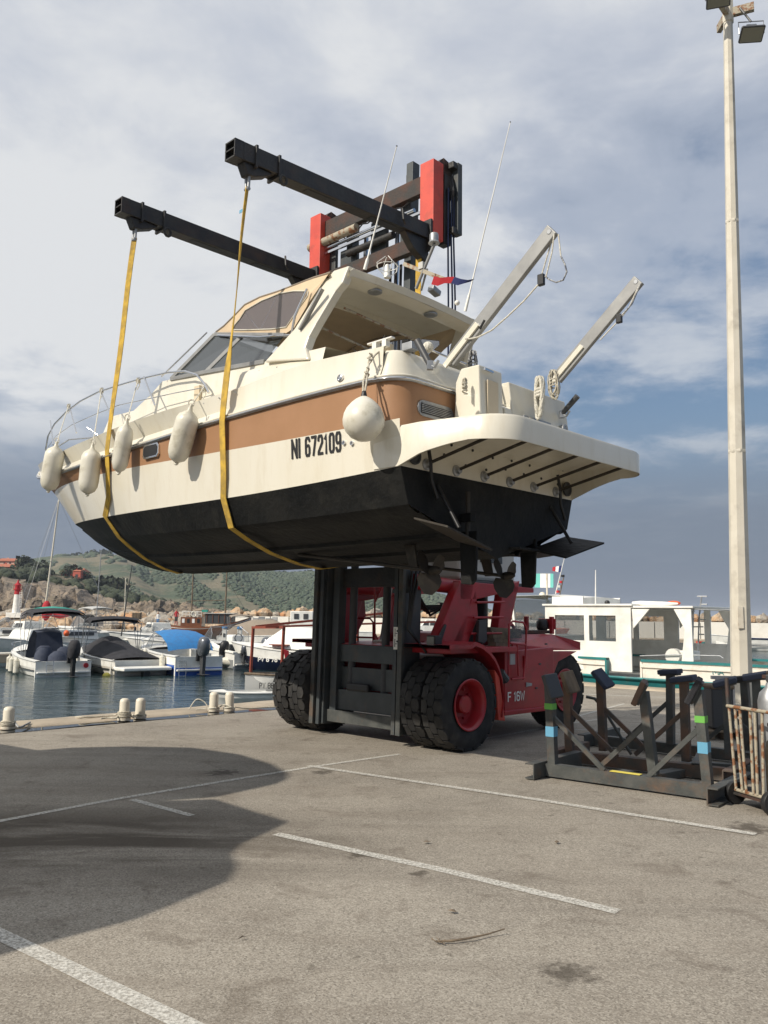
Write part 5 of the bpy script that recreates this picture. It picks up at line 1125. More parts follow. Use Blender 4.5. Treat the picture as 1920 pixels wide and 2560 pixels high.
# front mudguard over the near wheels: arc
mb = MB(); rows = []
cS, cz, r_ = 8.19, .58, .68
arc = [(7.78, 1.22), (8.0, 1.22), (8.2, 1.22)] + [(cS + r_ * math.sin(a_), cz + r_ * math.cos(a_)) for a_ in [math.pi * .5 * k / 8 * 1.12 + .15 for k in range(9)]]
for t_ in (0, 1): rows.append([Wp(6.40, S, z + t_ * .035) for S, z in arc])
rows = [[Wp(6.40, S, z) for S, z in arc], [Wp(6.40, S + .0, z + .05) for S, z in arc], [Wp(7.2, S, z + .05) for S, z in arc], [Wp(7.2, S, z) for S, z in arc]]
mb.grid(rows, closed=False); mb.grid([rows[3], rows[0]]); mb.build('mudguard', M['red'], FO, smooth=40)
rows = [[Wp(L, S, z + d) for S, z in arc] for L, d in ((9.3, 0), (9.3, .05), (8.8, .05), (8.8, 0))]; MB().grid(rows).grid([rows[3], rows[0]]).build('mudguard', M['red'], FO, smooth=40)
MB().prism([Wp(6.42, 8.78, .32), Wp(6.42, 8.92, .30), Wp(6.42, 8.80, .85), Wp(6.42, 8.70, .95)], BB * .35).build('mud_flap', M['redb'], FO, bevel=.008)
MB().box(Wp(7.9, 8.68, 1.19), (2.7, 1.4, .07), AX).build('deck', M['red'], FO, bevel=.008)
MB().box(Wp(8.08, 9.7, .78), (2.1, 2.6, .55), AX).build('chassis', M['red'], FO, bevel=.01)
# side body with the model number: tank / engine side
bd = sidepoly([(1262, 1783), (1384, 1768), (1384, 1618), (1262, 1630)], NL, .5, 'side_panel')
sidepoly([(1262, 1790), (1390, 1774), (1390, 1764), (1262, 1778)], NL - .03, .5, 'side_step')
for k, (x, y) in enumerate([(1350, 1660), (1341, 1720), (1365, 1610)]): MB().box(onL(x, y, NL - .005), (.012, .05, .022), AX).build('panel_latch', M['dkgrey'], bd)
sidepoly([(1316, 1706), (1330, 1708), (1330, 1714), (1316, 1717)], NL - .012, .01, 'vent_cowl', 'zinc', 0)
t0_ = onL(1269, 1755, NL - .008); t1_ = onL(1309, 1751, NL - .008); hh_ = onL(1269, 1733, NL - .008)[2] - t0_[2]
text_part('F 16W', M['white'], FO, t0_, t1_ - t0_, ZZ, hh_ * 1.12, st=.15, depth=.004, width=np.linalg.norm(t1_ - t0_) * 1.06, name='model_lettering')
# counterweight with its chamfered top
cw0 = 9.95
def cwp(L0, L1, S0, S1, z): return [Wp(L0, S0, z), Wp(L0, S1, z), Wp(L1, S1, z), Wp(L1, S0, z)]
a = LS(onL(1384, 1618, NL)); print('cw', a, LS(onL(1448, 1620, NL)), LS(onL(1400, 1585, NL)), LS(onL(1330, 1590, NL)))
mb = MB(); S0, S1 = 9.55, 11.38; H_ = lambda S, z, d=0: [Wp(6.74 + d, S, z), Wp(9.4 - d, S, z)]
P_ = [(S0, 1.16, 0), (S0, 1.24, 0), (S0 + .1, 1.37, .2), (S1 - .55, 1.37, .2), (S1, 1.25, .05), (S1, 1.13, .05)]
mb.grid([[Wp(6.74 + d, S, z) for S, z, d in P_], [Wp(9.4 - d, S, z) for S, z, d in P_]]); mb.poly([Wp(6.74 + d, S, z) for S, z, d in P_]); mb.poly([Wp(9.4 - d, S, z) for S, z, d in P_]); mb.poly([Wp(6.74, S0, 1.16), Wp(6.79, S1, 1.13), Wp(9.35, S1, 1.13), Wp(9.4, S0, 1.16)]); mb.build('engine_hood', M['red'], FO, bevel=.03)
mb = MB(); mb.prism([Wp(6.70, 9.6, .34), Wp(6.70, 10.36, .32), Wp(6.70, 10.42, .7), Wp(6.70, 10.62, .98), Wp(6.70, 11.15, 1.12), Wp(6.70, 9.6, 1.15)], BB * .14); mb.build('rear_wing', M['red'], FO, bevel=.012)
MB().prism([Wp(7.35, 11.0, .35), Wp(7.35, 11.5, .45), Wp(7.35, 11.35, 1.12), Wp(7.35, 10.9, 1.12)], BB * 1.3).build('counterweight', M['red'], FO, bevel=.05)
mb = MB(); mb.box(Wp(7.15, 10.55, 1.40), (.28, .9, .05), AX); mb.build('hood_platform', M['rust'], FO, bevel=.006)
MB().box(Wp(7.0, 10.92, 1.50), (.06, .06, .26), AX).box(Wp(7.25, 10.62, 1.50), (.06, .06, .26), AX).box(Wp(7.1, 10.95, 1.52), (.3, .03, .16), AX).build('tow_bracket', M['red'], FO, bevel=.008)
MB().lathe(Wp(7.12, 10.85, 1.42), ZZ, [(.07, 0), (.09, .05), (.09, .13), (.06, .17)], 16).build('air_filter', M['black'], FO, smooth=40)
MB().tube([Wp(7.2, 10.10, 1.37), Wp(7.2, 10.08, 1.47), Wp(7.2, 10.15, 1.52), Wp(7.2, 10.22, 1.47), Wp(7.2, 10.22, 1.37)], .028, 8).build('lifting_eye', M['red'], FO, smooth=50)
mb = MB(); rg = random.Random(5)
for k in range(5): mb.beam(Wp(6.8 + .05 * k, 9.15 + k * .04, 1.25 + .05 * k), Wp(6.85 + .04 * k, 9.85 + .05 * k, 1.22 + .05 * k), .12, .05)
mb.build('timber_chock', M['timber'], FO)
# door frame rails, steps
mb = MB()
for P in ([(1271, 1690), (1273, 1560), (1282, 1553), (1308, 1556), (1316, 1570), (1314, 1640), (1308, 1700)], [(1275, 1608), (1315, 1612)], [(1279, 1698), (1312, 1695)], [(1293, 1612), (1296, 1690)]): mb.tube([onL(x, y, NL - .06) for x, y in P], .014, 8)
mb.build('access_rail', M['red'], FO, smooth=60)
MB().prism([onL(x, y, NL + .1) for x, y in [(1275, 1564), (1312, 1566), (1312, 1606), (1275, 1604)]], BB * .01).build('clear_panel', M['pane'], FO)
MB().box(onL(1281, 1648, NL - .01), (.012, .11, .14), AX).build('warning_plate', M['ltgrey'], FO); MB().box(onL(1313, 1655, NL - .01), (.03, .07, .17), AX).build('door_handle', M['red'], FO, bevel=.01)
# tower frame carrying the raised cab, both sides
for L0, sg in ((6.95, 1), (9.15, -1)):
    def fr_(P, th=.14, nm='tower_leg', bev=.012): return MB().prism([Wp(L0, S, z) for S, z in P], BB * th * sg).build(nm, M['red'], FO, bevel=bev)
    c = [LS(onL(x, y, 6.95))[1:] for x, y in [(1075, 1635), (1150, 1455), (1185, 1462), (1150, 1636)]]; fr_([tuple(p) for p in c])
    c = [LS(onL(x, y, 6.95))[1:] for x, y in [(1118, 1636), (1168, 1530), (1190, 1470), (1196, 1545), (1158, 1636)]]; fr_([tuple(p) for p in c], .06, 'tower_gusset')
    c = [LS(onL(x, y, 6.95))[1:] for x, y in [(1232, 1668), (1258, 1470), (1300, 1452), (1262, 1630), (1250, 1672)]]; fr_([tuple(p) for p in c])
    c = [LS(onL(x, y, 6.95))[1:] for x, y in [(1150, 1452), (1335, 1470), (1335, 1482), (1262, 1482), (1185, 1500), (1150, 1500)]]; fr_([tuple(p) for p in c], .16, 'tower_beam')
    if sg > 0:
        for y in (1506, 1544, 1584, 1622): MB().tube([onL(1192 - (y - 1500) * .18, y, 6.9), onL(1262 - (y - 1500) * .1, y - 1, 6.9)], .016, 8).build('ladder_rung', M['red'], FO, smooth=60)
MB().tube([Wp(7.15, 7.95, 2.05), Wp(7.15, 9.0, 2.0)], .10, 14).tube([Wp(7.15, 9.0, 2.0), Wp(7.15, 9.15, 2.0)], .12, 14).build('tilt_cylinder', M['red'], FO, smooth=50)
MB().tube([Wp(8.95, 7.95, 2.05), Wp(8.95, 9.1, 2.0)], .10, 14).build('tilt_cylinder', M['red'], FO, smooth=50)
MB().box(Wp(7.25, 8.95, 1.5), (.5, .12, .6), AX).build('tower_bulkhead', M['dkgrey'], FO, bevel=.01)
for k in range(5): MB().tube([Wp(7.2 + .06 * k, 8.1, 1.9 + .02 * k), Wp(7.2 + .05 * k, 8.35, 1.62 + .03 * k), Wp(7.15, 8.6, 1.75)], .018, 7).build('hydraulic_hose', M['black'], FO, smooth=60)
# cab
cb = MB().box(Wp(7.75, 9.55, 2.56), (1.2, 1.3, .9), AX).build('cab', M['ltgrey'], FO, bevel=.05)
MB().box(Wp(7.14, 9.6, 2.62), (.02, .5, .5), AX).build('cab_window', M['glass'], cb); MB().box(Wp(7.75, 8.89, 2.7), (.9, .02, .45), AX).build('cab_window', M['glass'], cb)
MB().tube([Wp(7.15, 9.1, 2.45), Wp(7.10, 9.1, 2.45), Wp(7.10, 9.1, 2.62), Wp(7.15, 9.1, 2.62)], .012, 7).build('grab_handle', M['black'], cb)
MB().box(Wp(7.9, 9.6, 2.07), (1.8, 1.4, .06), AX).build('cab_floor', M['dkgrey'], FO, bevel=.01)
# exhaust / intake stack, mirror, lamps
MB().tube([Wp(7.5, 9.8, 1.2), Wp(7.5, 9.8, 1.95), Wp(7.5, 9.9, 2.1), Wp(7.5, 10.2, 2.1)], .12, 14).build('intake_duct', M['black'], FO, smooth=50)
mb = MB(); mb.prism([onL(x, y, 6.85) for x, y in [(1198, 1552), (1216, 1549), (1218, 1600), (1212, 1608), (1196, 1604)]], BB * .05); mb.tube([onL(1205, 1605, 6.87), onL(1206, 1636, 6.87)], .012, 6); mb.build('wing_mirror', M['dkgrey'], FO)
hl = MB().box(onL(1086, 1602, 6.75), (.14, .14, .13), AX).build('work_lamp', M['black'], FO, bevel=.012); MB().box(onL(1086, 1602, 6.75) - RR * .075, (.11, .01, .10), AX).build('lamp_glass', M['lens'], hl)
MB().tube([onL(1264, 1700, NL - .1), onL(1256, 1690, NL - .1), onL(1250, 1680, NL - .1)], .06, 8).build('tank_cap', M['dkgrey'], FO)
# handrail on the far deck seen through the mast
mb = MB()
for P in ([(858, 1632), (858, 1560), (864, 1545), (925, 1546), (933, 1556), (933, 1632)], [(862, 1592), (933, 1594)], [(895, 1594), (895, 1632)], [(937, 1620), (937, 1452), (966, 1462)], [(938, 1504), (957, 1462)], [(934, 1578), (948, 1606)]): mb.tube([onS(x, y, 8.75) for x, y in P], .014, 8)
mb.build('deck_handrail', M['red'], FO, smooth=60)
MB().box(onS(950, 1614, 8.7), (.16, .16, .16), AX).build('lidded_tub', M['fender'], FO, bevel=.02)
MB().tube([onS(955, 1600, 8.8), onS(975, 1470, 8.8)], .035, 8).build('grey_strut', M['zinc'], FO)
# ================================================================== LAMP POST, BOLLARDS, ROPES
pb = A((6.85, 16.2, 0)); pt_ = gy(1819, 20, 16.2)
LP = thing('lamp_post', pb, 'tall tapering white octagonal lamp post with grey floodlights on top', 'lamp post')
n = 8; rows = []
for u in (0, .02, .021, .45, .98): rows.append([pb + (pt_ - pb) * u + (.20 - .108 * u) * A((math.cos(a_), math.sin(a_), 0)) for a_ in [2 * math.pi * (k + .3) / n for k in range(n)]])
MB().grid(rows, True, True).build('post', M['pole'], LP, bevel=.004)
MB().box(pb + A((0, 0, .03)), (.5, .5, .06)).build('base_plate', M['pole'], LP, bevel=.01)
tp = pt_
MB().box(pb + A((-.06, -.19, .95)) + (pt_ - pb) * .05, (.11, .02, .42)).build('access_hatch', M['bollard'], LP, bevel=.004)
for u_ in (.34, .67): MB().lathe(pb + (pt_ - pb) * u_, pt_ - pb, [(.205 - .108 * u_, -.03), (.209 - .108 * u_, 0), (.205 - .108 * u_, .03)], 8).build('section_joint', M['pole'], LP)
MB().lathe(tp - ZZ * .38, ZZ, [(.08, 0), (.115, .04), (.115, .55), (.10, .60)], 8).build('head_sleeve', M['pole'], LP)
for dx, dy in ((.26, -.12), (-.18, -.2), (0, .26)): MB().box(tp + A((dx, dy, -.13)), (.44, .10, .18), (unit((dx, dy, 0)), unit((-dy, dx, 0)), ZZ)).build('bracket_arm', M['flake'], LP, bevel=.008)
def flood(c, aim, label=None):
    c = A(c); f = unit(aim); r_ = unit(np.cross(f, ZZ)); u_ = np.cross(r_, f); ax = (r_, u_, f)
    h = MB(); rows = []
    for d, sx, sy in ((-.14, .10, .07), (-.12, .16, .10), (-.02, .20, .14), (.0, .235, .17), (.045, .235, .17)): rows.append([c + f * d + r_ * a_ * sx + u_ * b_ * sy for a_, b_ in ((-1, -.9), (-.9, -1), (.9, -1), (1, -.9), (1, .9), (.9, 1), (-.9, 1), (-1, .9))])
    o = h.grid(rows, True, True).build('floodlight', M['dkgrey'], LP, bevel=.006)
    MB().box(c + f * .047, (.42, .29, .01), ax).build('lens', M['lens'], o); MB().box(c - f * .1 + u_ * .08, (.2, .07, .14), ax).build('gear_box', M['outb'], o, bevel=.01)
    MB().tube([c + r_ * .245, c + r_ * .25 - f * .25 + u_ * .12, c - r_ * .25 - f * .25 + u_ * .12, c - r_ * .245], .013, 6).build('yoke', M['zinc'], o); e_ = tp + (c - tp) * A((.55, .55, 0)) - ZZ * .13; MB().tube([c - f * .25 + u_ * .12, e_], .022, 7).build('lamp_bracket', M['dkgrey'], LP)
    return o
flood(gy(1879, 84, 15.9), (-.05, -.42, -.80)); flood(gy(1796, -4, 15.7), (-.15, -.5, -.75))
# bollards in pairs on the edge beam
def bollard(px, pyb, pyt, label, rope=0):
    g = gz(px, pyb + 6, .035); pyb += 6; d = (g - CP) @ fw; h = (pyb - pyt) / FPX * d; o = thing('bollard', g, label, 'bollard', 'cream mooring bollards on the quay edge')
    MB().lathe(g, ZZ, [(.095, -.02), (.095, .015), (.074, .02), (.073, h - .05), (.066, h - .02), (.04, h), (.001, h + .004)], 24).build('bollard_post', M['bollard'], o, smooth=40)
    return g, h
B_ = [bollard(20, 1812, 1768, 'cream bollard at the left edge of the photo with rope round its foot'), bollard(310, 1791, 1747, 'cream bollard wrapped in rope, left one of the middle pair'), bollard(350, 1786, 1746, 'cream bollard of the middle pair, right one'), bollard(534, 1769, 1731, 'cream bollard with a rope loop, left of the pair near the small moored boat'), bollard(573, 1768, 1731, 'cream bollard of the pair nearest the forklift, right one')]
def rope(pts, r, label, m_='rope', sub=6, group='mooring ropes on the quay'):
    pts = [A(p) for p in pts]; P = []
    for i in range(len(pts) - 1):   # Catmull-Rom
        p0, p1, p2, p3 = pts[max(i - 1, 0)], pts[i], pts[i + 1], pts[min(i + 2, len(pts) - 1)]
        for k in range(sub): t = k / sub; P.append(.5 * (2 * p1 + (p2 - p0) * t + (2 * p0 - 5 * p1 + 4 * p2 - p3) * t * t + (3 * p1 - p0 - 3 * p2 + p3) * t ** 3))
    P.append(pts[-1]); o = MB().tube(P, r, 6).build('mooring_rope', M[m_], None, smooth=80); return tag(o, label, 'rope', group)
def coil(g, n, label, m_='rope'):
    P = [g + A((.088 * math.cos(a_), .088 * math.sin(a_), .02 + .0035 * a_ + .005 * math.sin(a_ * 3))) for a_ in [k * .6 for k in range(int(n * 10.5))]]; return rope(P, .0125, label, m_, 2)
coil(B_[0][0], 3, 'rope turns round the foot of the leftmost bollard'); coil(B_[1][0], 4, 'thick rope turns round the left bollard of the middle pair'); coil(B_[2][0], 1, 'single rope turn round the right bollard of the middle pair'); coil(B_[3][0], 1, 'rope turn round the left bollard of the pair near the rowing boat', 'ropew'); coil(B_[4][0], 1, 'rope turn round the bollard nearest the forklift', 'ropew')
g = B_[0][0]; rope([g + A((.1, 0, .05)), gz(50, 1818, .05), gz(75, 1806, .05)], .014, 'dark rope end leading away from the leftmost bollard', 'ropeb')
g = B_[1][0]; rope([g + A((-.1, 0, .08)), gz(285, 1788, .06), gz(235, 1792, .05), gz(195, 1793, .05), gz(175, 1793, -.1)], .012, 'pale rope running left from the middle pair over the quay edge')
rope([g + A((-.08, -.06, .05)), gz(290, 1795, .06), gz(268, 1794, .06), gz(252, 1797, .05)], .012, 'short loose rope beside the middle pair of bollards'); rope([g + A((.1, 0, .06)), gz(328, 1790, .06), gz(338, 1795, .05), B_[2][0] + A((-.1, -.05, .04))], .012, 'rope slung between the two middle bollards')
g = B_[3][0]; rope([g + A((-.08, -.03, .04)), g + A((-.16, -.04, .14)), g + A((-.28, -.06, .17)), g + A((-.38, -.1, .02))], .010, 'white rope loop standing up left of a bollard', 'ropew'); rope([g + A((-.1, -.08, .03)), gz(505, 1772, .06), gz(490, 1774, .05)], .010, 'white rope lying on the edge left of a bollard', 'ropew'); rope([g + A((.1, -.03, .05)), gz(548, 1768, .08), gz(562, 1762, .12), B_[4][0] + A((.05, -.09, .05))], .010, 'white rope slung between the two right bollards', 'ropew')
rope([B_[4][0] + A((.1, -.05, .05)), gz(620, 1771, .05), gz(668, 1768, .05), gz(720, 1766, .05)], .011, 'rope lying along the quay edge to the rowing boat')
# twig
P = [gz(x, y, .012 + z) for x, y, z in ((1090, 2354, 0), (1130, 2352, .004), (1175, 2345, .008), (1220, 2335, .006), (1262, 2322, .02))]
tw = MB().tube(P, [.005, .006, .005, .004, .003], 6); rg = random.Random(1)
for k in range(14): q = P[0] * (1 - k * .02) + P[1] * (k * .02); tw.tube([q, q + A((rg.uniform(-.03, .04), rg.uniform(-.03, .03), rg.uniform(0, .012)))], .002, 4)
tag(tw.build('twig', M['timber']), 'thin dry brown twig lying on the pavement in the foreground', 'twig')
for i, (x, y, l) in enumerate([(1067, 2105, 'small dark leaf on the paving below the long line'), (1392, 2105, 'dark crumpled leaf right of the paving centre'), (1130, 2278, 'flat dark leaf near the oil spot'), (605, 2345, 'dry blade of grass left of the foreground centre')]):
    g = gz(x, y, .012); a_ = i * 1.3; u = A((math.cos(a_), math.sin(a_), 0)) * .03; v = A((-math.sin(a_), math.cos(a_), 0)) * (.018 if i < 3 else .004); tag(MB().grid([[g - u, g - u * .2 - v + ZZ * .006, g + u], [g - u, g + ZZ * .012, g + u], [g - u, g - u * .2 + v + ZZ * .006, g + u]]).build('dead_leaf', M['timber']), l, 'leaf')
# ================================================================== CRADLES
def pad(mb, c, w, h, th, ax): return mb.box(c, (w, h, th), ax)
def cradle(o, ang, span, posts, label, rusty=False, foot=1.0, back=0.0, beamh=.12):
    # o: ground point of the left end of the front beam, ang: direction of the beam
    m_ = M['cradler'] if rusty else M['cradle']; o = A(o); d = A((math.cos(ang), math.sin(ang), 0)); e = A((-math.sin(ang), math.cos(ang), 0))
    t = thing('boat_cradle', o + d * span / 2, label, 'boat stand', 'grey steel boat cradles')
    MB().chan(o + e * .15 + ZZ * (.02 + beamh / 2), o + d * span + e * .15 + ZZ * (.02 + beamh / 2), .10, beamh, .010).build('base_beam', m_, t)
    for s in (0, 1):
        p = o + d * (span * s + (-.06 if s == 0 else .06)); MB().chan(p - e * (.12 + back) + ZZ * .085, p + e * foot + ZZ * .085, .10, .15, .012, side=-1 if s else 1).build('foot_channel', m_, t)
    for k, P in enumerate(posts):
        x, ey, h, tilt, padt, pm, leanx = P; b = o + d * x + e * ey + ZZ * .13; tpp = b + ZZ * h + d * leanx; 
        ps = MB().beam(b, tpp, .085, .085, up=d).build('upright', m_, t, bevel=.004)
        n_ = unit(d * math.sin(tilt) * .8 - e * .25 * abs(math.sin(tilt)) + ZZ * math.cos(tilt)); u_ = unit(np.cross(e, n_)); v_ = np.cross(n_, u_); MB().box(tpp + n_ * .045 - ZZ * .03, (.25, .19, .055), (u_, v_, n_)).build('pad', M[pm], ps, bevel=.012); MB().box(tpp + n_ * .008 - ZZ * .03, (.22, .12, .02), (u_, v_, n_)).build('pad_plate', m_, ps)
        bx = x + (.55 if x < span / 2 else -.55) * min(1, span / 1.6); MB().beam(b + ZZ * h * .62 + d * leanx * .6, o + d * bx + e * (ey if abs(ey) < .3 else ey) + ZZ * .14, .045, .03, up=e).build('brace', m_, ps)
        if k == 0 or k == len(posts) - 1:
            for z_, c_ in ((.72, 'green'), (.42, 'cyan')):
                if 'p' in pm or True: pass
    return t, d, e
c1 = gz(1352, 1948); c1e = gz(1775, 2010); d_ = c1e - c1; an = math.atan2(d_[1], d_[0]); sp_ = np.linalg.norm(d_)
t, d, e = cradle(c1, an, sp_, [(.06, .15, .80, 1.3, 0, 'dkgrey', -.03), (sp_ * .63, .30, .78, -1.2, 0, 'cradler', -.08), (sp_ - .06, .15, .84, -1.15, 0, 'blackfab', -.06)], 'nearest grey steel boat cradle with blue and green spray marks on its end posts', foot=.95)
for x_, h_, s_ in ((.06, .80, -.03), (sp_ - .06, .84, -.06)):
    b = c1 + d * x_ + e * .15 + ZZ * .13
    for z_, hh, c_ in ((.58, .06, 'green'), (.33, .10, 'cyan')): MB().box(b + ZZ * z_ + d * s_ * z_ / h_, (.091, .091, hh), (d, e, ZZ)).build('spray_mark', M[c_], t)
MB().box(c1 + d * sp_ * .5 + e * .15 + ZZ * .146, (.30, .07, .004), (d, e, ZZ)).build('spray_mark', M['yellow'], t)
c2 = gz(1405, 1912); cradle(c2, an + .04, 1.72, [(.05, .1, .78, 1.25, 0, 'timber', -.02), (.30, .45, .80, .95, 0, 'navyfab', -.02), (1.25, .35, .84, -.2, 0, 'navyfab', .0)], 'second boat cradle with a torn grey pad and rust along its base', rusty=True, foot=.8)
c3 = gz(1475, 1868); cradle(c3, an - .03, 1.9, [(1.0, .1, .84, -.1, 0, 'navyfab', .02), (1.85, .25, .80, -.15, 0, 'blackfab', -.02)], 'third boat cradle standing furthest back with flat dark pads', foot=.9)
c4 = gz(1760, 1945); cradle(c4, an + .25, 1.5, [(.22, .55, .80, -.35, 0, 'navyfab', 0), (.52, .45, .88, -.25, 0, 'navyfab', 0), (.74, .40, .90, .1, 0, 'timber', 0)], 'boat cradle behind the gas bottle trolley with long flat navy pads', foot=.9)
MB_pads = [((1480, 1702), (1560, 1712))]
for (x, y, L_, l) in [(1500, 1962, .5, 'short grey channel offcut lying inside the nearest cradle'), (1640, 1955, .45, 'open ended box section lying between the cradle posts'), (1700, 1930, .55, 'grey box section lying behind the cradle end post')]:
    g = gz(x, y); tag(MB().beam(g + ZZ * .05, g + ZZ * .05 + A((.75, .62, 0)) * L_, .14, .08).build('steel_offcut', M['cradle'], bevel=.005), l, 'steel beam')
# crowd control bar / bent tube behind
P = [onL(x, y, 3.0) for x, y in [(1490, 1758), (1506, 1765), (1540, 1810), (1580, 1885)]]
tag(MB().tube([gz(1578, 1890) + ZZ * z + A((x, 0, 0)) for x, z in ((0, .02), (-.32, .55), (-.42, .66), (-.52, .68))], .018, 8).build('bent_tube', M['cradle'], smooth=60), 'bent steel tube leaning behind the cradle posts', 'steel tube')
# trolley with bottles, bin on pallet
tq = gz(1838, 2012); te = gz(1925, 2040); dt = unit(te - tq); et = np.cross(ZZ, dt)
TR = thing('bottle_trolley', tq + dt * .25, 'rusty cream painted barred trolley on small black wheels at the right edge', 'trolley')
def tp3(x, y, z): return tq + dt * x + et * y + ZZ * z * (.86 if z > .14 else 1)
for x0, x1 in ((.02, -.06), (.10, .02), (.15, .08), (.24, .21), (.29, .27), (.36, .36)): MB().tube([tp3(x0, 0, .14), tp3(x1, .02, .98)], .0135, 8).build('trolley_bar', M['flake'], TR, smooth=60)
for z, xa, xb in ((.98, -.07, .46), (.13, .0, .42)): MB().tube([tp3(xa, .01, z), tp3(xb, .01, z)], .016, 8).build('cross_bar', M['flake'], TR, smooth=60)
MB().tube([tp3(-.07, .02, .98), tp3(-.10, .04, 1.10), tp3(-.13, .06, 1.26)], .017, 8).build('push_handle', M['rust'], TR, smooth=60)
MB().box(tp3(.2, .14, .10), (.42, .30, .02), (dt, et, ZZ)).build('tray', M['rust'], TR)
for x in (-.03, .42): MB().lathe(tp3(x, .03, .10) - dt * .025, dt, [(.02, 0), (.095, .0), (.10, .012), (.10, .038), (.095, .05), (.02, .05)], 22).build('trolley_wheel', M['black'], TR, smooth=40)
for i, (x, y, r, h, m_, l) in enumerate([(.12, .32, .11, 1.02, 'zinc', 'tall grey gas bottle standing behind the trolley bars'), (.30, .20, .09, .62, 'ochre', 'shorter brownish gas bottle in the trolley')]):
    c = tp3(x, y, .0); o = thing('gas_bottle', c, l, 'gas bottle'); MB().lathe(c, ZZ, [(r * .9, 0), (r, .03), (r, h - .12), (r * .85, h - .05), (r * .4, h), (r * .3, h + .04)], 20).build('bottle', M[m_], o, smooth=40); MB().lathe(c + ZZ * (h + .04), ZZ, [(.02, 0), (.035, .01), (.035, .06), (.02, .07)], 10).build('valve', M['dkgrey'], o)
    MB().box(c + ZZ * (h + .09) , (.15, .04, .03), (dt, et, ZZ)).build('valve_guard', M['rust'], o)
bg = gz(1800, 1845); o = thing('dark_bin', bg, 'dark grey rectangular bin standing on a pallet behind the cradles', 'bin'); MB().box(bg + ZZ * .41, (.30, .30, .54)).build('bin_body', M['dkgrey'], o, bevel=.02); MB().box(bg + ZZ * .70, (.34, .34, .07)).build('bin_lid', M['timber'], o, bevel=.03)
o = thing('pallet', bg, 'worn wooden pallet under the dark bin', 'pallet')
for k in range(5): MB().box(bg + A((.0, -.22 + k * .11, .115)), (.5, .07, .02)).build('slat', M['timber'], o)
for k in range(3): MB().box(bg + A((-.2 + k * .2, 0, .055)), (.06, .5, .09)).build('bearer', M['timber'], o)
# aluminium trestle behind trolley
g0 = gz(1795, 1780); o = thing('trestle', g0, 'bare grey metal trestle table between the lamp post and the fishing boat', 'trestle')
for x in (0, .28, 1.5, 1.78): MB().beam(g0 + A((x, -.1 * (x > 1), 0)), g0 + A((x, -.1 * (x > 1), .58)), .05, .05).build('leg', M['zinc'], o)
MB().beam(g0 + A((-.1, 0, .60)), g0 + A((2.2, -.15, .60)), .08, .06).build('top_rail', M['zinc'], o)
# ================================================================== BOATS AFLOAT
def sect_hull(L, B, f0, f1, dr=.25, full=.9, n=18, fb_mid=None, bowrake=.12, tr=.9):
    # local frame: x forward from transom, y to port, z up from waterline
    rows = []
    for i in range(n + 1):
        t = i / n; hb = B / 2 * (tr + (1 - tr) * min(1, t * 3)) * (1 - max(0, (t - .42) / .58) ** 2.4); hb = max(hb, .004); sh = f0 + (f1 - f0) * t ** 1.7
        xw = t * L * (1 - bowrake); xs = t * L; kz = -dr * (1 - max(0, (t - .7) / .3) ** 2); hw_ = hb * (full - .25 * t)
        rows.append([(xs, hb, sh), (xs * .6 + xw * .4, hb * .97, sh * .55), (xw, hw_, .02), (xw, hw_ * .6, kz * .6), (xw, 0, kz), (xw, -hw_ * .6, kz * .6), (xw, -hw_, .02), (xs * .6 + xw * .4, -hb * .97, sh * .55), (xs, -hb, sh)])
    return rows
class Boat:
    def __init__(s, name, stern, ang, label, cat='boat', group=None, z=WZ):
        s.o = thing(name, (0, 0, 0), label, cat, group); s.st = A(stern); s.ang = ang; s.z = z
    def done(s):
        s.o.location = (s.st[0], s.st[1], s.z); s.o.rotation_euler = (0, 0, s.ang)
    def b(s, mb, name, m_, par=None, **k): return mb.build(name, M[m_] if isinstance(m_, str) else m_, par or s.o, **k)
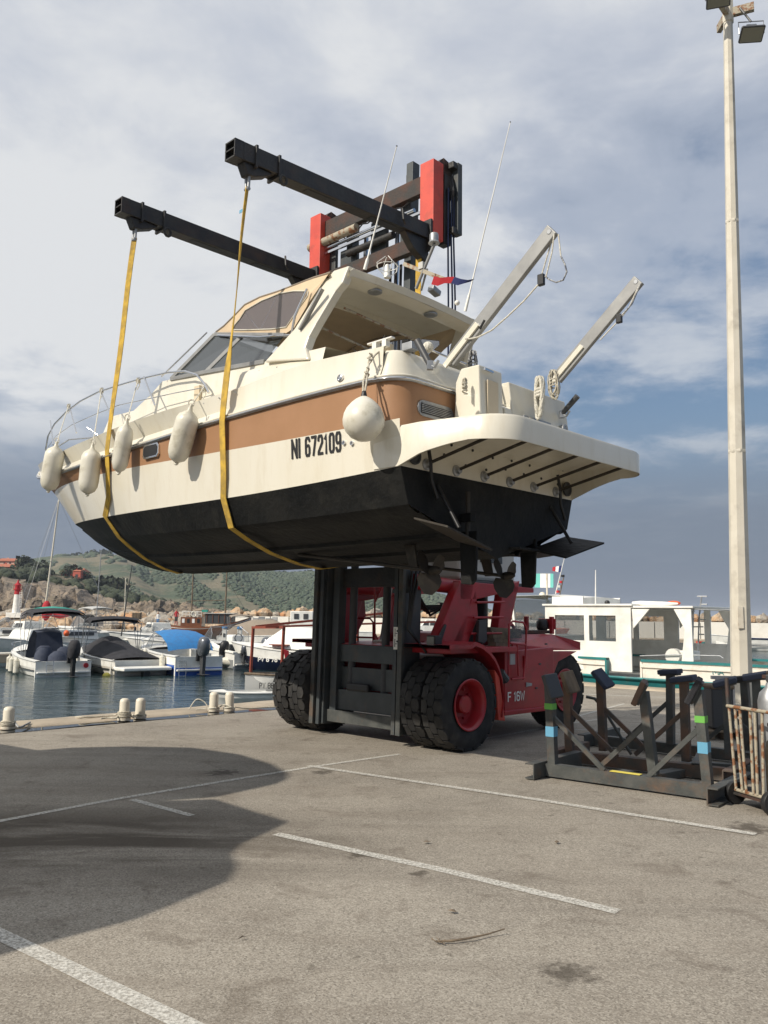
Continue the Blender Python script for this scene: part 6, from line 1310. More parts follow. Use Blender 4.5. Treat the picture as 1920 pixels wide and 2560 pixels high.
def mkhull(B, L, W_, f0, f1, top='white', low=None, stripe=None, cock=(0.0, .55), n=18, floor=.25, deckm=None, **kw):
    rows = sect_hull(L, W_, f0, f1, n=n, **kw); low = low or top
    def sub(a, b): mb = MB(); mb.grid([r[a:b + 1] for r in rows]); return mb
    mb = MB(); mb.grid([r[0:2] for r in rows]).grid([r[7:9] for r in rows]); B.b(mb, 'topsides', top, smooth=50)
    mb = MB(); mb.grid([r[1:8] for r in rows]); B.b(mb, 'hull_bottom', low, smooth=40)
    # deck, cockpit
    deckm = deckm or top; i0, i1 = int(cock[0] * n), int(cock[1] * n); ins = .16
    def P(r, f, z=None): return (r[0][0], r[0][1] * f, r[0][2] if z is None else z)
    mb = MB()
    fwd = rows[i1:]; mb.grid([[(r[0][0], r[0][1], r[0][2]), (r[0][0], r[0][1] * .5, r[0][2] + .10 * min(1, r[0][1])), (r[0][0], 0, r[0][2] + .13 * min(1, r[0][1])), (r[0][0], -r[0][1] * .5, r[0][2] + .10 * min(1, r[0][1])), (r[0][0], -r[0][1], r[0][2])] for r in fwd])
    ck = rows[i0:i1 + 1]
    for sg in (1, -1): mb.grid([[(r[0][0], sg * r[0][1], r[0][2]), (r[0][0], sg * (r[0][1] - ins), r[0][2] + .02), (r[0][0], sg * (r[0][1] - ins), floor)] for r in ck])
    r = rows[i1]; mb.poly([(r[0][0], r[0][1] - ins, r[0][2] + .02), (r[0][0], r[0][1] - ins, floor), (r[0][0], -r[0][1] + ins, floor), (r[0][0], -r[0][1] + ins, r[0][2] + .02)])
    B.b(mb, 'deck', deckm, smooth=30)
    mb = MB(); mb.grid([[(r[0][0], r[0][1] - ins, floor), (r[0][0], -(r[0][1] - ins), floor)] for r in ck]); B.b(mb, 'cockpit_floor', 'ltgrey')
    mb = MB(); r = rows[i0]; mb.hexa([(r[0][0] - .0, -r[0][1], -.1), (r[0][0] + .1, -r[0][1], -.1), (r[0][0] + .1, r[0][1], -.1), (r[0][0], r[0][1], -.1), (r[0][0], -r[0][1], r[0][2] - .02), (r[0][0] + .1, -r[0][1], r[0][2] - .02), (r[0][0] + .1, r[0][1], r[0][2] - .02), (r[0][0], r[0][1], r[0][2] - .02)]); B.b(mb, 'transom', top)
    if low != top: B.b(MB().box((-.012, 0, f0 * .18), (.02, W_ * .88, f0 * .42)), 'transom_foot', low)
    B.b(MB().box((-.05, 0, f0 * .28), (.16, W_ * .86, f0 * .10)), 'transom_step', top, bevel=.02)
    if stripe: mb = MB(); [mb.tube([(r[j][0], r[j][1] * 1.01, r[j][2] * .72 + .0) for r in rows], .02, 5) for j in (1, 7)]; B.b(mb, 'side_stripe', stripe)
    mb = MB(); mb.tube([(r[0][0], r[0][1] + .01, r[0][2] - .02) for r in rows] + [(r[8][0], r[8][1] - .01, r[8][2] - .02) for r in rows[::-1]], .022, 6); B.b(mb, 'rub_rail', 'ltgrey')
    return rows
def outboard(B, x, y, z, s=1.0, m_='outb', cover=False, tilt=0.0):
    mb = MB(); rows = []
    for h, a, b_ in ((0, .10, .13), (.08, .16, .17), (.28, .18, .19), (.45, .17, .17), (.55, .12, .12), (.58, .05, .05)):
        rows.append([(x - .22 * s + (-.10 * h * s) + a * s * 1.35 * math.cos(t_), y + b_ * s * math.sin(t_), z + h * s) for t_ in [2 * math.pi * k / 12 for k in range(12)]])
    o = B.b(mb.grid(rows, True, True), 'outboard_motor', 'blackfab' if cover else m_, smooth=50)
    B.b(MB().prism([(x - .10 * s, y - .05 * s, z + .05), (x - .34 * s, y - .05 * s, z + .05), (x - .30 * s, y - .05 * s, z - .75 * s), (x - .14 * s, y - .05 * s, z - .75 * s)], (0, .10 * s, 0)), 'outboard_leg', 'black' if not m_ == 'outb' else 'dkgrey', par=o)
    B.b(MB().box((x - .30 * s, y, z - .55 * s), (.5 * s, .22 * s, .02)), 'cavitation_plate', 'dkgrey', par=o); B.b(MB().box((x - .06, y, z + .02), (.14, .26 * s, .35 * s)), 'outboard_bracket', 'black', par=o)
    mb = MB(); mb.lathe((x - .34 * s, y, z - .70 * s), (-1, 0, 0), [(.05 * s, -.25 * s), (.06 * s, 0), (.03 * s, .08 * s)], 10); B.b(mb, 'gearcase', 'dkgrey', par=o)
    if not cover: B.b(MB().prism([(x - .05 * s, y - .195 * s, z + .30 * s), (x - .40 * s, y - .17 * s, z + .16 * s), (x - .40 * s, y - .17 * s, z + .21 * s), (x - .05 * s, y - .195 * s, z + .35 * s)], (0, -.005, 0)), 'cowl_flash', 'ltgrey', par=o)
    return o
def bimini(B, x0, x1, w, z, h, m_='blackfab', legs=True, sag=.12, t=.05):
    mb = MB(); rows = []
    for i in range(7):
        u = i / 6; x = x0 + (x1 - x0) * u; rows.append([(x, w / 2 * s, z + sag * math.sin(math.pi * u) + .10 * (1 - s * s) - (t if abs(s) == 1 else 0)) for s in (-1, -.93, -.5, 0, .5, .93, 1)])
    rows2 = [[(p[0], p[1], p[2] + t) for p in r] for r in rows]; o = B.b(mb.grid(rows).grid(rows2), 'bimini_top', m_, smooth=60)
    if legs:
        mb = MB(); xm = (x0 + x1) / 2
        for s in (-1, 1):
            for xx in (x0, xm, x1): mb.tube([(xx, s * w / 2, z), (xm + (xx - xm) * .2, s * w * .52, z - h)], .014, 6)
        mb.tube([(xm, -w * .52, z - h * .3), (xm, w * .52, z - h * .3)], .012, 5); [mb.tube([(xx, -w / 2, z), (xx, w / 2, z)], .012, 5) for xx in (x0, xm, x1)]
        B.b(mb, 'bimini_frame', 'zinc')
    return o
def screen(B, x, w, z, h, rake=.35, lng=.8, m_='pane'):
    P0 = [(x - lng, w / 2, z), (x - .1, w / 2 * .9, z), (x + .2, 0, z + .02), (x - .1, -w / 2 * .9, z), (x - lng, -w / 2, z)]
    P1 = [(x - lng - .05, w / 2 * .93, z + h * .55), (x - .1 - rake, w / 2 * .75, z + h), (x + .2 - rake * 1.3, 0, z + h), (x - .1 - rake, -w / 2 * .75, z + h), (x - lng - .05, -w / 2 * .93, z + h * .55)]
    B.b(MB().grid([P0, P1]), 'windscreen', m_); mb = MB(); mb.tube(P1, .016, 6).tube(P0, .014, 6)
    for a, b_ in zip(P0, P1): mb.tube([a, b_], .014, 6)
    B.b(mb, 'windscreen_frame', 'zinc')
def rail(B, pts, z, h, m_='chrome'):
    mb = MB(); P = [(x, y, z + h + dz) for x, y, dz in pts]; mb.tube(P, .014, 6)
    for p in P[::2]: mb.tube([p, (p[0], p[1], p[2] - h)], .011, 5)
    B.b(mb, 'bow_rail', m_)
def bfend(B, x, y, z, l=.5, r=.10): B.b(MB().lathe((x, y, z), (0, 0, -1), [(.02, -.06), (.03, 0), (r, .07), (r, l - .07), (.03, l), (.01, l + .04)], 12), 'hull_fender', 'fender', smooth=50)
def ladder(B, x, y, z, w=.25, h=.5):
    mb = MB(); [mb.tube([(x, y + s * w / 2, z), (x - .03, y + s * w / 2, z - h)], .012, 5) for s in (-1, 1)]; [mb.tube([(x, y - w / 2, z - k * h / 3), (x, y + w / 2, z - k * h / 3)], .011, 5) for k in range(4)]; B.b(mb, 'boarding_ladder', 'chrome')
def Wat(px, py, z=WZ): return gz(px, py, z)
HA = TH + math.pi / 2     # heading of boats moored to the pontoon (same axis as the quay)
# --- 1: centre console with covered outboard
g = Wat(158, 1692); b = Boat('centre_console_boat', g, HA - .17, 'white sports boat with navy seat covers, black bimini and a covered black outboard', 'boat', 'boats moored stern-on to the near pontoon')
mkhull(b, 6.2, 2.35, .62, 1.05, stripe='black', cock=(.04, .62))
mb = MB(); mb.grid([[(x, w * s, z + .06 * (1 - abs(s))) for s in (-1, -.6, 0, .6, 1)] for x, w, z in ((3.5, .62, .55), (3.35, .55, 1.35), (2.9, .5, 1.75), (2.35, .5, 1.65), (2.1, .6, .5))]); b.b(mb, 'console_cover', 'navyfab', smooth=50)
for x, y, h in ((1.5, .38, 1.15), (1.45, -.4, 1.1), (.9, .0, .95)): mb = MB(); mb.grid([[(x + .32 * math.cos(t_) * q, y + .36 * math.sin(t_) * q, z) for t_ in [k * .7854 for k in range(8)]] for z, q in ((.3, 1.1), (.75, 1.05), (h - .1, .8), (h, .45))], True, True); b.b(mb, 'seat_cover', 'navyfab', smooth=60)
bimini(b, 1.0, 2.9, 2.1, 2.35, 1.7, 'blackfab', t=.10); outboard(b, -.05, -.25, .72, 1.25, 'black', cover=True)
for x, y in ((4.6, .98), (3.2, 1.20), (2.2, 1.24)): bfend(b, x, y, .62, .62, .12)
ladder(b, -.12, .55, .62); b.b(MB().lathe((-.01, -.85, .42), (-1, 0, 0), [(.10, 0), (.10, .02), (.001, .025)], 16), 'round_badge', 'flagr'); rail(b, [(3.6, 1.1, -.05), (4.8, .9, .02), (5.6, .6, .05), (6.15, 0, .1), (5.6, -.6, .05), (4.8, -.9, .02), (3.6, -1.1, -.05)], .9, .22); b.done()
# --- 2: bowrider under a black cover
g = Wat(352, 1688); b = Boat('bowrider_boat', g, HA - .14, 'white bowrider under a taut black canvas cover with a folded black bimini', 'boat', 'boats moored stern-on to the near pontoon')
mkhull(b, 6.6, 2.45, .60, 1.0, top='white', low='whitew', stripe='black', cock=(.06, .7))
mb = MB(); mb.grid([[(x, w * s, z + c * (1 - s * s)) for s in (-1, -.7, -.3, 0, .3, .7, 1)] for x, w, z, c in ((.5, 1.05, .62, .08), (1.2, 1.12, .68, .28), (2.6, 1.15, .72, .50), (3.6, 1.12, .78, .72), (4.2, 1.0, .85, .58), (5.2, .72, .93, .18), (5.9, .4, 1.0, .05))]); b.b(mb, 'boat_cover', 'blackfab', smooth=60)
bimini(b, 3.0, 3.9, 2.3, 2.05, 1.3, 'blackfab', t=.10); b.b(MB().hexa([(-.75, -1.0, .22), (.05, -1.15, .22), (.05, 1.15, .22), (-.75, 1.0, .22), (-.75, -1.0, .34), (.05, -1.15, .36), (.05, 1.15, .36), (-.75, 1.0, .34)]), 'bathing_platform', 'white', bevel=.03)
b.b(MB().box((-.5, 0, .0), (.25, .3, .35)), 'stern_drive', 'black'); bfend(b, 3.4, 1.28, .72, .6, .12); bfend(b, 4.7, 1.08, .8, .6, .12)
mb = MB(); mb.prism([(3.3, 1.215, .36), (5.4, .98, .52), (5.2, 1.02, .62), (3.4, 1.225, .66)], (0, .012, 0)); b.b(mb, 'hull_graphic', 'dkgrey'); b.done()
# --- 3: blue hull with blue bimini
g = Wat(497, 1688); b = Boat('blue_hulled_boat', g, HA - .18, 'white over blue boat with a bright blue canvas canopy and grey outboard', 'boat', 'boats moored stern-on to the near pontoon')
mkhull(b, 6.0, 2.3, .78, 1.15, top='white', low='blue', cock=(.05, .6))
mb = MB(); rows = [[(x, w * s, z + .10 * (1 - s * s)) for s in (-1, -.6, 0, .6, 1)] for x, w, z in ((.9, 1.0, .95), (1.1, 1.0, 1.25), (1.8, .98, 1.55), (2.7, .95, 1.72), (3.2, .9, 1.66))]; mb.grid(rows); b.b(mb, 'canopy', 'bluefab', smooth=60)
screen(b, 4.0, 2.0, 1.0, .62, .5, 1.1); outboard(b, -.05, 0, .80, 1.35); bfend(b, 1.0, 1.2, .8, .6, .12); bfend(b, 3.0, 1.2, .95, .6, .12); ladder(b, -.06, .75, .6, .3, .6)
rail(b, [(3.8, 1.0, -.1), (4.8, .8, 0), (5.9, 0, .08), (4.8, -.8, 0), (3.8, -1.0, -.1)], 1.05, .28); b.done()
# --- 4: white walkaround
g = Wat(640, 1672); b = Boat('walkaround_boat', g, HA - .18, 'white cuddy boat with a curved smoked windscreen and two grey outboards', 'boat', 'boats moored stern-on to the near pontoon')
mkhull(b, 6.6, 2.5, .75, 1.25, top='white', low='grey', cock=(.04, .58)); screen(b, 4.3, 2.1, 1.15, .75, .75, 1.4, 'pane')
b.b(MB().box((2.9, -.3, .95), (.7, .7, 1.1)), 'helm_console', 'white', bevel=.08); mb = MB(); mb.tube([(2.55, -.3 + .2 * math.cos(t_), 1.35 + .2 * math.sin(t_)) for t_ in [2 * math.pi * k / 12 for k in range(13)]], .02, 6); b.b(mb, 'steering_wheel', 'black')
b.b(MB().box((1.8, .4, .7), (.5, .5, .75)), 'helm_seat', 'dkgrey', bevel=.06); outboard(b, -.05, -.3, .75, 1.25); outboard(b, -.05, .75, .72, .7, 'outb'); ladder(b, -.08, .35, .7, .3, .6); b.b(MB().prism([(0, 1.0, .7), (0, 1.2, .7), (1.9, 1.22, .8), (2.9, 1.2, 1.25), (2.9, 1.1, 1.25), (1.9, 1.1, .8)], (0, 0, .10)), 'gunwale_moulding', 'white', bevel=.03); b.done()
# --- cruiser left edge
g = Wat(30, 1640); b = Boat('old_cruiser', g + A((-3.5, 1.0, 0)), .35, 'white and grey cabin cruiser cut by the left edge', 'boat'); mkhull(b, 6.2, 2.5, .95, 1.35, top='white', low='grey', cock=(.02, .3)); b.b(MB().hexa([(2.0, -1.0, 1.1), (5.0, -.7, 1.25), (5.0, .7, 1.25), (2.0, 1.0, 1.1), (2.1, -.85, 1.55), (4.5, -.6, 1.5), (4.5, .6, 1.5), (2.1, .85, 1.55)]), 'cabin', 'white', bevel=.05)
for x in (2.6, 3.5): b.b(MB().box((x, -.97, 1.33), (.65, .04, .2)), 'cabin_window', 'dkgrey')
screen(b, 2.9, 1.9, 1.5, .65, .45, .9); b.done()
# --- second row
def simple(name, px, py, L, W_, ang, label, f0=.8, f1=1.2, top='white', low='white', cab=None, bim=None, scr=None, cat='boat', group='boats moored behind the near row', extra=None, cock=(.04, .5), stripe=None):
    g = Wat(px, py); b = Boat(name, g, ang, label, cat, group); mkhull(b, L, W_, f0, f1, top=top, low=low, cock=cock, stripe=stripe)
    if cab: x0, x1, w, h, m_ = cab; b.b(MB().hexa([(x0, -w / 2, f0), (x1, -w * .42, f0 + .15), (x1, w * .42, f0 + .15), (x0, w / 2, f0), (x0 + .1, -w * .42, f0 + h), (x1 - .45 * h, -w * .36, f0 + h), (x1 - .45 * h, w * .36, f0 + h), (x0 + .1, w * .42, f0 + h)]), 'cabin', m_, bevel=.06)
    if cab:
        for s in (-1, 1): b.b(MB().prism([(cab[0] + .35, s * cab[2] * .455, f0 + cab[3] * .5), (cab[1] - .6, s * cab[2] * .43, f0 + cab[3] * .5), (cab[1] - .85, s * cab[2] * .40, f0 + cab[3] * .85), (cab[0] + .35, s * cab[2] * .435, f0 + cab[3] * .85)], (0, s * .04, 0)), 'cabin_window', 'dkgrey')
    if scr: screen(b, *scr)
    if bim: bimini(b, *bim)
    if extra: extra(b)
    b.done(); return b
def orange_buoy(b): b.b(MB().ball((2.2, 1.1, 1.35), (.16, .16, .18)), 'horseshoe_buoy', 'orange', smooth=80)
simple('cuddy_boat', 200, 1640, 6.5, 2.4, HA + 1.9, 'white cuddy boat with a green bimini behind the navy covered one', .8, 1.2, cab=(2.6, 4.6, 1.9, .75, 'white'), scr=(3.6, 1.8, 1.4, .5, .4, .8), bim=(1.2, 3.2, 1.9, 2.55, 1.4, 'greenfab'), extra=orange_buoy)
simple('sports_cruiser', 315, 1636, 6.6, 2.4, HA + 1.7, 'white sports cruiser with a long clean coachroof behind the black cover', .9, 1.3, cab=(2.6, 5.2, 2.0, .6, 'white'), scr=(3.4, 1.9, 1.35, .5, .4, .8))
simple('canopy_cruiser', 300, 1612, 7, 2.6, HA + .3, 'cruiser with a grey windscreen cover and pale bimini on tall frames, beneath a thin mast', .95, 1.4, scr=(4.6, 2.2, 1.4, .9, .6, 1.6, 'greyfab'), bim=(2.0, 3.6, 2.2, 2.75, 1.5, 'ltgrey'), extra=lambda b: b.b(MB().tube([(1.8, .9, .9), (1.7, .85, 7.5)], .035, 8), 'pole', 'zinc'))
simple('covered_cruiser', 560, 1622, 8.5, 2.9, -.25, 'white cruiser under a big taupe domed canvas cover', .95, 1.35, cab=(5.2, 7.0, 2.2, .5, 'white'), extra=lambda b: b.b(MB().grid([[(x, w * s, z + c * (1 - s * s)) for s in (-1, -.75, -.4, 0, .4, .75, 1)] for x, w, z, c in ((.2, 1.1, .95, .15), (.9, 1.25, 1.0, .75), (2.2, 1.3, 1.0, 1.15), (3.8, 1.3, 1.05, 1.15), (5.0, 1.1, 1.1, .55), (5.6, .9, 1.15, .1))]), 'domed_cover', 'taupe', smooth=60), low='grey')
simple('speedboat', 560, 1640, 6.0, 2.2, HA + .9, 'white speedboat with a low arched screen behind the blue canopy', .75, 1.1, scr=(4.0, 1.9, 1.1, .5, .4, 1.3))
simple('taupe_bimini_boat', 610, 1608, 6.5, 2.3, HA - .5, 'small cruiser with a taupe bimini on slanting poles in front of the wooden ship', .8, 1.2, bim=(1.2, 4.2, 2.0, 2.25, 1.3, 'taupe'), scr=(4.6, 1.8, 1.1, .4, .3, .8))
simple('moored_cruiser', 430, 1608, 7, 2.5, HA - .2, 'white cruiser with a low cabin between the schooner and the blue canopy', .9, 1.3, cab=(2.6, 5.0, 1.9, .8, 'white'), scr=(3.8, 1.8, 1.4, .5, .4, .8))
simple('moored_dayboat', 130, 1612, 6.5, 2.4, HA + .2, 'small white day boat seen under the black bimini of the navy covered one', .85, 1.2, cab=(2.4, 4.4, 1.8, .9, 'white'))
simple('moored_launch', 475, 1618, 6, 2.2, HA + 1.2, 'white launch with a chrome framed screen behind the blue canopy', .8, 1.15, scr=(3.6, 1.8, 1.1, .6, .4, 1.0))
simple('moored_sloop', 240, 1604, 7.5, 2.4, HA + 1.6, 'white low hull lying across behind the bowrider', .8, 1.1, cab=(2.4, 5.2, 1.6, .45, 'white'), cock=(.04, .3))
# pontoon
_Lp = LS(Wat(158, 1692))[0] + 7.6; q0 = Wp(_Lp, LS(Wat(158, 1692))[1] - 12, -.5); q1 = Wp(_Lp, LS(Wat(640, 1672))[1] + 4.5, -.5)
PN = thing('pontoon', (q0 + q1) / 2, 'weathered concrete floating pontoon behind the moored boats', 'pontoon')
L_ = np.linalg.norm(q1 - q0); dd = (q1 - q0) / L_
for k in range(9): MB().beam(q0 + dd * (L_ * k / 9 + .06), q0 + dd * (L_ * (k + 1) / 9 - .06), 1.8, .40).build('pontoon_section', M['concrete'], PN, bevel=.03)
MB().tube([q0 + ZZ * .15 - A((0, 1, 0)), q1 + ZZ * .15 - A((0, 1, 0))], .12, 8).build('fender_tube', M['fender'], PN)
for (x, y, l) in [(560, 1622, 'white service pedestal with a blue cap on the pontoon, left one'), (598, 1625, 'white service pedestal with a blue cap on the pontoon, right one')]:
    g = gz(x, y, -.3); o = thing('service_pedestal', g, l, 'pedestal', 'service pedestals on the pontoon'); w = .16; MB().box(g + ZZ * .55, (w * 1.5, w * 1.3, 1.15)).build('cabinet', M['white'], o, bevel=.02); MB().lathe(g + ZZ * 1.12, ZZ, [(.16, 0), (.17, .03), (.13, .12), (.02, .14)], 14).build('cap', M['bluefab'], o, smooth=40); MB().box(g + A((0, -.115, .75)), (.12, .02, .2)).build('socket_box', M['dkgrey'], o)
# navy boat by the pontoon end
g = Wat(665, 1688); b = Boat('navy_hulled_boat', g + A((3.8, 2.2, 0)), math.pi - .35, 'white topped navy hulled boat with white shrink cover, bow by the pontoon', 'boat'); mkhull(b, 6.5, 2.5, .8, 1.25, top='white', low='navy', cock=(.05, .3)); b.b(MB().grid([[(x, w * s, z + c * (1 - s * s)) for s in (-1, -.7, -.3, 0, .3, .7, 1)] for x, w, z, c in ((1.2, 1.1, .9, .3), (2.0, 1.1, .95, 1.0), (3.6, 1.05, 1.05, .95), (4.4, .9, 1.1, .35))]), 'white_cover', 'white', smooth=60)
mb = b.o; text_part('PV G 78', M['white'], b.o, (4.4, 1.16, .42), (-1, .05, 0), ZZ, .20, depth=.02, width=1.0, name='registration'); bfend(b, 3.0, 1.3, .7, .6, .12); b.b(MB().box((3.4, 1.0, 1.18), (.9, .5, .04)), 'swim_step', 'redwood'); b.done()
# small white fishing llaut by the quay with red spars
lp = gz(620, 1752, WZ); bow = gz(618, 1764, -.9)
b = Boat('wooden_rowing_boat', gz(705, 1741, WZ) + A((2.45, 1.1, 0)), math.pi + .63, 'small white double-ended boat with red-brown spars moored at the quay, PV 888942 on its bow', 'boat')
rows = sect_hull(4.2, 1.75, .62, .78, n=18, full=.8, tr=.55, bowrake=.04)
b.b(MB().grid(rows), 'hull', 'white', smooth=50); b.b(MB().grid([[(r[0][0], r[0][1] * .93, r[0][2] - .01), (r[0][0], r[0][1] * .75, .15), (r[0][0], -r[0][1] * .75, .15), (r[0][0], -r[0][1] * .93, r[0][2] - .01)] for r in rows]), 'inner_planking', 'ltgrey', smooth=40)
mb = MB(); mb.tube([(r[0][0], r[0][1], r[0][2]) for r in rows] + [(r[8][0], r[8][1], r[8][2]) for r in rows[::-1]], .04, 6); b.b(mb, 'gunwale', 'timber'); b.b(MB().box((1.4, 0, .45), (.3, 1.4, .04)).box((2.8, 0, .5), (.3, 1.1, .04)), 'thwart', 'ltgrey')
for i, (x, y) in enumerate(((3.9, -.25), (3.3, .55), (.6, .5))): b.b(MB().beam((x, y, .5), (x - .05, y, 2.15), .07, .07), 'awning_post', 'redwood')
b.b(MB().beam((3.9, -.25, 2.12), (3.3, .6, 2.14), .05, .07), 'awning_beam', 'redwood'); b.b(MB().beam((3.8, -.2, 2.15), (-1.8, .8, 2.75), .07, .07), 'boom', 'redwood'); b.b(MB().beam((3.8, .4, 2.15), (-1.8, 1.5, 2.35), .06, .06), 'boom', 'redwood')
b.b(MB().prism([(3.26, .6, 1.5), (3.2, .66, 1.0), (3.1, .7, .9), (3.1, .62, 1.45)], (.04, .05, 0)), 'red_pennant', 'flagr')
text_part('PV 888942', M['black'], b.o, (3.90, .33, .36), (-.8, .40, .0), ZZ, .17, st=.13, depth=.075, width=.80, name='registration')
b.done()
g = gz(622, 1764, -.9); b = Boat('plastic_dinghy', g + A((.45, .9, 0)), -2.6, 'upturned-looking white dinghy bow beside the small white boat', 'dinghy'); mkhull(b, 1.8, 1.0, .32, .4, cock=(.05, .8), floor=.12); b.done()
# outboard on a white tube by the pontoon
g = gz(640, 1650, -.5); b = Boat('pontoon_tender', g + A((1.0, 1.0, 0)), 3.4, 'white tubed tender with a black outboard at the pontoon end', 'tender')
b.b(MB().tube([(0, .5, .3), (2.4, .5, .3), (3.0, 0, .4), (2.4, -.5, .3), (0, -.5, .3)], .2, 10), 'inflatable_tube', 'fender', smooth=60); b.b(MB().box((1.2, 0, .2), (2.4, .9, .05)), 'floor', 'grey'); outboard(b, 2.9, .3, .75, .9, 'black'); b.done()
# --- right: the fishing boat alongside
FB = Boat('fishing_boat', Wp(2.2, 20.55), HA, 'white fishing boat with teal bulwark rail, open deckhouse and big square windows', 'fishing boat')
Lf, Wf = 12.2, 3.0; n = 26; rows = []
for i in range(n + 1):
    t = i / n; hb = Wf / 2 * (1 - max(0, (t - .62) / .38) ** 2.2); hb = max(hb, .01); sh = 1.50 + .02 * (1 - t) + .5 * max(0, t - .75) ** 1.6 * 2; x = t * Lf
    rows.append([(x, hb, sh, ), (x, hb, sh - .18), (x, hb * .99, 1.08), (x, hb * .97, 1.04), (x, hb * .9, -.3)])
def sd(a, b_, sg): mb = MB(); mb.grid([[(p[0], sg * p[1], p[2]) for p in r[a:b_ + 1]] for r in rows]); return mb
gap = (.495, .555)   # boarding gap in the bulwark on the quay side
for sg in (1, -1):
    seg = [rows] if sg < 0 else [rows[:17], rows[18:]]
    for s_i in seg: 
        FB.b(MB().grid([[(p[0], sg * p[1], p[2]) for p in r[0:3]] for r in s_i]), 'bulwark', 'whitew', smooth=50)
        FB.b(MB().grid([[(r[0][0], sg * r[0][1] * 1.012 + sg * .012, r[0][2] + .045), (r[0][0], sg * r[0][1] * 1.012 + sg * .012, r[0][2] - .01), (r[0][0], sg * (r[0][1] - .12), r[0][2] - .01), (r[0][0], sg * (r[0][1] - .12), r[0][2] + .045)] for r in s_i], True), 'cap_rail', 'teal')
        FB.b(MB().grid([[(r[1][0], sg * (r[1][1] + .02), r[1][2] + .11), (r[1][0], sg * (r[1][1] + .045), r[1][2] + .10), (r[1][0], sg * (r[1][1] + .045), r[1][2] + .04), (r[1][0], sg * (r[1][1] + .01), r[1][2] + .03)] for r in s_i]), 'rubbing_moulding', 'whitew', smooth=30)
    FB.b(MB().grid([[(p[0], sg * p[1] * 1.0 + sg * .012, p[2]) for p in r[2:5]] for r in rows]), 'lower_hull', 'teal', smooth=50)
    FB.b(MB().tube([(r[2][0], sg * (r[2][1] + .03), r[2][2] + .01) for r in rows], .035, 6), 'rubbing_strake', 'teal')
FB.b(MB().grid([[(r[0][0], r[0][1] * .98, 1.10), (r[0][0], -r[0][1] * .98, 1.10)] for r in rows]), 'deck', 'ltgrey')
FB.b(MB().box((rows[18][0][0], Wf / 2 - .04, 1.28), (.05, .12, .44)), 'gap_post', 'teal'); FB.b(MB().box((rows[16][0][0], Wf / 2 - .04, 1.28), (.05, .12, .44)), 'gap_post', 'whitew')
FB.b(MB().box((0, 0, .8), (.08, Wf, 1.2)), 'transom', 'whitew')
# cabin: forward house, windowed saloon, open frame aft  (x along the boat)
def fx(px, S=19.15): return LS(onS(px, 1540, S))[0] - 2.2
def fz(px, py, S=19.15): return onS(px, py, S)[2] - WZ
yb = 1.32
def wallp(x0, x1, z0, z1, y, nm='cabin_side', m_='white', th=.05): return FB.b(MB().box(((x0 + x1) / 2, y, (z0 + z1) / 2), (abs(x1 - x0), th, z1 - z0)), nm, m_)
xa, xb_, xc, xd = fx(1360), fx(1574), fx(1716), fx(1318); zr_ = fz(1450, 1514); zg = 1.42; print('fish', xa, xb_, xc, xd, zr_, fz(1450, 1650))
w1 = (fx(1384), fx(1457)); w2 = (fx(1469), fx(1536)); zw0, zw1 = fz(1450, 1601), fz(1450, 1538)
for sg in (1, -1):
    y = sg * yb; xs = [xb_, w2[1], w2[0], w1[1], w1[0], xa]
    wallp(xs[0], xs[5], zg - .2, zw0, y); wallp(xs[0], xs[5], zw1, zr_, y)
    for a_, c_ in ((xs[0], xs[1]), (xs[2], xs[3]), (xs[4], xs[5])): wallp(a_, c_, zw0, zw1, y)
    for a_, c_ in ((xs[1], xs[2]), (xs[3], xs[4])): FB.b(MB().box(((a_ + c_) / 2, y - sg * .02, (zw0 + zw1) / 2), (c_ - a_ if c_ > a_ else a_ - c_, .01, zw1 - zw0)), 'window_pane', 'pane')
FB.b(MB().box(((xa + xb_) / 2, 0, zr_ + .02), (xa - xb_ + .12, 2 * yb + .16, .05)), 'cabin_roof', 'white', bevel=.01)
# open deckhouse frame aft of the saloon
xo = fx(1730)
FB.b(MB().box(((xb_ + xo) / 2, 0, zr_ - .03), (xb_ - xo, 2 * yb + .05, .05)), 'awning_roof', 'white', bevel=.01)
for sg in (1, -1):
    FB.b(MB().prism([(xo + .02, sg * yb, zg - .6), (xo + .42, sg * yb, zg - .6), (xo + .22, sg * yb, zr_ - .55), (xo + .48, sg * yb, zr_ - .08), (xo + .06, sg * yb, zr_ - .08)], (0, -sg * .05, 0)), 'frame_pillar', 'white')
    FB.b(MB().prism([(xb_ - .02, sg * yb, zr_ - .08), (xb_ - .48, sg * yb, zr_ - .08), (xb_ - .05, sg * yb, zr_ - .55)], (0, -sg * .05, 0)), 'frame_bracket', 'white')
wallp(xo + .3, xb_, zg - .6, zw0 - .05, -yb, 'far_side'); wallp((xo + xb_) / 2 - .08, (xo + xb_) / 2 + .08, zw0 - .05, zr_, -yb, 'far_side'); wallp(xo, xo + .15, zg - .6, zr_, -yb, 'far_side')
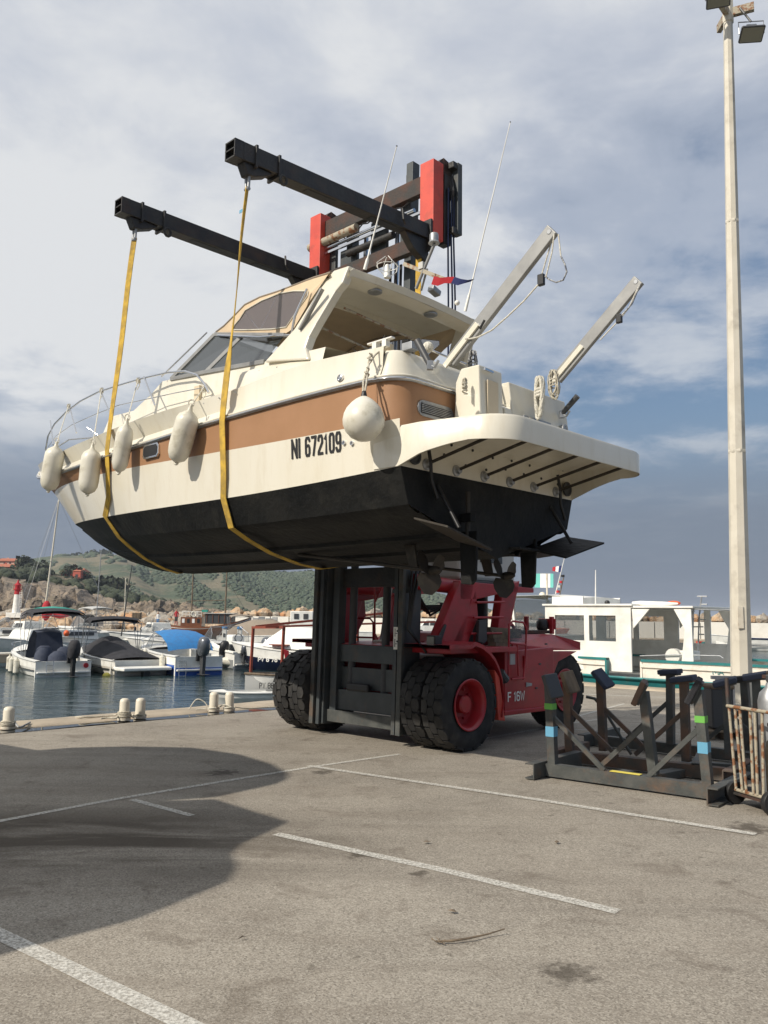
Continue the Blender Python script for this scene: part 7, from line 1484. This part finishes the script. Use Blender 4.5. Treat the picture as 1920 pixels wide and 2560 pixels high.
# wheelhouse in front, raised roof
zt = fz(1380, 1494, 20.2); xw = fx(1308, 20.0); xq = fx(1490, 20.2)
FB.b(MB().hexa([(xa - .1, -.95, .7), (xw + .15, -.9, .7), (xw + .15, .9, .7), (xa - .1, .95, .7), (xa - .1, -.95, 2.05), (xw, -.9, 2.05), (xw, .9, 2.05), (xa - .1, .95, 2.05)]), 'wheelhouse_base', 'white')
for sg in (1, -1):
    FB.b(MB().box((xa + .0, sg * .95, 2.35), (.14, .06, .75)), 'wheelhouse_pillar', 'white'); FB.b(MB().beam((xw + .02, sg * .9, 2.02), (xw + .12, sg * .9, zt - .03), .07, .07), 'wheelhouse_pillar', 'white'); FB.b(MB().prism([(xa, sg * .93, 2.05), (xw, sg * .89, 2.05), (xw + .1, sg * .89, zt - .05), (xa, sg * .93, zt - .05)], (0, .01, 0)), 'wheelhouse_window', 'pane')
FB.b(MB().prism([(xw, -.9, 2.05), (xw + .1, -.9, zt - .05), (xw + .1, .9, zt - .05), (xw, .9, 2.05)], (.01, 0, 0)), 'wheelhouse_window', 'pane')
mb = MB(); mb.grid([[(x, s * 1.0, z + .04 * (1 - s * s)) for s in (-1, -.5, 0, .5, 1)] for x, z in ((xw + .2, zt - .05), (xw + .18, zt + .03), ((xw + xq) / 2, zt + .05), (xq, zt - .03), (xq, zr_))]); FB.b(mb, 'wheelhouse_roof', 'white', smooth=50); 
for sg in (1, -1): FB.b(MB().box(((xa + xq) / 2, sg * .98, (zt + zr_) / 2), (xa - xq, .04, zt - zr_ + .02)), 'roof_side', 'white')
# details on the roofs
def fpt(px, py, S): q = LS(onS(px, py, S)); return (q[0] - 2.2, -(q[1] - 20.55), q[2] - WZ)
rg = random.Random(9)
FB.b(MB().tube([fpt(1581, 1507, 19.6), fpt(1600, 1509, 19.6), fpt(1660, 1511, 19.6), fpt(1695, 1509, 19.6)], [.03, .07, .07, .02], 8), 'rolled_awning', 'white', smooth=60); FB.b(MB().ball(fpt(1684, 1508, 19.7), (.18, .12, .06)), 'life_buoy', 'orange', smooth=80)
FB.b(MB().ball(fpt(1518, 1507, 20), (.07, .07, .07)), 'searchlight', 'black', smooth=80)
FB.b(MB().tube([fpt(1489, 1512, 20.0), fpt(1489, 1425, 20.0)], [.02, .01], 6), 'whip_antenna', 'white')
FB.b(MB().ball(fpt(1356, 1487, 20), (.09, .09, .08)).tube([fpt(1356, 1495, 20), fpt(1356, 1487, 20)], .03, 6), 'radar_dome', 'fender', smooth=80)
pl = FB.b(MB().tube([fpt(1368, 1505, 20), fpt(1367, 1434, 20)], .025, 6), 'flag_pole', 'bollard')
for i, m_ in enumerate(['flagt', 'flagw', 'flagt']):
    xs = [1337, 1351, 1376, 1384]; q = [fpt(xs[i], 1434, 20.02), fpt(xs[i], 1469, 20.02), fpt(xs[i + 1], 1469, 20.02), fpt(xs[i + 1], 1434, 20.02)]; FB.b(MB().prism(q, (0, .01, 0)), 'flag_panel', m_, par=pl)
wp_ = FB.b(MB().tube([fpt(1389, 1485, 20), fpt(1415, 1378, 20)], [.018, .006], 6), 'flag_staff', 'white')
for i, m_ in enumerate(['flagb', 'flagw', 'flagr']):
    xs = [1404.5, 1398, 1390, 1382]; q = [fpt(xs[i], 1414 + i, 20), fpt(xs[i] - 2, 1431 - i, 20), fpt(xs[i + 1] - 1, 1430 - i * 1.5, 20), fpt(xs[i + 1], 1415 + i * 1.5, 20)]; FB.b(MB().prism(q, (0, .01, 0)), 'flag_panel', m_, par=wp_)
lt = FB.b(MB().tube([fpt(1398, 1493, 20), fpt(1409, 1444, 20)], .015, 6), 'light_mast', 'timber')
for i, (x, y, m_) in enumerate([(1395, 1479, 'flagr'), (1399, 1466, 'ltgrey'), (1403, 1455, 'flagr'), (1407, 1440, 'black')]): FB.b(MB().box(fpt(x, y, 20), (.07, .07, .065)), 'mast_lamp', m_, par=lt)
mb = MB(); mb.tube([fpt(1585, 1522, 19.3), fpt(1735, 1523, 19.3), fpt(1800, 1526, 19.3), fpt(1862, 1521, 19.3), fpt(1868, 1530, 19.3), fpt(1872, 1640, 19.3)], .018, 6); mb.tube([fpt(1733, 1524, 19.4), fpt(1731, 1645, 19.4)], .02, 6); FB.b(mb, 'deck_rail', 'zinc', smooth=60)
mb = MB(); mb.tube([fpt(1754, 1491, 20), fpt(1748, 1540, 20), fpt(1745, 1630, 20)], .018, 6)
for x0, x1, y in ((1743, 1768, 1491), (1754, 1768, 1511), (1731, 1758, 1567), (1748, 1764, 1549), (1745, 1760, 1586)): mb.tube([fpt(x0, y, 20), fpt(x1, y, 20)], .018, 6)
FB.b(mb, 'gallows_mast', 'zinc'); mb = MB(); mb.tube([fpt(1600, 1640, 19.25), fpt(1690, 1637, 19.25), fpt(1800, 1640, 19.25), fpt(1808, 1646, 19.25)], .015, 6); FB.b(mb, 'grab_rail', 'zinc')
FB.b(MB().box(fpt(1715, 1638, 19.6), (.55, .35, .22)), 'vent_box', 'white', bevel=.02); FB.b(MB().lathe(fpt(1690, 1640, 19.5), (0, 1, 0), [(.18, 0), (.18, .2)], 18), 'winch_cover', 'white')
def fit_text(s, px0, px1, pyb, h): a_ = fpt(px0, pyb, 19.05); c_ = fpt(px1, pyb, 19.05); y_ = Wf / 2 + .012; text_part(s, M['teal'], FB.o, (a_[0], y_, a_[2]), (-1, 0, 0), ZZ, h, st=.15, depth=.004, width=abs(a_[0] - c_[0]), name='registration')
fit_text('MA', 1782, 1810, 1686, .12); fit_text('363', 1861, 1906, 1688, .12)
FB.b(MB().box((1.0, .4, 1.2), (1.2, 1.0, .7)), 'deck_locker', 'teal', bevel=.03)
FB.done()
# --- boat far right with the blue band, rescue boat, van, breakwater clutter
simple('launch', 1990, 1628, 7.5, 2.4, math.pi - .1, 'white open launch with a navy blue gunwale band, right of the lamp post', 1.0, 1.35, top='white', stripe='navy', cock=(.05, .9), group=None, extra=lambda b: b.b(MB().tube([(x, 1.22 * (1 - max(0, x / 7.5 - .42) ** 2.2 * 3), 1.0 + .01 * x) for x in (0, 2, 4, 5.5)], .07, 6), 'blue_band', 'navy'))
simple('rescue_boat', 1262, 1598, 8, 2.6, .1, 'orange topped rescue boat glimpsed left of the wheelhouse', 1.0, 1.4, top='orange', low='white', cab=(2, 5, 2.0, 1.1, 'white'), group=None, extra=lambda b: b.b(MB().tube([(3, 0, 2.0), (3, 0, 3.3)], .04, 6).box((3, 0, 3.0), (1.1, .2, .12)), 'radar_mast', 'white'))
van = thing('van', gy(1085, 1581, 97), 'white panel van with side windows parked on the breakwater', 'van'); vo = gy(1085, 1581, 97); vo[2] = -.5; van.location = vo
def vp(x, y, z): return vo + A((x, y, z))
k_ = 1.0
MB().prism([vp(-2.4, -.9, .3), vp(2.3, -.9, .3), vp(2.3, -.9, 1.2), vp(2.15, -.9, 1.75), vp(-.9, -.9, 1.82), vp(-1.5, -.9, 1.15), vp(-2.35, -.9, .95)], (0, 1.8, 0)).build('van_body', M['white'], van, bevel=.06)
for x0, x1 in ((-1.25, -.65), (-.5, .65), (.8, 1.95)): MB().prism([vp(x0 - (.12 if x0 < -1 else 0), -.915, 1.15), vp(x1, -.915, 1.15), vp(x1, -.915, 1.62), vp(x0 + (.2 if x0 < -1 else 0), -.915, 1.62)], (0, .02, 0)).build('van_window', M['dkgrey'], van)
for x in (-1.55, 1.5): MB().lathe(vp(x, -.92, .33), (0, 1, 0), [(.15, 0), (.33, 0), (.33, .2)], 18).build('van_wheel', M['black'], van)
# wooden ship
g = Wat(432, 1588, WZ); g = A((g[0], 92.5, 0)); SH = Boat('wooden_ship', gy(622, 1590, 93) * A((1, 1, 0)) + A((.2, 0, 0)), math.pi, 'varnished wooden schooner with two masts moored at the breakwater', 'ship')
Ls = 9.3; rows = []
for i in range(25):
    t = i / 24; hb = 1.4 * (1 - abs(2 * t - 1.0) ** 3.2) + .05; sh = .95 + 1.3 * (1 - t) ** 3 + .35 * t ** 3
    rows.append([(t * Ls, hb, sh), (t * Ls, hb, sh - .18), (t * Ls, hb * .98, sh - .24), (t * Ls * .98 + .1, hb * .85, .1), (t * Ls * .96 + .2, hb * .5, -.3)])
for sg in (1, -1):
    SH.b(MB().grid([[(p[0], sg * p[1], p[2]) for p in r[:2]] for r in rows]), 'bulwark', 'wood', smooth=50); SH.b(MB().grid([[(p[0], sg * p[1] * 1.01, p[2]) for p in r[1:3]] for r in rows]), 'white_line', 'white'); SH.b(MB().grid([[(p[0], sg * p[1], p[2]) for p in r[2:]] for r in rows]), 'hull_planking', 'wood', smooth=50)
SH.b(MB().grid([[(r[0][0], r[0][1], r[1][2]), (r[0][0], -r[0][1], r[1][2])] for r in rows]), 'deck', 'timber')
SH.b(MB().box((6.4, 0, 1.6), (2.3, 1.9, 1.1)), 'aft_cabin', 'wood'); 
for k in range(4): SH.b(MB().box((5.6 + k * .55, .96, 1.75), (.28, .03, .45)), 'cabin_window', 'flagw' if k % 2 else 'black')
SH.b(MB().box((3.4, 0, 2.0), (3.0, 1.8, 1.1)), 'wheelhouse', 'dkgrey'); SH.b(MB().box((3.4, 0, 2.6), (3.4, 2.1, .08)), 'wheelhouse_roof', 'ltgrey')
for k in range(5): SH.b(MB().box((2.1 + k * .65, .93, 2.1), (.06, .06, 1.0)), 'wheelhouse_post', 'wood')
mb = MB(); mb.tube([(5.3, .95, 2.75), (7.4, .95, 2.75)], .03, 5); mb.tube([(5.3, .95, 2.45), (7.4, .95, 2.45)], .025, 5)
for k in range(6): mb.tube([(5.3 + k * .42, .95, 2.15), (5.3 + k * .42, .95, 2.75)], .025, 5)
SH.b(mb, 'white_railing', 'white'); mb = MB(); mb.tube([(6.1 + .28 * math.cos(a_), 1.0, 2.5 + .28 * math.sin(a_)) for a_ in [2 * math.pi * k / 12 for k in range(13)]], .06, 6); SH.b(mb, 'life_ring', 'fender'); SH.b(MB().box((5.0, .6, 2.85), (.6, .5, .25)), 'green_crate', 'greenfab')
SH.b(MB().tube([(2.9, 0, .8), (2.85, 0, 8.0)], [.12, .07], 8), 'mast', 'timber'); SH.b(MB().tube([(6.6, 0, .8), (6.6, 0, 7.2)], [.11, .07], 8), 'mast', 'timber'); SH.b(MB().tube([(7.2, 0, 3.9), (2.9, 0, 4.05)], .05, 6), 'spar', 'timber'); SH.b(MB().tube([(2.9, 0, 6.5), (-.2, 0, 1.6)], .015, 4).tube([(6.6, 0, 7), (9.2, 0, 1.2)], .015, 4), 'rigging', 'dkgrey'); SH.done()
# people on the ship and quay
def person(px, py, Y, shirt, trouser, label, h=1.7, kx=0):
    g = gy(px, py, Y); o = thing('person', g, label, 'person'); s = h / 1.7
    V = dict(pel=(0, 0, .92), ch=(0, 0, 1.28), nk=(0, 0, 1.45), hd=(0, -.02, 1.60), lk=(-.10, -.02, .5), lf=(-.12, 0, .06), lt=(-.12, -.14, .03), rk=(.10, -.02, .5), rf=(.12, 0, .06), rt=(.12, -.14, .03), le=(-.26, 0, 1.12), lh=(-.24, -.12, .9), re=(.26, .02, 1.12), rh=(.26, -.14, .92), ls=(-.19, 0, 1.38), rs=(.19, 0, 1.38), lhip=(-.09, 0, .88), rhip=(.09, 0, .88))
    E = [('pel', 'ch'), ('ch', 'nk'), ('nk', 'hd'), ('pel', 'lhip'), ('lhip', 'lk'), ('lk', 'lf'), ('lf', 'lt'), ('pel', 'rhip'), ('rhip', 'rk'), ('rk', 'rf'), ('rf', 'rt'), ('nk', 'ls'), ('ls', 'le'), ('le', 'lh'), ('nk', 'rs'), ('rs', 're'), ('re', 'rh')]
    R_ = dict(pel=.14, ch=.16, nk=.07, hd=.10, lk=.06, rk=.06, lf=.045, rf=.045, lt=.04, rt=.04, le=.045, re=.045, lh=.035, rh=.035, ls=.07, rs=.07, lhip=.10, rhip=.10)
    ks = list(V); me = bpy.data.meshes.new('body'); me.from_pydata([tuple(A(V[k]) * s) for k in ks], [(ks.index(a_), ks.index(b_)) for a_, b_ in E], []); me.materials.append(shirt)
    ob = bpy.data.objects.new('body', me); col.objects.link(ob); ob.parent = o; md = ob.modifiers.new('s', 'SKIN'); 
    for i, k in enumerate(ks): me.skin_vertices[0].data[i].radius = (R_[k] * s, R_[k] * s); me.skin_vertices[0].data[i].use_root = (k == 'pel')
    ob.modifiers.new('d', 'SUBSURF').levels = 1; ob.modifiers[-1].render_levels = 1
    MB().ball(g + A((0, -.03, 1.63)) * s, (.095 * s, .11 * s, .125 * s), 12, 8).build('head', M['skin'], o, smooth=80); MB().ball(g + A((0, .0, 1.68)) * s, (.10 * s, .11 * s, .09 * s), 12, 8).build('hair', M['black'], o, smooth=80)
    MB().prism([g + A((-.15, -.09, .45)) * s, g + A((.15, -.09, .45)) * s, g + A((.17, -.11, .98)) * s, g + A((-.17, -.11, .98)) * s], (0, .2 * s, 0)).build('trousers', trouser, o, bevel=.03)
person(440, 1563, 94, M['flagr'], M['dkgrey'], 'person in a red top standing at the stern of the wooden ship')
person(394, 1567, 97, M['flagw'], M['bluefab'], 'person in a white shirt and blue shorts on the breakwater quay left of the ship', 1.6)
# crates and pots on the breakwater
rg = random.Random(6)
def clutter(px0, px1, pyb, pyt, Y, m_, nm, label, cat, frame=False):
    a_ = gy(px0, pyb, Y); b_ = gy(px1, pyb, Y); h = gy(px0, pyt, Y)[2] - a_[2]; c = (a_ + b_) / 2; w = b_[0] - a_[0]; o = thing(nm, c, label, cat)
    if not frame:
        MB().box(c + ZZ * h / 2, (w, w * .8, h)).build('crate_body', M[m_], o, bevel=.04)
        for k in range(4): MB().box(c + A((0, -w * .41, h * (.15 + .23 * k))), (w * .96, .04, h * .04)).build('rib', M[m_], o)
        MB().box(c + ZZ * (h + .02), (w * 1.04, w * .84, .06)).build('crate_lid', M[m_], o)
    else:
        mb = MB()
        for x in np.linspace(-w / 2, w / 2, 6): mb.beam(c + A((x, 0, 0)), c + A((x, 0, h)), .04, .04)
        for z in np.linspace(0, h, 5): mb.beam(c + A((-w / 2, 0, z)), c + A((w / 2, 0, z)), .04, .04); mb.beam(c + A((-w / 2, w * .6, z)), c + A((w / 2, w * .6, z)), .04, .04)
        mb.build('wire_frame', M['timber'], o)
    return o
clutter(631, 646, 1578, 1546, 96, 'ltgrey', 'plastic_crate', 'pale grey crate stack on the breakwater, leftmost of the grey ones', 'crate'); clutter(646, 661, 1577, 1543, 97, 'grey', 'plastic_crate', 'tall grey crate stack, second from the left on the breakwater', 'crate'); clutter(664, 680, 1577, 1547, 95.5, 'grey', 'plastic_crate', 'grey crate stack beside the timber pots on the breakwater', 'crate'); clutter(680, 693, 1576, 1544, 97, 'ltgrey', 'plastic_crate', 'rightmost pale crate stack, half behind the fishing pots', 'crate')
clutter(683, 700, 1578, 1560, 94, 'timber', 'fishing_pot', 'low wire fishing pot in front of the grey crates', 'fishing pot', True); clutter(703, 722, 1576, 1561, 94.5, 'timber', 'fishing_pot', 'wire fishing pot between the crates and the white boat', 'fishing pot', True); clutter(721, 735, 1558, 1542, 96, 'timber', 'fishing_pot', 'raised wire fishing pot against the white wall, left of the pair', 'fishing pot', True); clutter(737, 749, 1558, 1541, 96, 'timber', 'fishing_pot', 'raised wire fishing pot against the white wall, right of the pair', 'fishing pot', True)
clutter(332, 352, 1548, 1533, 100, 'timber', 'brown_crate', 'brown square crate on the boulders left of the ship', 'crate'); clutter(1742, 1756, 1612, 1604, 93, 'redb', 'fish_box', 'small red box on the breakwater beyond the fishing boat', 'box'); clutter(1757, 1777, 1616, 1606, 92, 'teal', 'net_heap', 'teal net box on the breakwater near the launch', 'box')
for i, (px, l) in enumerate([(336, 'dark outboard boat stern, first in the row by the breakwater'), (352, 'small dark workboat, second in the row by the breakwater'), (372, 'small dark workboat with red gear, third in the row'), (388, 'small red-brown workboat, fourth in the row by the breakwater'), (410, 'small dark workboat nearest the wooden ship')]):
    b = Boat('workboat', gy(px, 1585, 96.5) * A((1, 1, 0)), -math.pi / 2 + .1 * i, l, 'boat', 'small workboats by the breakwater'); mkhull(b, 2.6, 1.0, .4, .55, top=['ltgrey', 'whitew', 'white', 'redwood', 'grey'][i], low='dkgrey', cock=(.05, .8), n=10); outboard(b, 0, 0, .5, .8, 'black'); b.done()
# sailing boat on the left: mast, shrouds, red sail cover
g = Wat(92, 1600, WZ); b = Boat('sailing_boat', gy(97, 1600, 62) * A((1, 1, 0)) + A((-2, 0, 0)), .15, 'sailing boat with a tall pale mast and a dark red sail cover', 'sailing boat'); mkhull(b, 8, 2.6, .9, 1.1, cock=(.05, .3)); b.b(MB().tube([(2.1, 0, .9), (2.75, 0, 11.4)], [.08, .05], 8), 'mast', 'bollard', smooth=60)
b.b(MB().ball((2.3, 0, 2.6), (.35, .25, .75)).tube([(2.3, 0, 2.5), (3.3, 0, 2.2), (4.0, 0, 2.3)], [.25, .18, .10], 10), 'sail_cover', 'flagr', smooth=70); mb = MB()
for p in ((-.2, 0, 1), (.6, 1.2, 1), (.6, -1.2, 1), (7.4, 0, 1.2)): mb.tube([(2.7, 0, 11), p], .012, 4)
mb.tube([(2.45, -1.1, 6.2), (2.45, 1.1, 6.2)], .025, 5); b.b(mb, 'rigging', 'zinc'); b.b(MB().tube([(2.75, 0, 11.4), (2.75, 0, 13.2)], .008, 4).box((2.9, 0, 11.6), (.4, .02, .06)), 'masthead_gear', 'dkgrey'); b.done()
b = Boat('fishing_launch', gy(755, 1590, 82) * A((1, 1, 0)) + A((7, 0, 0)), math.pi, 'white and grey fishing launch with a small cabin and its name on the bow', 'boat'); mkhull(b, 13, 3, 1.0, 1.5, top='white', low='ltgrey', cock=(.05, .7)); b.b(MB().box((7.0, 0, 2.1), (2.2, 1.8, 1.6)), 'wheelhouse', 'white', bevel=.08)
for x in (6.6, 7.5): b.b(MB().box((x, .92, 2.4), (.45, .05, .5)), 'cabin_window', 'dkgrey')
text_part('REVERTE', M['dkgrey'], b.o, (10.6, 1.28, .55), (-1, .05, 0), ZZ, .35, st=.16, depth=.12, width=2.4, name='lettering'); b.done()
for px, py0, py1, Y, r, l in ((312, 1445, 1570, 70, .05, 'thin pale mast standing left of a leaning grey one'), (328, 1412, 1590, 60, .05, 'leaning dark grey mast under the hull bow'), (842, 1430, 1560, 55, .09, 'orange-brown wooden mast with a white tip seen through the forklift mast')):
    a_ = gy(px + (0 if px != 328 else -25), py1, Y); c_ = gy(px + (2 if px != 842 else 1), py0, Y); a_ = A((a_[0], Y, -.9)) if px != 328 else a_; b = thing('boat_mast', a_, l, 'mast'); m_ = 'bollard' if px == 312 else ('dkgrey' if px == 328 else 'redwood'); MB().tube([a_, c_], [r, r * .7], 8).build('spar', M[m_], b, smooth=60); MB().beam(a_ * .45 + c_ * .55 - A((.5, 0, 0)), a_ * .45 + c_ * .55 + A((.5, 0, 0)), .03, .03).build('crosstree', M[m_], b)
# yellow marker buoy
g = Wat(266, 1690); tag(MB().ball(g, (.16, .16, .14), 14, 8).build('marker_buoy', M['yellow'], smooth=80), 'small yellow buoy floating before the black covered bowrider', 'buoy')
# ================================================================== SHADE CASTER added out of view on the left (shaped to throw the shadow on the paving)
sdir = A(SUN)
def lift(px, py, X):   # point on the vertical plane x=X whose shadow falls at the pixel
    q = gz(px, py); t = (X - q[0]) / sdir[0]; return q + sdir * t
ST = thing('shade_caster', lift(300, 2100, -5.6) * A((1, 1, 0)), 'added unseen slabs left of the viewer, shaped to cast the paving shadow', 'boat')
lobe1 = [(-700, 1900), (0, 1860), (95, 1876), (180, 1869), (330, 1866), (480, 1869), (600, 1886), (680, 1910), (722, 1934), (718, 1948), (690, 1960), (640, 1971), (538, 1993), (300, 2010), (-700, 2050)]
lobe2 = [(-700, 2046), (300, 2006), (538, 1998), (640, 2030), (722, 2054), (671, 2080), (606, 2108), (580, 2134), (594, 2166), (574, 2202), (470, 2246), (347, 2296), (180, 2340), (0, 2388), (-300, 2490)]
for nm, P, X, th in (('upper_shade_slab', lobe1, -5.9, .8), ('hull', lobe2, -4.6, 1.2)):  # two unseen slabs added only for their shadow outline, not real boat parts
    MB().prism([lift(x, y, X - .0) for x, y in P], -sdir * th).build(nm, M['gel'], ST, bevel=.03)

# ================================================================== AIR
hm = bpy.data.materials.new('haze_air'); hm.use_nodes = True; hn = hm.node_tree; hn.nodes.clear(); ho = hn.nodes.new('ShaderNodeOutputMaterial'); hv = hn.nodes.new('ShaderNodeVolumePrincipled')
hv.inputs['Color'].default_value = (0.78, 0.86, 1.0, 1); hv.inputs['Density'].default_value = 0.00018; hv.inputs['Anisotropy'].default_value = 0.2; hn.links.new(hv.outputs[0], ho.inputs['Volume'])
tag(MB().hexa([(-9100, -1000, -7), (9100, -1000, -7), (9100, 15100, -7), (-9100, 15100, -7), (-9100, -1000, 90), (9100, -1000, 90), (9100, 15100, 90), (-9100, 15100, 90)]).build('haze', hm), kind='stuff')
